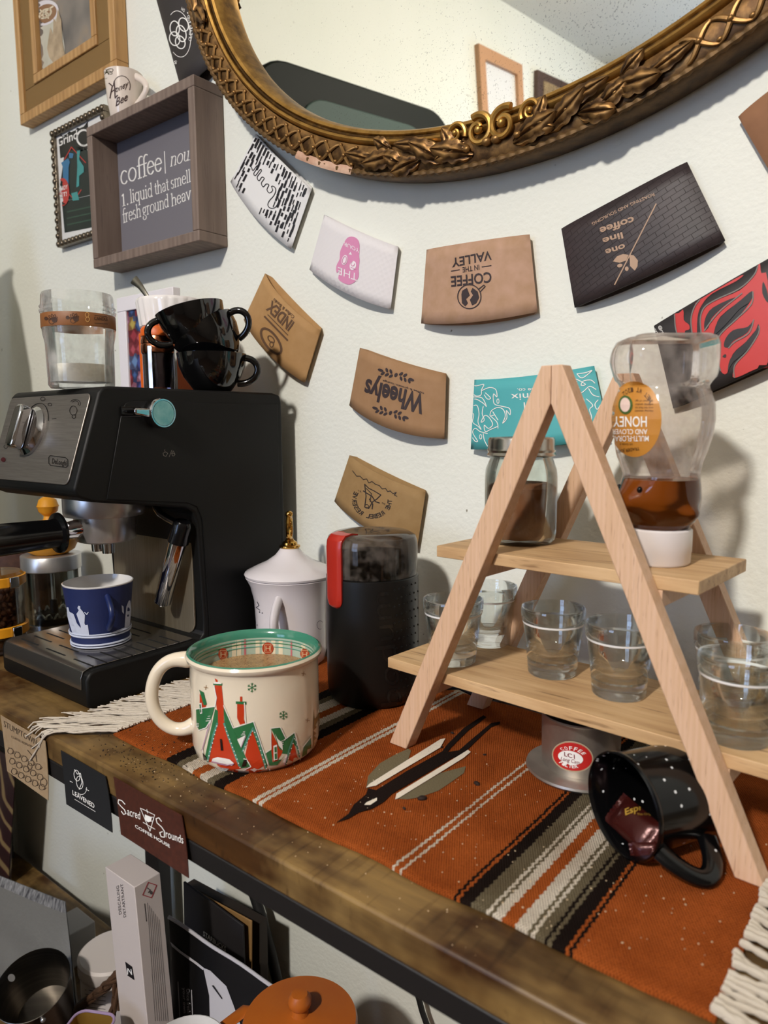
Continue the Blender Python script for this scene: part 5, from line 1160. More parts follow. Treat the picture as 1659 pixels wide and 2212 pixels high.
for i in range(34):
    y = ry0 + 0.002 + 0.15 * i / 33; root = Vector((rx1 - 0.002, y, 0)); a = math.radians(rnd.gauss(-8, 9))
    strand(root, root + Vector((math.cos(a), math.sin(a), 0)) * rnd.uniform(0.05, 0.075), rnd.uniform(0.0016, 0.0024), rnd.uniform(-0.004, 0.004))
# crumbs
def scatter(name, label, n, m, smin, smax, region, seed, aspect=1.0):
    r = random.Random(seed); b = MB()
    for k in range(n):
        x, y, z = region(r); s_ = r.uniform(smin, smax)
        b.ell((x, y, z + s_ * 0.5), (s_ * r.uniform(0.7, 1.2) * aspect, s_ * r.uniform(0.6, 1), s_ * r.uniform(0.5, 0.9)), 5, 3, Matrix.Rotation(r.uniform(0, 6), 3, 'Z'))
    o = b.build(name, m, org=(-0.35, 0.36, 0.002)); tag(o, label, 'crumbs'); o['kind'] = 'stuff'; return o
def reg_runner(r): return (r.uniform(-0.56, rx1 - 0.01), min(0.6, 0.335 + abs(r.gauss(0, 0.085))), RT)
def reg_hem(r): return (r.triangular(-0.58, -0.1, -0.5), r.uniform(0.297, 0.327), 0.0)
scatter('sugar_grains', 'scattered pale sugar grains on the orange runner', 340, mat('sugar', '#cdb491', 0.5), 0.0003, 0.0007, reg_runner, 1)
scatter('table_crumbs', 'pale crumbs along the table edge in front of the runner', 70, MATS['sugar'], 0.0002, 0.0006, reg_hem, 2)
scatter('coffee_grounds', 'dark coffee grounds spilled around the Christmas mug', 260, mat('grounds', '#1d120c', 0.8), 0.0003, 0.0008, lambda r: (r.gauss(-0.505, 0.035), 0.297 + abs(r.gauss(0, 0.04)), 0.0 if r.random() < 0.3 else RT), 3)
for px, py, s_, wh in ((912, 1724, 0.0032, 'large broken piece of dark coffee bean below the tip of the grey wing'), (1030, 1692, 0.0026, 'chipped dark coffee bean piece between the bird motif and the double white stripe'), (873, 1746, 0.0014, 'tiny dark bean crumb in front of the grey wing on the orange weave'), (977, 1583, 0.0016, 'dark bean crumb beside the shadow of the stand leg on the runner'), (1047, 1630, 0.0013, 'tiny dark bean crumb past the end of the lower white bar'), (954, 1613, 0.0014, 'dark bean crumb lying on the end of the upper white bar')):
    p = on_z(px, py, RT + 0.001); b = MB(); b.ell(p, (s_ * 1.25, s_ * 0.8, s_ * 0.55), 7, 5, rotz(px)); o = b.build('bean_fragment', mat('bean_dark', '#22130d', 0.6), org=p)
    tag(o, wh, 'coffee bean', 'coffee bean pieces on the runner')

# ================================================================== Christmas mug
mc = Vector((-0.4525, 0.3887, RT + 0.0002)); MR = 0.0536
M_cream = mat('mug_cream_glaze', '#e0d3bd', 0.14, coat=0.5, col2='#dccfb9', nscale=25)
xm = thing('christmas_mug', 'cream enamel style mug printed with red and green snowy houses', 'mug', mc)
b = MB(); b.lathe([(0, 0.002), (0.042, 0.002), (0.044, 0.0), (0.047, 0.0005), (0.0515, 0.005), (0.0533, 0.012), (MR, 0.03), (MR, 0.070), (0.0532, 0.078), (0.0538, 0.0815), (0.0556, 0.0845)], mc, 72); mugb = b.build('body', M_cream, xm)
b = MB(); b.lathe([(0.0538, 0.0815), (0.0562, 0.0835), (0.0568, 0.0862), (0.0556, 0.0882)], mc, 72); b.build('rolled_rim', M_cream, xm)
M_green_gl = mat('green_glaze', '#3d7d66', 0.14, coat=0.5)
b = MB(); b.lathe([(0.0556, 0.0882), (0.0540, 0.0890), (0.0520, 0.0872), (0.0508, 0.0835), (0.0505, 0.0815)], mc, 72); b.build('green_rim', M_green_gl, xm)
b = MB(); b.lathe([(0.0505, 0.0815), (0.0502, 0.06), (0.050, 0.02), (0.045, 0.006), (0, 0.005)], mc, 72); inner = b.build('plaid_lining', mat('plaid_base', '#a3b3a4', 0.2, coat=0.3), xm)
b = MB(); b.lathe([(0, 0.0660), (0.030, 0.0660), (0.047, 0.0662), (0.0498, 0.0666)], mc, 64)
t = NT('milky_coffee'); f1 = t.noise(t.coords(), 120, 5, 0.7); f2 = t.noise(t.coords(), 700, 3, 0.7)
cc_ = t.ramp(f1, [(0.3, '#8a6a48'), (0.55, '#a08058'), (0.75, '#b3926a')]); bub = t.ramp(f2, [(0.36, '#5c452f'), (0.46, '#ffffff')])
t.principled(Base_Color=t.n('Mix', {0: 0.7, 6: cc_, 7: bub}, data_type='RGBA', blend_type='MULTIPLY').outputs[2], Roughness=0.25, Normal=t.bump(f2, 0.3, 0.0006))
b.build('coffee', t.m, xm)
left = -VR
hp = []
for px, py in ((418, 1452), (390, 1448), (362, 1452), (338, 1472), (324, 1505), (320, 1540), (328, 1575), (350, 1602), (378, 1612), (402, 1606), (424, 1592)):
    hp.append(mc + left * ((551 - px) / 2585.0) + Vector((0, 0, (1652 - py) / 2585.0)) )
b = MB(); b.tube(hp, [0.0085, 0.0066, 0.0060, 0.0058, 0.0058, 0.0058, 0.0058, 0.0058, 0.0060, 0.0066, 0.0082], 14); hd_ = b.build('handle', M_cream, xm)
sm = hd_.modifiers.new('smooth', 'SUBSURF'); sm.levels = 1; sm.render_levels = 2
bvm = bvh_of(mugb)
def q2(pts): return [(280 + x / 3.606, 1340 + y / 3.606) for x, y in pts]
M_pr, M_pg, M_pt, M_pw, M_pk, M_pp = mat('print_red', '#b83a1c', 0.2, coat=0.4), mat('print_green', '#2e6a40', 0.2, coat=0.4), mat('print_teal', '#4f8a78', 0.2, coat=0.4), mat('print_white', '#e6e2dc', 0.2, coat=0.4), mat('print_black', '#1c1714', 0.2, coat=0.4), mat('print_pink', '#b98aa6', 0.2, coat=0.4)
red = [[(665, 505), (718, 505), (733, 660), (735, 780), (760, 860), (810, 1000), (850, 1120), (872, 1150), (870, 1188), (660, 1150), (575, 1100), (605, 1082), (630, 990), (690, 790), (680, 690)],
       [(838, 650), (895, 650), (890, 770), (900, 800), (860, 812), (838, 760)], [(860, 592), (878, 592), (878, 632), (860, 632)], [(960, 850), (1000, 960), (1060, 1180), (890, 1190), (882, 1165), (940, 1130), (900, 1050), (925, 930)],
       [(1105, 865), (1150, 960), (1195, 1020), (1150, 1095), (1115, 1100), (1100, 980)], [(1275, 950), (1310, 1080), (1305, 1105), (1225, 1132)], [(1405, 960), (1415, 1030), (1375, 1052)], [(548, 570), (600, 655), (576, 735), (548, 660)], [(665, 450), (685, 462), (690, 480), (672, 478)]]
grn = [[(668, 690), (690, 702), (690, 800), (612, 1100), (590, 1060)], [(735, 680), (800, 820), (910, 1080), (940, 1112), (935, 1140), (870, 1152), (845, 1090), (740, 800)], [(520, 690), (665, 672), (640, 760), (600, 830), (545, 855), (525, 820)], [(545, 540), (580, 560), (605, 655), (580, 662)],
       [(652, 488), (724, 490), (722, 508), (654, 504)], [(808, 845), (965, 790), (960, 840), (880, 1010), (850, 930)], [(965, 790), (1000, 880), (1085, 1165), (1068, 1182), (955, 850)], [(828, 630), (910, 632), (910, 655), (828, 650)], [(1100, 838), (1170, 835), (1212, 920), (1198, 1020), (1165, 1000), (1130, 900)],
       [(1058, 1030), (1100, 1010), (1112, 1105), (1180, 1080), (1215, 1040), (1150, 1125), (1090, 1130)], [(1280, 875), (1215, 925), (1185, 1035), (1228, 1040), (1205, 1150), (1272, 955), (1310, 1000), (1328, 1090), (1330, 1060)], [(1410, 905), (1352, 990), (1340, 1062), (1415, 1020)]]
decal('green_roofs', [q2(p) for p in grn], None, M_pg, mugb, 0.0004, bv=bvm)
decal('red_houses', [q2(p) for p in red], None, M_pr, mugb, 0.0003, bv=bvm)
teal = stroke(q2([(686, 800), (655, 890), (640, 960), (612, 1098)]), 4) + stroke(q2([(738, 800), (770, 900), (810, 1010), (855, 1130)]), 4) + stroke(q2([(962, 835), (920, 920), (880, 1020)]), 3.5) + stroke(q2([(968, 850), (1010, 960), (1060, 1150)]), 3.5) + stroke(q2([(1278, 900), (1240, 1000), (1215, 1120)]), 3) + stroke(q2([(1285, 920), (1315, 1040), (1325, 1090)]), 2.5)
decal('teal_trim', teal, None, M_pt, mugb, 0.0006, bv=bvm)
dots = []
for a, c, n in (((684, 820), (616, 1085), 9), ((748, 830), (862, 1140), 11), ((958, 860), (888, 1010), 6), ((975, 870), (1065, 1150), 9), ((1280, 920), (1220, 1110), 6), ((1290, 930), (1325, 1080), 5)):
    for i in range(n): dots.append(ellipse(*q2([(a[0] + (c[0]-a[0]) * i / (n - 1), a[1] + (c[1]-a[1]) * i / (n - 1))])[0], 1.3, 1.3, 8))
wht = [[(650, 1075), (690, 1062), (780, 1078), (815, 1108), (800, 1128), (700, 1105), (645, 1092)], [(672, 1135), (775, 1150), (782, 1190), (688, 1182)], [(940, 1155), (1000, 1155), (1002, 1190), (942, 1192)], [(1118, 975), (1145, 965), (1150, 1080), (1120, 1088)], [(548, 645), (566, 640), (572, 722), (556, 726)], [(840, 925), (905, 890), (880, 950), (868, 985)], [(655, 490), (668, 478), (700, 478), (722, 494)], [(1130, 880), (1150, 920), (1185, 950), (1190, 1010), (1160, 975)], [(1220, 1040), (1225, 1060), (1195, 1150), (1150, 1155), (1190, 1100)]]
out = []
for st in ([(520, 690), (668, 668)], [(600, 835), (640, 770), (575, 1000), (578, 1030)], [(668, 672), (680, 600), (660, 505)], [(735, 660), (810, 835), (965, 785), (1090, 1160)], [(1060, 1028), (1100, 1000), (1095, 838), (1172, 830), (1215, 920)], [(1200, 930), (1280, 870), (1335, 1080)], [(1345, 985), (1412, 900)], [(545, 855), (600, 835)], [(885, 1165), (945, 1135), (912, 1080), (890, 1075)], [(895, 640), (905, 800)]): out += stroke(q2(st), 1.8)
for k in range(3): out += stroke(q2([(600 + k * 8, 782 - k * 18), (632, 778 - k * 18)]), 1.1) + stroke(q2([(870 + k * 8, 890 - k * 12), (900, 886 - k * 12)]), 1.1) + stroke(q2([(1160 + k * 8, 968 - k * 14), (1195, 962 - k * 14)]), 1.1) + stroke(q2([(524, 800 + k * 12), (545, 802 + k * 12)]), 1.1)
decal('snow_and_lights', dots + [q2(p) for p in wht] + out, None, M_pw, mugb, 0.0008, bv=bvm)
decal('window_panes', [q2(p) for p in ([(682, 1145), (704, 1148), (708, 1178), (690, 1175)], [(712, 1149), (734, 1152), (738, 1182), (716, 1180)], [(742, 1153), (764, 1156), (770, 1186), (748, 1184)], [(948, 1162), (968, 1162), (968, 1188), (950, 1188)], [(974, 1162), (994, 1162), (996, 1188), (974, 1188)], [(1124, 985), (1140, 980), (1142, 1022), (1126, 1026)], [(1126, 1034), (1142, 1030), (1144, 1072), (1128, 1078)], [(552, 652), (562, 650), (564, 682), (555, 684)], [(556, 690), (565, 688), (567, 714), (559, 716)])], None, M_pg, mugb, 0.0011, bv=bvm)
decal('dark_openings', [q2(p) for p in ([(708, 920), (722, 920), (732, 1010), (715, 1010)], [(890, 1085), (915, 1080), (905, 1130), (872, 1135)], [(575, 1025), (600, 1060), (605, 1085), (585, 1085)])], None, M_pk, mugb, 0.0010, bv=bvm)
decal('pink_edge_lines', stroke(q2([(645, 1092), (700, 1108), (760, 1122), (812, 1112)]), 2) + stroke(q2([(628, 800), (575, 1000), (565, 1010)]), 1.2) + stroke(q2([(905, 900), (870, 985)]), 1.2) + stroke(q2([(1222, 1050), (1190, 1145)]), 1.2), None, M_pp, mugb, 0.0012, bv=bvm)  # pink edging that belongs to the mug print
castle = [q2([(1432, 690), (1440, 770), (1475, 715), (1478, 900), (1440, 1010), (1425, 1020), (1428, 860)])]
decal('castle', castle, None, mat('print_tan', '#8a6e45', 0.3), mugb, 0.0004, bv=bvm)
for (cx_, cy_), r in ((q2([(953, 523)])[0], 10), (q2([(1196, 738)])[0], 9)):
    P = []
    for k in range(6):
        a = k * PI / 3 + PI / 6; e_ = (cx_ + r * math.cos(a), cy_ + r * math.sin(a)); P += stroke([(cx_, cy_), e_], 1.5)
        m_ = (cx_ + r * 0.62 * math.cos(a), cy_ + r * 0.62 * math.sin(a))
        for s_ in (0.8, -0.8): P += stroke([m_, (m_[0] + 3.6 * math.cos(a + s_), m_[1] + 3.6 * math.sin(a + s_))], 1.2)
    decal('snowflake', P, None, M_pg, mugb, 0.0004, bv=bvm)
P = []
for c_ in q2([(597, 522), (1352, 415), (1383, 778)]):
    for k in range(2): P += stroke([(c_[0] - 4.5 * math.cos(k * PI / 2 + 0.2), c_[1] - 4.5 * math.sin(k * PI / 2 + 0.2)), (c_[0] + 4.5 * math.cos(k * PI / 2 + 0.2), c_[1] + 4.5 * math.sin(k * PI / 2 + 0.2))], 1.3)
decal('gold_stars', P, None, mat('print_gold', '#8f6a44', 0.3), mugb, 0.0004, bv=bvm)
bvi = bvh_of(inner)
def innerarc(th0, th1, z, n=40): return [mc + Vector((0.0503 * math.cos(th0 + (th1 - th0) * i / n), 0.0503 * math.sin(th0 + (th1 - th0) * i / n), z)) for i in range(n + 1)]
for z in (0.0795, 0.0765, 0.0730):
    b = MB(); pts = innerarc(0, 2 * PI, z, 72)[:-1]; b.tube(pts, 0.00055, 5, closed=True); b.build('plaid_line', M_green_gl if z > 0.079 else (MATS['print_teal'] if z < 0.074 else M_pg), xm)
P = []
for x in (505, 516, 556, 570, 590, 606, 655): P.append([(x - 4, 1375), (x + 5, 1375), (x + 5, 1440), (x - 4, 1440)])
for q in P: decal('plaid_band', [q], None, mat('plaid_cream', '#d9cdb2', 0.2), inner, 0.0002, bv=bvi)
for q in ([(527, 1372), (531, 1372), (532, 1440), (527, 1440)], [(628, 1376), (631, 1376), (632, 1440), (628, 1440)]): decal('plaid_red_line', [q], None, mat('plaid_red', '#b3686c', 0.2), inner, 0.0003, bv=bvi)
for q in (ellipse(481, 1413, 10.5, 13.5, 20), ellipse(579, 1400, 12.5, 13, 20), ellipse(660, 1413, 10, 12, 20, rot=-0.3)): decal('round_emblem', [q], None, mat('emblem_red', '#a03c20', 0.2), inner, 0.0007, bv=bvi)
for cx_, cy_ in ((481, 1413), (579, 1400), (660, 1413)):
    P = stroke([(cx_ - 4, cy_ - 5), (cx_ - 4, cy_ + 5)], 1.2) + stroke([(cx_ + 4, cy_ - 5), (cx_ + 4, cy_ + 5)], 1.2) + stroke([(cx_ - 4, cy_), (cx_ + 4, cy_)], 1.2) + stroke([(cx_ - 7, cy_ - 8), (cx_ + 7, cy_ - 8), (cx_ + 6, cy_), (cx_ + 7, cy_ + 8), (cx_ - 7, cy_ + 8), (cx_ - 6, cy_)], 0.9, True)
    decal('emblem_letter', P, None, mat('emblem_cream', '#d8b890', 0.3), inner, 0.0009, bv=bvi)

# ================================================================== lidded sugar jar
sc_ = Vector((-0.5955, 0.5690, RT))
sj = thing('sugar_jar', 'white lidded ceramic jar with a gold ring finial beside the machine', 'jar', sc_)
M_cer = mat('white_ceramic', '#d6d0d2', 0.16, coat=0.4)
b = MB(); b.lathe([(0, 0.002), (0.032, 0.002), (0.034, 0), (0.038, 0.003), (0.041, 0.015), (0.0412, 0.05), (0.0425, 0.075), (0.0465, 0.092), (0.0515, 0.1015), (0.0505, 0.1025), (0.046, 0.101), (0.04, 0.08), (0.038, 0.01), (0, 0.006)], sc_, 56); jb = b.build('body', M_cer, sj)
b = MB(); b.lathe([(0, 0.1), (0.045, 0.1), (0.0522, 0.1032), (0.0530, 0.1055), (0.0515, 0.1078), (0.040, 0.1135), (0.027, 0.1195), (0.017, 0.1265), (0.0125, 0.1320), (0.0108, 0.1345), (0, 0.1345)], sc_, 56); lid = b.build('lid', M_cer, sj)
M_gold = mat('polished_gold', '#c79a4e', 0.12, 1.0)
b = MB(); b.lathe([(0, 0.1345), (0.0112, 0.1345), (0.0122, 0.136), (0.0118, 0.1375), (0.009, 0.1385), (0.0085, 0.141), (0.0048, 0.1435), (0.0042, 0.1455), (0, 0.1455)], sc_, 28); b.build('finial_base', M_gold, lid)
b = MB(); e = Vector((0.60, -0.80, 0)).normalized()
b.tube([sc_ + Vector((0, 0, 0.158)) + e * (0.0105 * math.sin(2 * PI * i / 24)) + Vector((0, 0, -0.0135 * math.cos(2 * PI * i / 24))) for i in range(24)], 0.0027, 8, closed=True); b.build('finial_ring', M_gold, lid)
b = MB(); b.ell(sc_ + Vector((0, 0, 0.1735)), (0.0045, 0.0045, 0.004), 12, 8); b.build('finial_tip', M_gold, lid)
hdj = (Vector((0.70, -0.72, 0)) + VR * -0.28).normalized()
b = MB(); b.tube([sc_ + hdj * (0.041 + 0.020 * math.sin(PI * (i / 14) ** 0.8)) + Vector((0, 0, 0.083 - 0.055 * i / 14)) for i in range(15)], 0.0055, 12, flat=(1.2, 0.85, (hdj.y, -hdj.x, 0))); b.build('handle', M_cer, sj)
bv = bvh_of(jb); P = stroke([(556, 1300), (560, 1308), (554, 1312), (562, 1318)], 1.5) + [ellipse(561, 1322, 1.3, 1.6, 8), ellipse(567, 1324, 1.1, 1.4, 8), ellipse(556, 1350, 1.1, 1.6, 8)]
P += ring(691, 1350, 7, 9, 0.9, 16, 1.2, 5.6)
decal('flower_motif', P, None, mat('grey_blue_print', '#4a4a55', 0.3), jb, 0.0004, bv=bv)

# ================================================================== coffee grinder
gc = Vector((-0.4510, 0.5437, RT)); GR = 0.0465
gr = thing('coffee_grinder', 'black electric coffee grinder with smoky clear lid and red switch', 'coffee grinder', gc)
M_grb = mat('grinder_black_rubber', '#0d0c0b', 0.38, bump=0.03, bscale=1200, bdist=0.0001)
b = MB(); b.lathe([(0, 0), (0.040, 0), (0.0435, 0.003), (0.0455, 0.008), (GR, 0.02), (GR, 0.12), (0.0462, 0.1265), (0.0445, 0.1275), (0.043, 0.126), (0, 0.126)], gc, 72); gb = b.build('housing', M_grb, gr)
b = MB(); b.lathe([(0.0442, 0.1275), (0.0452, 0.128), (0.0455, 0.155), (0.0452, 0.160), (0.0435, 0.1655), (0.038, 0.1688), (0.025, 0.170), (0, 0.1702), (0, 0.1688), (0.025, 0.1686), (0.037, 0.1672), (0.0422, 0.164), (0.0438, 0.159), (0.0440, 0.1275)], gc, 72); b.build('lid', clear_mat('smoky_lid', '#d2cbc4', 0.10, 0.05, haze=0.32, hazecol='#a89e94', edge=0.42), gr)
b = MB(); b.lathe([(0.0395, 0.1262), (0.0405, 0.128), (0.0405, 0.146), (0.0390, 0.147), (0.037, 0.146), (0.036, 0.132), (0, 0.128)], gc, 56); b.build('grinding_bowl', mat('dark_bowl', '#1c1a1a', 0.25, 0.4), gr)
th0 = math.atan2(*(lambda d: (d.y, d.x))((on_y(718, 1230, 0.52) - gc).to_2d())) if False else None
bvg = bvh_of(gb); d = ray(722, 1262).normalized(); loc, nor, i_, ds_ = bvg.ray_cast(CAM, d); ths = math.atan2(loc.y - gc.y, loc.x - gc.x)
prof_sw = [(0.0458, 0.098), (0.0485, 0.101), (0.0495, 0.108), (0.0495, 0.158), (0.0485, 0.165), (0.0440, 0.1700), (0.036, 0.1715), (0.030, 0.1705)]
b = MB()
def swf(u, v):
    k = v * (len(prof_sw) - 1); i = min(int(k), len(prof_sw) - 2); f = k - i
    r = prof_sw[i][0] + (prof_sw[i+1][0] - prof_sw[i][0]) * f; z = prof_sw[i][1] + (prof_sw[i+1][1] - prof_sw[i][1]) * f
    hw = 0.0125 * (1 if z > 0.108 else max(0.25, math.sqrt(max(0, 1 - ((0.108 - z) / 0.0105) ** 2))))
    x = (u - 0.5) * 2; a = ths + x * hw / r; dr = -0.0014 * max(0, abs(x) - 0.75) / 0.25
    n_ = Vector((math.cos(a), math.sin(a), 0)); p = gc + n_ * (r + dr) + Vector((0, 0, z))
    nn = n_ if z < 0.16 else (n_ + Vector((0, 0, 1.2))).normalized()
    return p, nn
b.sheet(swf, 12, 42, 0.0022); b.build('switch', mat('red_plastic', '#a82a1e', 0.3, coat=0.2), gr, ang=50)
P = text('bodum', (868, 1522), (840, 1278), (-46, 5), 0.0)
lt_ = decal('embossed_lettering', P, None, mat('embossed_black', '#161514', 0.22), gb, 0.0005, bv=bvg)
bm_ = MB()
for r in range(14):
    for c in range(6):
        px = 852 + c * 10.3 - (c * c) * 0.25 + (5 if r % 2 else 0); py = 1275 + r * 18 - c * 3.2
        d = ray(px, py).normalized(); loc, nor, i_, ds_ = bvg.ray_cast(CAM, d)
        if loc is not None: bm_.ell(loc, 0.0011, 6, 4)
o = bm_.build('grip_dots', M_grb, gr); o['kind'] = 'stuff'
b = MB(); b.tube([gc + Vector((0.035, 0.028, 0.006)), Vector((-0.40, 0.585, 0.010)), Vector((-0.378, 0.592, 0.014)), Vector((-0.362, 0.594, 0.010)), Vector((-0.352, 0.600, 0.0062)), Vector((-0.345, 0.615, 0.004)), Vector((-0.34, 0.635, 0.004))], 0.0028, 10); b.build('power_cord', M_rubber, gr)
# ================================================================== A-frame stand
SC = Vector((-0.2195, 0.5275, RT)); SA = math.radians(-3.66); cS, sS = math.cos(SA), math.sin(SA)
def sl(x, y, z): return Vector((SC.x + x * cS - y * sS, SC.y + x * sS + y * cS, RT + z))
st = thing('shelf_stand', 'small unfinished wooden A-frame stand with two shelves on the runner', 'shelf stand', SC)
M_leg = wood_mat('pale_pine', '#c8a382', '#cea98a', '#d3b094', 'z', 2.3, 0.6, streak='#8a6240', streak_amt=0.45)
M_shelf = wood_mat('pale_paulownia', '#b08c62', '#c09c70', '#cba97e', 'x', 1.3, 0.6, fine=0.55, streak='#6b4a2a', streak_amt=0.7)
legs = ([(-0.1445, 0.0), (-0.1255, 0.0), (0.0047, 0.288), (0.0047, 0.3137), (-0.0028, 0.3137)], [(0.1365, 0.0), (0.1535, 0.0), (0.0128, 0.3137), (0.0051, 0.3137), (0.0051, 0.288)])
for yl in (-0.0650, 0.0487):
    for lp in legs:
        b = MB(); b.prism(lp, lambda u, v, w: sl(u, w, v), yl - 0.0065, yl + 0.0065); b.build('leg', M_leg, st, bevel=0.0007)
uz, lz = 0.1800 - RT, 0.0740 - RT
for nm, hw, y0, y1, zt in (('upper_shelf', 0.1035, -0.0582, 0.040, uz), ('lower_shelf', 0.158, -0.0582, 0.0418, lz)):
    b = MB(); b.prism([(-hw, zt - 0.0092), (hw, zt - 0.0092), (hw, zt), (-hw, zt)], lambda u, v, w: sl(u, w, v), y0, y1); b.build(nm, M_shelf, st, bevel=0.0006)
    for x0_, x1_ in ((-0.135, 0.0008), (0.145, 0.0090)):
        xr = x0_ + (x1_ - x0_) * (zt - 0.015) / 0.3137
        b = MB(); b.prism([(xr - 0.006, zt - 0.021), (xr + 0.006, zt - 0.021), (xr + 0.006, zt - 0.0094), (xr - 0.006, zt - 0.0094)], lambda u, v, w: sl(u, w, v), -0.0582, 0.0418); b.build('cross_bar', M_leg, st, bevel=0.0005)
UZ, LZ = RT + uz, RT + lz
# ================================================================== shot glasses
M_shot = glass_mat('shot_glass_clear', '#fdfefd', 0.0, 1.48, 0.34)
def shot(x, y, label):
    c = Vector((x, y, LZ + 0.0003)); th = thing('shot_glass', label, 'shot glass', c, 'thick based shot glasses on the lower shelf of the stand')
    pr = [(0.0208, 0.0140), (0.0245, 0.0435), (0.0256, 0.0450), (0.0262, 0.0535), (0.0257, 0.0555), (0.0245, 0.0557), (0.0240, 0.054), (0.0228, 0.040), (0.0196, 0.021), (0.0165, 0.0165), (0.010, 0.0142), (0, 0.0138)]
    b = MB(); b.lathe(pr, c, 56); b.build('glass', clear_mat('shot_wall_glass', '#fafcfb', 0.2, 0.01, edge=0.36, cap=0.4), th)
    b = MB(); b.lathe([(0, 0.0), (0.0185, 0.0), (0.0197, 0.0012), (0.0200, 0.004), (0.0206, 0.0125), (0.0195, 0.0135), (0.0160, 0.0134), (0.010, 0.0125), (0, 0.0120)], c, 56); b.build('thick_base', M_shot, th)
    b = MB(); b.lathe([(0.02452, 0.0424), (0.02468, 0.0427), (0.02484, 0.0440), (0.02475, 0.0443)], c, 56, close=True); b.build('white_line', mat('fired_white_line', '#e4e2de', 0.3), th)
    return th
def at_dist(px, D):
    d = ray(px, 1300); k = D / math.hypot(d.x, d.y); return d.x * k, d.y * k
shot(-0.3299, 0.5065, 'clear shot glass with white line by the grinder, behind the front leg')
gx_, gy_ = at_dist(1056, 0.660); shot(gx_, gy_, 'clear shot glass at the back of the shelf against the wall below the cocoa jar')
shot(-0.2487, 0.5311, 'clear shot glass with white line at the middle of the lower shelf')
shot(-0.1885, 0.5189, 'clear shot glass with white line just inside the front leg below the honey bottle')
gx_, gy_ = at_dist(1588, 0.553); shot(gx_, gy_, 'rear one of two clear shot glasses at the shelf end outside the leg')
gx_, gy_ = at_dist(1607, 0.499); shot(gx_, gy_, 'front one of two clear shot glasses at the shelf end outside the leg')
# ================================================================== mason jar of cocoa
jc = Vector((-0.2812, 0.5330, UZ + 0.0003))
mj = thing('mason_jar', 'glass mason jar of brown cocoa powder with a silver screw lid', 'jar', jc)
pr = [(0, 0.002), (0.022, 0.001), (0.0255, 0.0), (0.0285, 0.003), (0.0297, 0.009), (0.0297, 0.054), (0.0290, 0.061), (0.0262, 0.068), (0.0250, 0.071), (0.0250, 0.079), (0.0238, 0.079), (0.0240, 0.071), (0.0275, 0.061), (0.0285, 0.054), (0.0285, 0.009), (0.026, 0.0035), (0, 0.004)]
b = MB(); b.lathe(pr, jc, 56); b.build('glass', clear_mat('mason_glass', '#f8fbf9', 0.07, 0.02, haze=0.08, hazecol='#cbb9a4', edge=0.42), mj)
b = MB(); b.lathe([(0, 0.0045), (0.0255, 0.0045), (0.0280, 0.010), (0.0281, 0.046), (0.022, 0.0495), (0.012, 0.048), (0, 0.047)], jc, 40, rmod=lambda t, z: 1 + (0.0 if z < 0.044 else 0.02 * math.sin(3 * t))); b.build('cocoa_powder', mat('cocoa', '#754628', 0.95, col2='#845334', nscale=80, bump=0.4, bscale=300), mj)
M_lid = mat('lid_steel', '#a9a49c', 0.24, 1.0)
b = MB(); b.lathe([(0.0272, 0.0715), (0.0282, 0.0725), (0.0272, 0.0745), (0.0280, 0.0765), (0.0272, 0.0785), (0.0272, 0.0850), (0.0262, 0.0868), (0.0240, 0.0870), (0.0235, 0.0862), (0, 0.0862)], jc, 100, rmod=lambda t, z: 1 + (0.010 * math.sin(50 * t) if 0.0786 < z < 0.086 else 0)); b.build('screw_lid', M_lid, mj)
# ================================================================== upside-down honey bottle
bc_ = Vector((-0.1606, 0.5090, UZ + 0.0003)); BF = Vector((-0.56, -0.83, 0)).normalized(); BS = Vector((-BF.y, BF.x, 0))
hbr = thing('honey_bottle', 'clear bear shaped honey bottle standing upside down on a white cap', 'honey bottle', bc_)
zr = [(0.0245, 0.0190), (0.030, 0.0235), (0.038, 0.0262), (0.046, 0.0272), (0.055, 0.0265), (0.062, 0.0255), (0.070, 0.0268), (0.080, 0.0300), (0.090, 0.0325), (0.100, 0.0335), (0.110, 0.0330), (0.118, 0.0305), (0.1225, 0.0285), (0.126, 0.0286), (0.131, 0.0297), (0.140, 0.0303), (0.149, 0.0302), (0.1535, 0.0290), (0.1555, 0.0255)]
def ang(t, c): return abs((t - c + PI) % (2 * PI) - PI)
def bear_r(t, z):     # t measured from the bear's front
    k = 1.0
    g = lambda dt, dz, st, sz: math.exp(-(dt / st) ** 2 - (dz / sz) ** 2)
    k += 0.34 * g(ang(t, 0), z - 0.043, 0.42, 0.010)            # muzzle
    for s_ in (1, -1):
        k += 0.24 * g(ang(t, s_ * 1.75), z - 0.036, 0.28, 0.006)   # ears
        k += 0.15 * g(ang(t, s_ * 1.15), z - 0.074, 0.35, 0.010)   # arms
        k += 0.17 * g(ang(t, s_ * 0.55), z - 0.141, 0.36, 0.012)   # feet
    k -= 0.20 * g(ang(t, 0), z - 0.142, 0.12, 0.014) + 0.05 * g(ang(t, 0), z - 0.062, 0.9, 0.004)
    if z > 0.12:
        sq = (abs(math.cos(t + 0.3)) ** 5 + abs(math.sin(t + 0.3)) ** 5) ** -0.2; f = min(1, max(0, (z - 0.1215) / 0.006)); k *= 1 + f * (sq * 0.97 - 1.0)
    return k
bt0 = math.atan2(BF.y, BF.x)
def bear_grid(zs, scale, n=80, off_=0.0):
    b = MB()
    b.grid(lambda u, v: (lambda z, r, t: bc_ + Vector((math.cos(t + bt0), math.sin(t + bt0), 0)) * ((r * bear_r(t, z) - off_) * scale) + Vector((0, 0, z)))(*((lambda k: (zs[k][0], zs[k][1], 2 * PI * u))(round(v * (len(zs) - 1))))), n, len(zs) - 1, closeu=True)
    return b
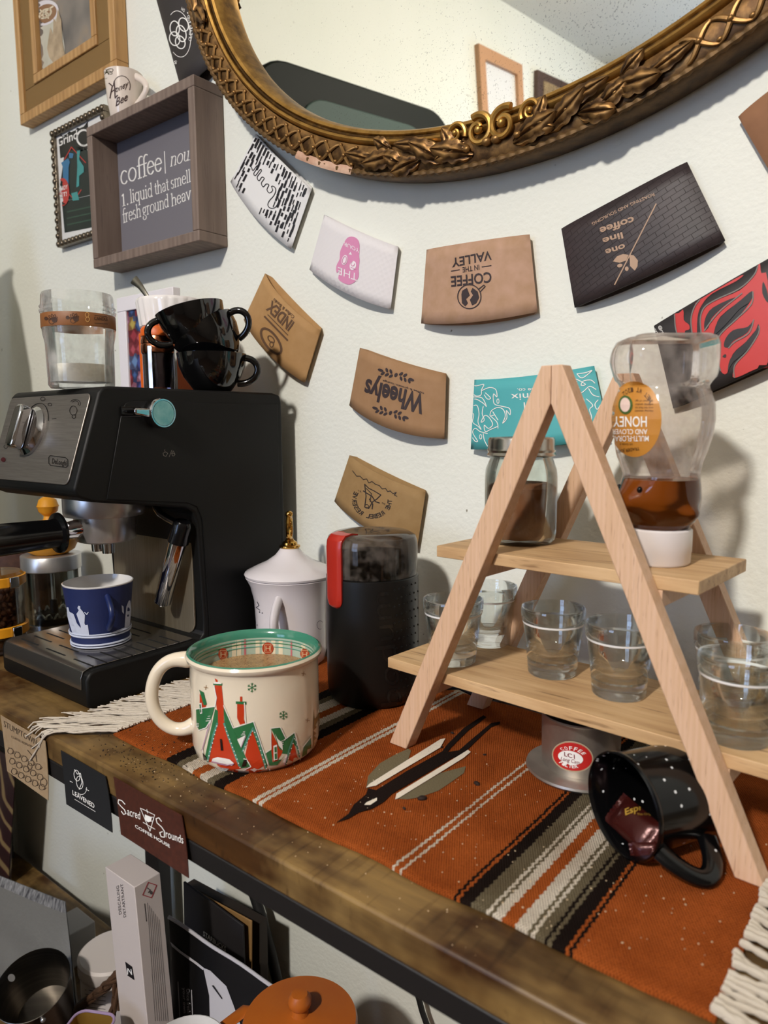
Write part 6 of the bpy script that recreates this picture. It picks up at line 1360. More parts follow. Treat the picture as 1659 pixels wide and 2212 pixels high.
def dense(zs, m=3):
    out = []
    for i in range(len(zs) - 1):
        for k in range(m): f = k / m; out.append((zs[i][0] + (zs[i+1][0]-zs[i][0]) * f, zs[i][1] + (zs[i+1][1]-zs[i][1]) * f))
    return out + [zs[-1]]
zd = dense(zr)
b = bear_grid(zd, 1.0); n_ = 80
b.add([bc_ + Vector((0, 0, 0.1562))], []); top0 = (len(zd) - 1) * n_
for i in range(n_): b.f.append((top0 + i, top0 + (i + 1) % n_, len(b.v) - 1)); b.fm.append(0)
bear = b.build('bottle', clear_mat('soft_clear_plastic', '#f1ece8', 0.10, 0.06, haze=0.26, hazecol='#e9e0da', edge=0.5, above=0.061), hbr, ang=70)
HL = on_y(1420, 1040, bc_.y - 0.028).z - bc_.z
zh = [q for q in zd if q[0] < HL] ; zh.append((HL, zh[-1][1]))
b = bear_grid(zh, 0.975); k0 = (len(zh) - 1) * n_; b.f.append(tuple(range(k0, k0 + n_))); b.fm.append(0); b.f.append(tuple(range(n_))); b.fm.append(0)
t = NT('amber_honey'); t.principled(Base_Color=lin('#7c420f'), Roughness=0.12, Transmission_Weight=0.0, IOR=1.3, Specular_IOR_Level=0.3)
b.build('honey', t.m, hbr, ang=70)
M_cap = mat('white_cap_plastic', '#dcd5d3', 0.3)
b = MB(); b.lathe([(0, 0), (0.0205, 0), (0.0218, 0.0015), (0.0220, 0.0085), (0.0224, 0.0090), (0.0224, 0.0240), (0.0215, 0.0250), (0.019, 0.0250), (0.019, 0.026), (0, 0.026)], bc_, 52); b.build('cap', M_cap, hbr)
for s_ in (1, -1):
    t_ = bt0 + s_ * 0.42; z = 0.053; r = 0.0262 * bear_r(s_ * 0.42, z) + 0.0002
    b = MB(); b.ell(bc_ + Vector((math.cos(t_) * r, math.sin(t_) * r, z)), (0.0019, 0.0019, 0.0023), 10, 8); b.build('eye', M_gloss_black, hbr)
t_ = bt0; r = 0.027 * bear_r(0, 0.041) + 0.0003
b = MB(); b.ell(bc_ + Vector((math.cos(t_) * r, math.sin(t_) * r, 0.0405)), (0.0020, 0.0020, 0.0016), 10, 8); b.build('nose', M_gloss_black, hbr)
bvb = bvh_of(bear)
plab = decal('paper_label', [ellipse(1372, 905, 57, 82, 44)], None, mat('amber_label', '#b5792b', 0.45, col2='#bd8232', nscale=60), hbr, 0.0004, 8, bvb)
P = text('HONEY', (1399, 899), (1326, 899), (0, 23), 0.01) if False else text('HONEY', (1398, 901), (1327, 901), (0, 22), 0.012)
P += text('AND CLOVER', (1399, 928), (1326, 928), (0, 12), 0.006) + text('MULTI-FLORAL', (1402, 942), (1327, 942), (0, 12), 0.006)
P = []
P += text('HONEY', (1398, 900), (1327, 900), (0, 22), 0.012) + text('AND CLOVER', (1399, 927), (1325, 927), (0, 11), 0.006) + text('MULTI-FLORAL', (1402, 941), (1325, 941), (0, 12), 0.006)
decal('label_title', P, None, M_ink_white, plab, 0.0007, 8, bvb)
P = text('TRADER JOE\'S', (1382, 965), (1333, 972), (0.5, 6.5), 0.012) + text('US Grade A', (1368, 957), (1340, 957), (0, 4.5), 0.0)
for k, l in enumerate(('Honey should', 'not be fed to', 'infants under', 'one year of age')): P += text(l, (1411, 886 - k * 7), (1373, 886 - k * 7), (0, 4), 0.0)
P += arc_text('NET WT 12OZ', 1372, 905, 47, 68, -0.62, -2.2, 10, 0.01, inward=True, wscale=0.8)
decal('label_small_print', P, None, mat('label_brown_ink', '#4f3212', 0.5), plab, 0.0007, 8, bvb)
decal('label_seal', [ellipse(1353, 875, 15, 20, 24)], None, mat('label_green', '#3f5a26', 0.5), plab, 0.0008, 8, bvb)
decal('label_flower', [ellipse(1353, 875, 10.5, 15, 18)] , None, mat('label_flower', '#d9c0b4', 0.5), plab, 0.0011, 8, bvb)

# ================================================================== phin filter under the stand
pc = Vector((-0.218, 0.5205, RT + 0.0003))
ph = thing('phin_filter', 'small steel drip coffee filter with red oval label on its saucer', 'coffee filter', pc)
M_alu = mat('worn_aluminium', '#a49d94', 0.4, 0.85, col2='#b3aca3', nscale=60, bump=0.1, bscale=400, bdist=0.0002)
b = MB(); b.lathe([(0, 0.004), (0.030, 0.004), (0.036, 0.0025), (0.0405, 0.0005), (0.0425, 0.0025), (0.0420, 0.0042), (0.037, 0.0052), (0.034, 0.0062), (0, 0.0062)], pc, 56); b.build('saucer', M_alu, ph)
b = MB(); b.lathe([(0, 0.0062), (0.0295, 0.0062), (0.0300, 0.008), (0.0306, 0.046), (0.0318, 0.0475), (0.0310, 0.0485), (0.0298, 0.047), (0.0292, 0.012), (0, 0.012)], pc, 56); cupb = b.build('brewing_cup', M_alu, ph)
b = MB(); b.lathe([(0, 0.044), (0.0285, 0.044), (0.0285, 0.0465), (0.006, 0.0475), (0.005, 0.052), (0, 0.053)], pc, 40); b.build('press_disc', M_rubber, ph)
bv = bvh_of(cupb)
decal('label_border', [ellipse(1237, 1634, 45, 33, 30, rot=0.22)], None, mat('label_tan', '#a9977c', 0.5), cupb, 0.0003, bv=bv)
decal('red_label', [ellipse(1237, 1634, 42, 30, 30, rot=0.22)], None, mat('label_red', '#b42420', 0.35), cupb, 0.0005, bv=bv)
decal('label_field', [ellipse(1233, 1636, 27, 14.5, 26, rot=0.22)], None, M_ink_white, cupb, 0.0007, bv=bv)
P = arc_text('COFFEE', 1235, 1637, 31, 17.5, -2.45, -0.75, 8, 0.015, rot=0.22, wscale=0.8) + arc_text('FILTER', 1235, 1633, 35.5, 25, 2.3, 0.95, 7.5, 0.015, inward=True, rot=0.22, wscale=0.8)
decal('label_lettering', P, None, M_ink_white, cupb, 0.0008, bv=bv)
decal('label_script', text('LC1', (1220, 1632), (1242, 1638), (-0.5, -9), 0.012) + text('Long Cam', (1212, 1641), (1252, 1650), (0, -8), 0.0, shear=0.3), None, mat('label_red_ink', '#7a2430', 0.4), cupb, 0.0010, bv=bv)

# ================================================================== speckled enamel mug on its side
ER = 0.0322; ea = Vector((0.48, 0.877, 0.0)).normalized(); ek = ER / 0.0425
ec = on_z(1338, 1848, RT); ec = Vector((ec.x, ec.y, RT + ER * 1.045))
t = NT('speckled_enamel'); vo = t.n('TexVoronoi', {'Vector': t.coords(), 'Scale': 190.0, 'Randomness': 1.0}); 
sel = t.n('Math', {0: t.n('SeparateColor', {'Color': vo.outputs['Color']}).outputs[0], 1: 0.70}, operation='GREATER_THAN').outputs[0]
dd = t.n('Math', {0: vo.outputs['Distance'], 1: 0.18}, operation='LESS_THAN').outputs[0]
msk = t.n('Math', {0: sel, 1: dd}, operation='MULTIPLY').outputs[0]
t.principled(Base_Color=t.n('Mix', {0: msk, 6: lin('#070708'), 7: lin('#cfd2d4')}, data_type='RGBA').outputs[2], Roughness=0.16, Specular_IOR_Level=0.35)
M_spk = t.m
eax = (ea + Vector((0, 0, 0.035))).normalized() if False else ea
en = thing('enamel_mug', 'black speckled enamel mug lying on its side under the stand', 'mug', (ec.x, ec.y, RT))
b = MB(); b.lathe([(r_ * ek, z_ * 0.92) for r_, z_ in [(0.0425, 0.000), (0.0438, 0.0006), (0.0442, 0.002), (0.0436, 0.0036), (0.0415, 0.005), (0.0410, 0.03), (0.0405, 0.060), (0.0385, 0.066), (0.034, 0.068), (0, 0.068), (0, 0.0665), (0.034, 0.0665), (0.0385, 0.060), (0.0395, 0.03), (0.0400, 0.004)]], ec, 64, axis=ea, close=True); b.build('body', M_spk, en)
hdv = (Vector((0.877, -0.48, 0)) * 0.86 + Vector((0, 0, -0.51))).normalized()
b = MB(); b.tube([ec + hdv * (0.032 + 0.021 * math.sin(PI * (i / 16)) ** 0.8) + ea * (0.006 + 0.038 * i / 16) for i in range(17)], [0.0052 - 0.0008 * math.sin(PI * i / 16) for i in range(17)], 12, flat=(1.35, 0.7, hdv.cross(ea))); eh = b.build('handle', M_spk, en)
# wrapped candies in its mouth
M_foil = mat('maroon_foil', '#3e1512', 0.25, 0.35, bump=0.4, bscale=120, bdist=0.001)
right = Vector((0.877, -0.48, 0))
def candy(name_label, c, ux, uy, L, Wd, H):
    ux = ux.normalized(); uz_ = ux.cross(uy).normalized(); uy = uz_.cross(ux)
    th = thing('wrapped_candy', name_label, 'candy', c); b = MB(); nn = 26
    def f(u, v, s_):
        x = (u - 0.5) * L; y = (v - 0.5) * Wd; k = max(0, 1 - (abs(u - 0.5) * 2.5) ** 4) * max(0, 1 - (abs(v - 0.5) * 2) ** 4)
        zz = s_ * (H / 2 * k + 0.0003) + 0.0006 * math.sin(v * 40) * (abs(u - 0.5) > 0.4); return c + ux * x + uy * y + uz_ * zz
    b.grid(lambda u, v: f(u, v, 1), nn, 14); b.grid(lambda u, v: f(u, v, -1), nn, 14); o = b.build('wrapper', M_foil, th, ang=60); return th, o
up_ = Vector((0, 0, 1)); inz = RT + 0.0058
th, o1 = candy('maroon foil wrapped espresso candy with gold lettering inside the enamel mug', ec + ea * 0.014 + Vector((-0.002, 0.0, -0.0165)), right + up_ * -0.12, up_ * 0.75 + ea * 0.66, 0.040, 0.022, 0.009)
decal('gold_lettering', text('Espresso', (1352, 1762), (1428, 1746), (-3, -13), 0.02, shear=0.1, curve=0.3) + text('The Original', (1377, 1762), (1415, 1762), (-0.5, -4), 0.0) + text('TRULY', (1370, 1735), (1388, 1733), (-0.5, -7), 0.01), o1, mat('gold_foil_print', '#c9a040', 0.3, 0.5), o1, 0.0006)
candy('maroon foil wrapped candy leaning against the side inside the enamel mug', ec + ea * 0.022 + right * 0.0205 + Vector((0, 0, 0.001)), up_ * 0.8 - right * 0.35 , ea, 0.034, 0.018, 0.007)
candy('small maroon foil wrapped candy at the lip of the enamel mug', ec + ea * 0.009 + right * 0.014 + Vector((0, 0, -0.0255)), right * 0.6 + ea * 0.6 + up_ * 0.2, up_ * 0.9 - right * 0.3, 0.020, 0.012, 0.005)

# ================================================================== cards on the table's front edge
def card(name, label, quad, m, curl=0.004):
    c = [on_y(p[0], p[1], TY0 - 0.002) for p in quad]
    def fn(u, v):
        p = (c[3].lerp(c[2], u)).lerp(c[0].lerp(c[1], u), v); p.y -= curl * (1 - v) ** 2 * (0.3 + 0.7 * u); return p, Vector((0, -1, 0))
    b = MB(); b.sheet(fn, 8, 8, 0.0006); cen = (c[0] + c[1] + c[2] + c[3]) / 4
    return tag(b.build(name, m, org=cen, ang=50), label, 'business card', 'coffee shop cards along the table edge')
M_kcard = mat('kraft_card', '#8d7659', 0.75, col2='#958065', nscale=120)
k1 = card('business_card', 'kraft brown card with line drawn coffee pots on the table edge', [(1, 1545), (97, 1601), (113, 1725), (18, 1665)], M_kcard)
M_kin = mat('card_brown_ink', '#4a3a2c', 0.7)
P = text('STUMPTOWN', (9, 1569), (80, 1610), (0, -13), -0.01) + text('COFFEE ROASTERS', (25, 1593), (75, 1618), (0, -5), 0.0)
for r in range(3):
    for c_ in range(5):
        x = 20 + c_ * 15 + r * 4; y = 1610 + c_ * 8.5 + r * 22 - 0
        P += ring(x + 3, y + 12, 6, 6.5, 1.0, 12) + stroke([(x - 1, y + 4), (x + 7, y + 8)], 1.0) + (stroke([(x + 8, y + 10), (x + 12, y + 14), (x + 8, y + 18)], 0.9))
P += ring(95, 1690, 7, 9, 1.2, 14) + ring(65, 1655, 5, 7, 1.2, 12) + stroke([(60, 1620), (72, 1634), (78, 1630), (80, 1645)], 1.6)
decal('card_print', P, k1, M_kin, k1, 0.0004)
k2 = card('business_card', 'black card with a white pitcher drawing and thin lettering on the table edge', [(131, 1621), (227, 1677), (252, 1794), (146, 1736)], mat('black_matte_card', '#19191b', 0.55))
P = text('LEAVENED', (158, 1716), (205, 1746), (-0.5, -10), 0.008) + stroke([(162, 1726), (207, 1753)], 0.8)
P += ring(167, 1675, 6, 12, 1.2, 14, rot=-0.2) + ring(173, 1690, 7, 14, 1.1, 16, rot=-0.15) + ring(177, 1703, 11, 13, 1.0, 16, -0.2, 2.4) + stroke([(162, 1662), (168, 1672), (175, 1670), (178, 1690), (172, 1705)], 1.2) + stroke([(152, 1687), (158, 1690)], 1.0) + stroke([(186, 1704), (193, 1708)], 1.0)
decal('card_print', P, k2, M_ink_white, k2, 0.0004)
k3 = card('business_card', 'dark brown card with ornate white lettering and triangle emblem on the table edge', [(245, 1678), (392, 1762), (417, 1891), (264, 1801)], mat('speckled_brown_card', '#3a1b12', 0.5, col2='#4a2418', nscale=260))
P = text('acred', (276, 1760), (304, 1770), (-0.5, -17), 0.002) + stroke([(271, 1737), (264, 1729), (257, 1727), (256, 1734), (262, 1741), (270, 1749), (273, 1757), (268, 1759), (263, 1752)], 1.8)
P += text('rounds', (359, 1808), (397, 1822), (-0.5, -17), 0.002) + stroke([(350, 1774), (344, 1766), (338, 1768), (340, 1777), (350, 1786), (356, 1795), (356, 1808), (349, 1807), (346, 1798), (352, 1796)], 1.8)
P += stroke([(304, 1745), (335, 1760), (325, 1795)], 1.3) + stroke([(304, 1745), (325, 1795)], 1.3) + [[(314, 1759), (329, 1765), (327, 1774), (321, 1776), (314, 1770)]] + ring(329, 1769, 4, 4.5, 1.1, 10) + stroke([(310, 1776), (336, 1791)], 1.1) + stroke([(318, 1748), (320, 1756)], 1.2)
P += text('COFFEE HOUSE', (293, 1787), (368, 1831), (-0.6, -7), 0.014)
decal('card_print', P, k3, M_ink_white, k3, 0.0004)
# ================================================================== things on the lower shelf
# descaling box
zt = -0.25; tc_ = [on_z(227, 1873, zt), on_z(280, 1845, zt), on_z(346, 1883, zt), on_z(292, 1918, zt)]   # left, back, right, front
xa, xb_, ya, yb_ = (tc_[0].x + tc_[1].x) / 2, (tc_[2].x + tc_[3].x) / 2, (tc_[0].y + tc_[3].y) / 2, (tc_[1].y + tc_[2].y) / 2
ln = 0.030
db = thing('descaling_box', 'tall narrow white descaling kit box standing on the lower shelf', 'box', ((xa + xb_) / 2 + ln, (ya + yb_) / 2, SHZ))
b = MB(); b.hexa([Vector((x + ln, y, SHZ)) for x, y in ((xa, ya), (xb_, ya), (xb_, yb_), (xa, yb_))] + [Vector((x, y, zt)) for x, y in ((xa, ya), (xb_, ya), (xb_, yb_), (xa, yb_))])
dbx = b.build('carton', mat('white_carton', '#c9bfbb', 0.5), db, bevel=0.0008)
bv = bvh_of(dbx); M_gi = mat('grey_print_ink', '#4f4a4a', 0.6)
P = text('DESCALING', (263, 1974), (257, 1912), (-5.5, 2), 0.0) + text('DETARTRANT', (273, 1980), (266, 1908), (-5.5, 2), 0.0)
for k in range(7): P += stroke([(318 + k * 4.2, 1950 + k * 6), (335 + k * 4.6, 2205)], 0.8)
P += stroke([(312, 1952), (316, 1990)], 1.6)
decal('box_print', P, None, M_gi, dbx, 0.0004, bv=bv)
decal('emblem_patch', [[(271, 2077), (286, 2088), (291, 2117), (276, 2107)]], None, mat('emblem_black', '#17161a', 0.4), dbx, 0.0004, bv=bv)
decal('emblem_letter', stroke([(277, 2104), (277, 2091), (286, 2105), (284, 2093)], 1.8), None, M_ink_white, dbx, 0.0007, bv=bv)
decal('hazard_diamond', stroke([(320, 1906), (338, 1912), (327, 1939), (308, 1933)], 2.0, True), None, mat('hazard_red', '#a03a40', 0.5), dbx, 0.0004, bv=bv)
decal('hazard_mark', stroke([(318, 1918), (324, 1922), (320, 1928)], 2) + [ellipse(326, 1928, 3, 4, 10)], None, M_gi, dbx, 0.0004, bv=bv)
# white canister
def place(px, py, y): return on_y(px, py, y)
cp = place(243, 2052, 0.505); cz = cp.z; cpc = Vector((cp.x, 0.505, SHZ)); rr0 = 0.047
cn = thing('supplement_tub', 'white plastic tub with a ribbed white screw lid behind the basket', 'tub', cpc)
hC = cz - SHZ
b = MB(); b.lathe([(0, 0), (rr0 - 0.002, 0), (rr0 - 0.001, 0.003), (rr0 - 0.001, hC - 0.03), (rr0 - 0.005, hC - 0.02), (0, hC - 0.02)], cpc, 48); tub = b.build('tub', mat('white_hdpe', '#cfc6c2', 0.4), cn)
b = MB(); b.lathe([(rr0, hC - 0.022), (rr0 + 0.0015, hC - 0.020), (rr0 + 0.0015, hC - 0.003), (rr0 - 0.002, hC), (0, hC)], cpc, 48); b.build('lid', mat('white_lid', '#d2cac5', 0.4), cn)
bv = bvh_of(tub); P = []
for k in range(9): P += stroke([(185, 2138 + k * 9), (228, 2144 + k * 9)], 1.3)
decal('tub_print', P, None, M_gi, tub, 0.0004, bv=bv)
# silver pouch
def pouch(name, label, cat, pts, depth, m, top_m, band=0.0, thick=0.03, group=None):
    """pts: TL, TR, BL, BR world points of the front face"""
    TL, TR, BL, BR = pts; cen = (BL + BR) / 2
    th = thing(name, label, cat, (cen.x, cen.y + depth / 2, SHZ))
    nrm = (TR - TL).cross(BL - TL).normalized(); nrm = nrm if nrm.y < 0 else -nrm
    def f(u, v, s_):
        p = (BL.lerp(BR, u)).lerp(TL.lerp(TR, u), v); k = math.sin(PI * min(1, max(0, u))) ** 0.5 * max(0, 1 - v ** 1.6)
        return p + nrm * (s_ * (depth / 2 * k + 0.0006) + 0.0018 * math.sin(u * 13 + v * 5) * (1 - v) + 0.002 * math.sin(v * 17 + u * 3) * k)
    b = MB(); b.grid(lambda u, v: f(u, v * (1 - band), 1), 24, 24); b.grid(lambda u, v: f(u, v * (1 - band), -1), 24, 24); front = b.build('pouch_body', m, th, ang=60)
    b = MB(); b.grid(lambda u, v: f(u, 1 - band + v * band, 1), 40, 6); b.grid(lambda u, v: f(u, 1 - band + v * band, -1), 40, 6); b.build('seal_strip', top_m, th, ang=60)
    return th, front
M_silver = mat('silver_foil', '#7d7c78', 0.35, 0.15, bump=0.5, bscale=25, bdist=0.004)
M_crimp = mat('crimped_foil', '#c4c4c4', 0.25, 0.4, col2='#55555a', nscale=1.0, nvec=(190, 190, 4))
y_ = 0.455
pouch('silver_pouch', 'silver foil coffee pouch with a crimped top on the lower shelf', 'coffee pouch', (place(-60, 1868, y_), place(141, 1948, y_ + 0.02), Vector((place(-60, 1868, y_).x + 0.02, y_ - 0.02, SHZ)), Vector((place(141, 1948, y_).x + 0.02, y_, SHZ))), 0.07, M_silver, M_crimp, 0.08)
# steel milk jug
jp = place(70, 2128, 0.385)
M_jug = mat('jug_steel', '#6a655e', 0.3, 1.0, col2='#7d776f', nscale=1.0, nvec=(4, 4, 300))
jgc = Vector((jp.x, jp.y, SHZ)); jax = Vector((0.22, -0.30, 0.92)).normalized()
jg = thing('steel_scoop_cup', 'brushed steel cup with a rivet and a hole tipped towards the room', 'steel cup', jgc)
jc0 = jp - jax * 0.075
b = MB(); b.lathe([(0, 0.0), (0.034, 0.0), (0.037, 0.004), (0.0475, 0.075), (0.0482, 0.0765), (0.0475, 0.077), (0.0465, 0.075), (0.036, 0.006), (0, 0.003)], jc0, 56, axis=jax); jgo = b.build('cup', M_jug, jg)
b = MB(); b.tube([jc0 - jax * 0.0, Vector((jc0.x + 0.01, jc0.y + 0.02, SHZ + 0.004))], [0.012, 0.03], 20); b.build('foot', M_jug, jg)
bv = bvh_of(jgo); decal('hole', [ellipse(24, 2112, 8, 8.5, 18)], None, mat('hole_white', '#d7d7da', 0.6), jg, 0.0006, bv=bv)
d = ray(93, 2203).normalized(); loc, nor, i_, ds_ = bv.ray_cast(CAM, d)
if loc is not None: b = MB(); b.ell(loc, 0.0035, 12, 8); b.build('rivet', M_chrome_soft, jg)
# wicker basket
bk = thing('wicker_basket', 'dark brown braided wicker basket on the lower shelf', 'basket', (-0.80, 0.395, SHZ))
M_wick = mat('dark_wicker', '#3d2a1b', 0.6, col2='#5a3e29', nscale=40, bump=0.5, bscale=150)
rim = [place(100, 2230, 0.448), place(165, 2180, 0.450), place(205, 2150, 0.452), place(240, 2120, 0.454), place(258, 2100, 0.456), place(275, 2085, 0.458)]
def rope(path, r, n=3, tw=9.0, nm='braid'):
    # braided strands round a path
    fine = []
    for i in range(len(path) - 1):
        for k in range(14): fine.append(path[i].lerp(path[i + 1], k / 8))
    fine.append(path[-1])
    for s_ in range(n):
        P = []
        for i, p in enumerate(fine):
            tg = (fine[min(i + 1, len(fine) - 1)] - fine[max(i - 1, 0)]).normalized(); u = tg.cross(Vector((0.3, 1, 0.2))).normalized(); w = tg.cross(u)
            a = i * 2 * PI / tw + s_ * 2 * PI / n; P.append(p + (u * math.cos(a) + w * math.sin(a)) * r * 0.55)
        b = MB(); b.tube(P, r * 0.62, 8); b.build(nm, M_wick, bk)
rope(rim, 0.0058, 3, 14.0)
rope([place(250, 2105, 0.456), place(252, 2150, 0.456), place(242, 2190, 0.455), place(228, 2225, 0.454)], 0.005, 3, 22.0)
rope([place(264, 2095, 0.458), place(277, 2150, 0.458), place(284, 2230, 0.458)], 0.005, 3, 22.0)
for k in range(7):
    z = -0.52 - k * 0.012; cx0 = place(150, 2190, 0.37).x
    loop = [Vector((-0.83 + 0.085 * math.cos(2 * PI * i / 30) * (1 - 0.03 * k), 0.395 + 0.050 * math.sin(2 * PI * i / 30) * (1 - 0.03 * k), z - 0.02)) for i in range(31)]
    if k > 0: b = MB(); b.tube(loop[:-1], 0.008, 8, closed=True); b.build('braid_row', M_wick, bk)
# tin with gilt inside
gp = place(186, 2226, 0.36)
gt_ = thing('gilt_tin', 'small square tin with gold inside and lilac rim in the basket', 'tin', (gp.x, gp.y, SHZ + 0.13))
sq_ = rrect(0.050, 0.050, 0.012, 5)
b = MB(); ca, sa = math.cos(0.5), math.sin(0.5)
for (s0_, z0), (s1_2, z1) in (((0.96, -0.07), (1.0, 0.0)), ((1.0, 0.0), (0.965, 0.001)), ((0.965, 0.001), (0.93, -0.066))):
    n0 = len(sq_); vs = [gp + Vector(((u * ca - v * sa) * s0_, (u * sa + v * ca) * s0_, z0)) for u, v in sq_] + [gp + Vector(((u * ca - v * sa) * s1_2, (u * sa + v * ca) * s1_2, z1)) for u, v in sq_]
    b.add(vs, [(i, (i + 1) % n0, n0 + (i + 1) % n0, n0 + i) for i in range(n0)])
b.add([gp + Vector(((u * ca - v * sa) * 0.95, (u * sa + v * ca) * 0.95, -0.068)) for u, v in sq_], [tuple(range(len(sq_)))]); b.build('tin_shell', mat('gold_tin', '#a5803a', 0.4, 0.5), gt_)
b = MB(); b.tube([gp + Vector((u * ca - v * sa, u * sa + v * ca, 0.0005)) for u, v in sq_], 0.0016, 8, closed=True); b.build('lilac_rim', mat('lilac_enamel', '#9b86a6', 0.3), gt_)
b = MB(); b.box((gp.x, gp.y, (gp.z - 0.07 + SHZ) / 2), (0.05, 0.05, gp.z - 0.07 - SHZ)); b.build('tin_base', mat('dark_tin', '#2c241c', 0.4, 0.6), gt_, bevel=0.003)
# black and white coffee bag
y0_, y1_ = 0.495, 0.50
M_blkbag = mat('black_bag', '#0d0c0d', 0.42, bump=0.3, bscale=30, bdist=0.002); M_whtbag = mat('white_bag', '#b9b7bc', 0.45, bump=0.3, bscale=30, bdist=0.002)
cbg = (place(366, 1980, y0_), place(610, 2142, y0_ + 0.02), Vector((place(372, 1980, y0_).x, y0_ - 0.01, SHZ)), Vector((place(640, 2142, y0_).x, y0_ - 0.01, SHZ)))
th, fo = pouch('coffee_bag', 'black coffee bag with white panels and an open top on the lower shelf', 'coffee bag', cbg, 0.05, M_blkbag, M_blkbag, 0.04)
b = MB(); b.tube([cbg[0].lerp(cbg[1], i / 12) + Vector((0, -0.001, 0.001 * math.sin(i))) for i in range(13)], 0.0022, 8); b.build('white_edge', M_whtbag, th)
bv = bvh_of(fo)
decal('white_panel', [[(440, 2090), (455, 2096), (490, 2130), (505, 2170), (520, 2212), (455, 2225), (453, 2150)]], None, M_whtbag, fo, 0.0008, bv=bv)
decal('white_edges', stroke([(368, 2036), (390, 2055), (425, 2080), (440, 2092)], 5) + stroke([(388, 1998), (420, 2022), (470, 2052), (530, 2092), (596, 2145)], 6.5), None, M_whtbag, fo, 0.0010, bv=bv)
decal('bag_label', [[(459, 2128), (463, 2127), (482, 2155), (481, 2158)]], None, M_ink_black, fo, 0.0014, bv=bv)
decal('bag_lettering', text('Once fresh with', (404, 2135), (407, 2212), (7, 0), 0.0) + text('your own cup', (396, 2133), (399, 2212), (6, 0), 0.0) + stroke([(386, 2120), (390, 2196)], 1.6) + stroke([(415, 2138), (418, 2205)], 1.6), None, M_whtbag, fo, 0.0010, bv=bv)
# black pouch reading STARBUCKS, brown paper wallet behind it
ys = 0.545
c4 = [place(396, 1905, ys), place(524, 2000, ys), place(528, 2110, ys), place(372, 2010, ys)]
def flat_card(name, label, cat, quad, m, thk, base_ext=True):
    TL, TR, BR, BL = quad; th = None
    def fn(u, v):
        p = (BL.lerp(BR, u)).lerp(TL.lerp(TR, u), v); return p, Vector((0, -1, 0))
    BL.z = min(BL.z, BL.z); b = MB(); b.sheet(fn, 4, 4, thk); cen = (TL + TR + BR + BL) / 4
    return tag(b.build(name, m, org=cen, bevel=0.0006), label, cat)
for q in (c4,): q[2] = Vector((q[2].x, ys, SHZ + 0.002)); q[3] = Vector((q[3].x + 0.02, ys, SHZ + 0.002))
sb = flat_card('gift_wallet', 'flat black paper wallet with white capitals leaning by the table leg', 'paper wallet', c4, mat('black_paper', '#201d1e', 0.6), 0.003)
decal('lettering', text('STARBUCKS', (440, 2020), (489, 2055), (0.5, -10), 0.02), sb, M_ink_white, sb, 0.001)
c5 = [place(404, 1915, ys + 0.012), place(543, 1990, ys + 0.012), place(533, 2100, ys + 0.012), place(400, 2010, ys + 0.012)]
c5[2] = Vector((c5[2].x, ys + 0.012, SHZ + 0.002)); c5[3] = Vector((c5[3].x + 0.02, ys + 0.012, SHZ + 0.002))
flat_card('paper_envelope', 'tan kraft paper envelope tucked behind the black wallet', 'envelope', c5, mat('tan_paper', '#8d6b3e', 0.7), 0.002)
c6 = [place(402, 1908, ys + 0.03), place(560, 1995, ys + 0.03), place(560, 2110, ys + 0.03), place(402, 2010, ys + 0.03)]
c6[2] = Vector((c6[2].x, ys + 0.03, SHZ + 0.002)); c6[3] = Vector((c6[3].x, ys + 0.03, SHZ + 0.002))
flat_card('photo_album', 'dark brown album standing behind the kraft envelope', 'album', c6, mat('dark_album', '#2a221b', 0.6), 0.014)
# cables
def cable(name, label, pts, r):
    b = MB(); P = []
    for i in range(len(pts) - 1):
        for k in range(6): P.append(pts[i].lerp(pts[i + 1], k / 6))
    P.append(pts[-1]); b.tube(P, r, 10); return tag(b.build(name, M_rubber, org=pts[-1]), label, 'cable')
cable('power_cable', 'thick black power cable hanging behind the orange pot', [place(548, 1930, 0.615), place(566, 1985, 0.616), place(586, 2060, 0.617), place(606, 2150, 0.617), place(618, 2260, 0.615)], 0.0075)
cable('thin_cable', 'thin black cable hanging under the table near the wall', [place(903, 2150, 0.625), place(912, 2185, 0.626), place(928, 2230, 0.626), place(940, 2300, 0.624)], 0.0035)
# orange pot
pp = place(648, 2196, 0.455); pr_ = 0.058
op = thing('orange_pot', 'orange enamel pot with a round knob lid on the lower shelf', 'pot', (pp.x, pp.y, SHZ))
M_or2 = mat('orange_enamel', '#a8581c', 0.35, col2='#ad5e20', nscale=30)
hP = pp.z - SHZ
b = MB(); b.lathe([(0, 0), (pr_ * 0.8, 0), (pr_ * 0.9, 0.01), (pr_ * 0.93, hP - 0.02), (pr_ * 0.9, hP - 0.012), (0, hP - 0.012)], (pp.x, pp.y, SHZ), 52); b.build('pot', M_or2, op)
b = MB(); b.lathe([(pr_ * 0.95, hP - 0.016), (pr_, hP - 0.010), (pr_, hP - 0.006), (pr_ * 0.97, hP - 0.002), (0.02, hP + 0.002), (0.009, hP + 0.004), (0.008, hP + 0.010), (0.0115, hP + 0.014), (0.0118, hP + 0.020), (0.008, hP + 0.0255), (0, hP + 0.027)], (pp.x, pp.y, SHZ), 56); b.build('lid', M_or2, op)
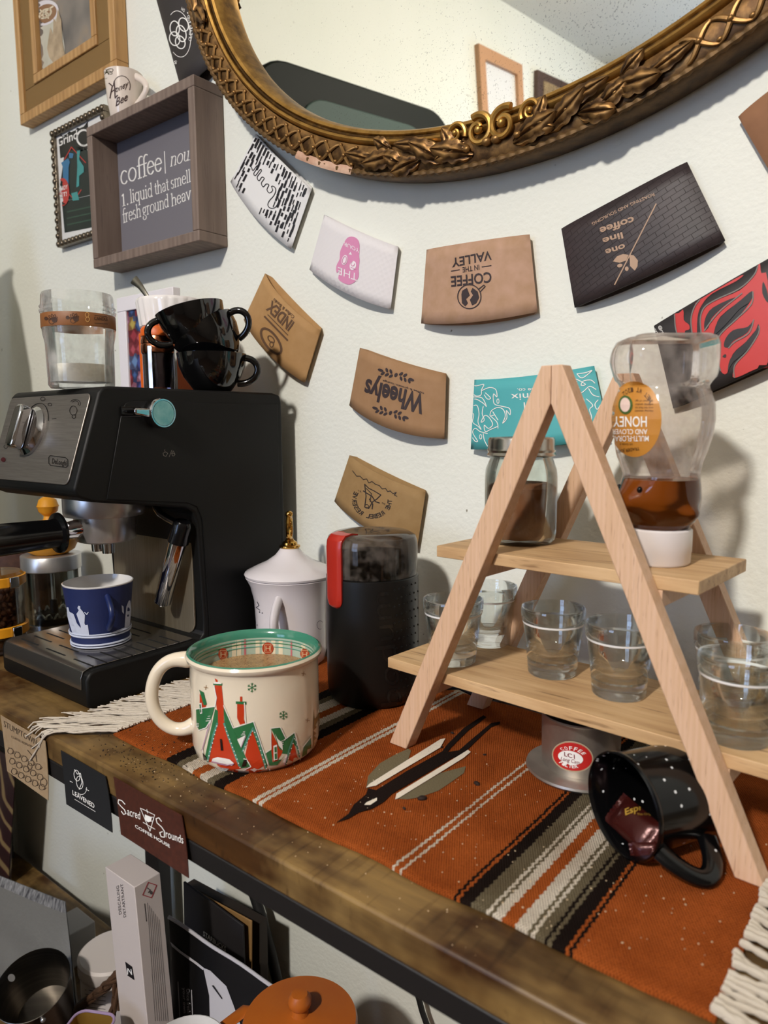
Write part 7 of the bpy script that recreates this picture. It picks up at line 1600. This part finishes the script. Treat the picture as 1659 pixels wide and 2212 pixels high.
b = MB(); b.tube([Vector((pp.x, pp.y, pp.z - 0.010)) - VR * (pr_ * 0.9) + Vector((0.0, 0.02, 0)), Vector((pp.x, pp.y, pp.z - 0.006)) - VR * (pr_ + 0.012) + Vector((0, 0.018, 0)), Vector((pp.x, pp.y, pp.z - 0.008)) - VR * (pr_ + 0.016) - Vector((0, 0.0, 0)), Vector((pp.x, pp.y, pp.z - 0.010)) - VR * (pr_ * 0.9) - Vector((0, 0.02, 0))], 0.0055, 10, flat=(1.4, 0.6, (0, 0, 1))); b.build('side_lug', M_or2, op)
# white cup
wp = place(402, 2262, 0.36)
wcup = thing('white_cup', 'white cup in front of the black coffee bag on the lower shelf', 'cup', (wp.x, wp.y, SHZ))
b = MB(); h_ = wp.z - SHZ; b.lathe([(0, 0), (0.026, 0), (0.030, 0.004), (0.036, h_ - 0.02), (0.038, h_), (0.0365, h_ + 0.0006), (0.034, h_ - 0.02), (0.028, 0.008), (0, 0.006)], (wp.x, wp.y, SHZ), 44); b.build('body', M_inw, wcup)
b = MB(); b.tube([Vector((wp.x, wp.y, 0)) - VR * (0.034 + 0.018 * math.sin(PI * i / 10)) + Vector((0, 0, wp.z - 0.015 - 0.045 * i / 10)) for i in range(11)], 0.004, 10); b.build('handle', M_inw, wcup)
# maroon patterned bag hanging at the left
y_ = 0.56
t = NT('maroon_stripes'); wv = t.n('TexWave', {'Vector': t.coords((1, 1, 1), rot=(0.3, 0.5, 0)), 'Scale': 9.0, 'Distortion': 5.0, 'Detail': 2.0}).outputs['Fac']
t.principled(Base_Color=t.ramp(wv, [(0.55, '#240a0e'), (0.78, '#3a1218'), (0.9, '#7d6a48')]), Roughness=0.6)
pouch('maroon_bag', 'maroon cloth bag with cream stripes standing below the kraft card', 'bag', (place(-120, 1560, y_), place(34, 1640, y_), Vector((place(-150, 1800, y_).x, y_, SHZ)), Vector((place(26, 1800, y_).x - 0.03, y_, SHZ))), 0.06, t.m, t.m, 0.06)
# pale carton behind the pouch
pb = place(150, 2012, 0.53)
b = MB(); b.box((pb.x - 0.02, 0.545, (pb.z + SHZ) / 2), (0.06, 0.05, pb.z - SHZ)); tag(b.build('white_carton', mat('pale_carton', '#a9a7a6', 0.6), org=(pb.x - 0.02, 0.545, SHZ), bevel=0.0015), 'plain pale carton between the silver pouch and the white tub', 'carton')
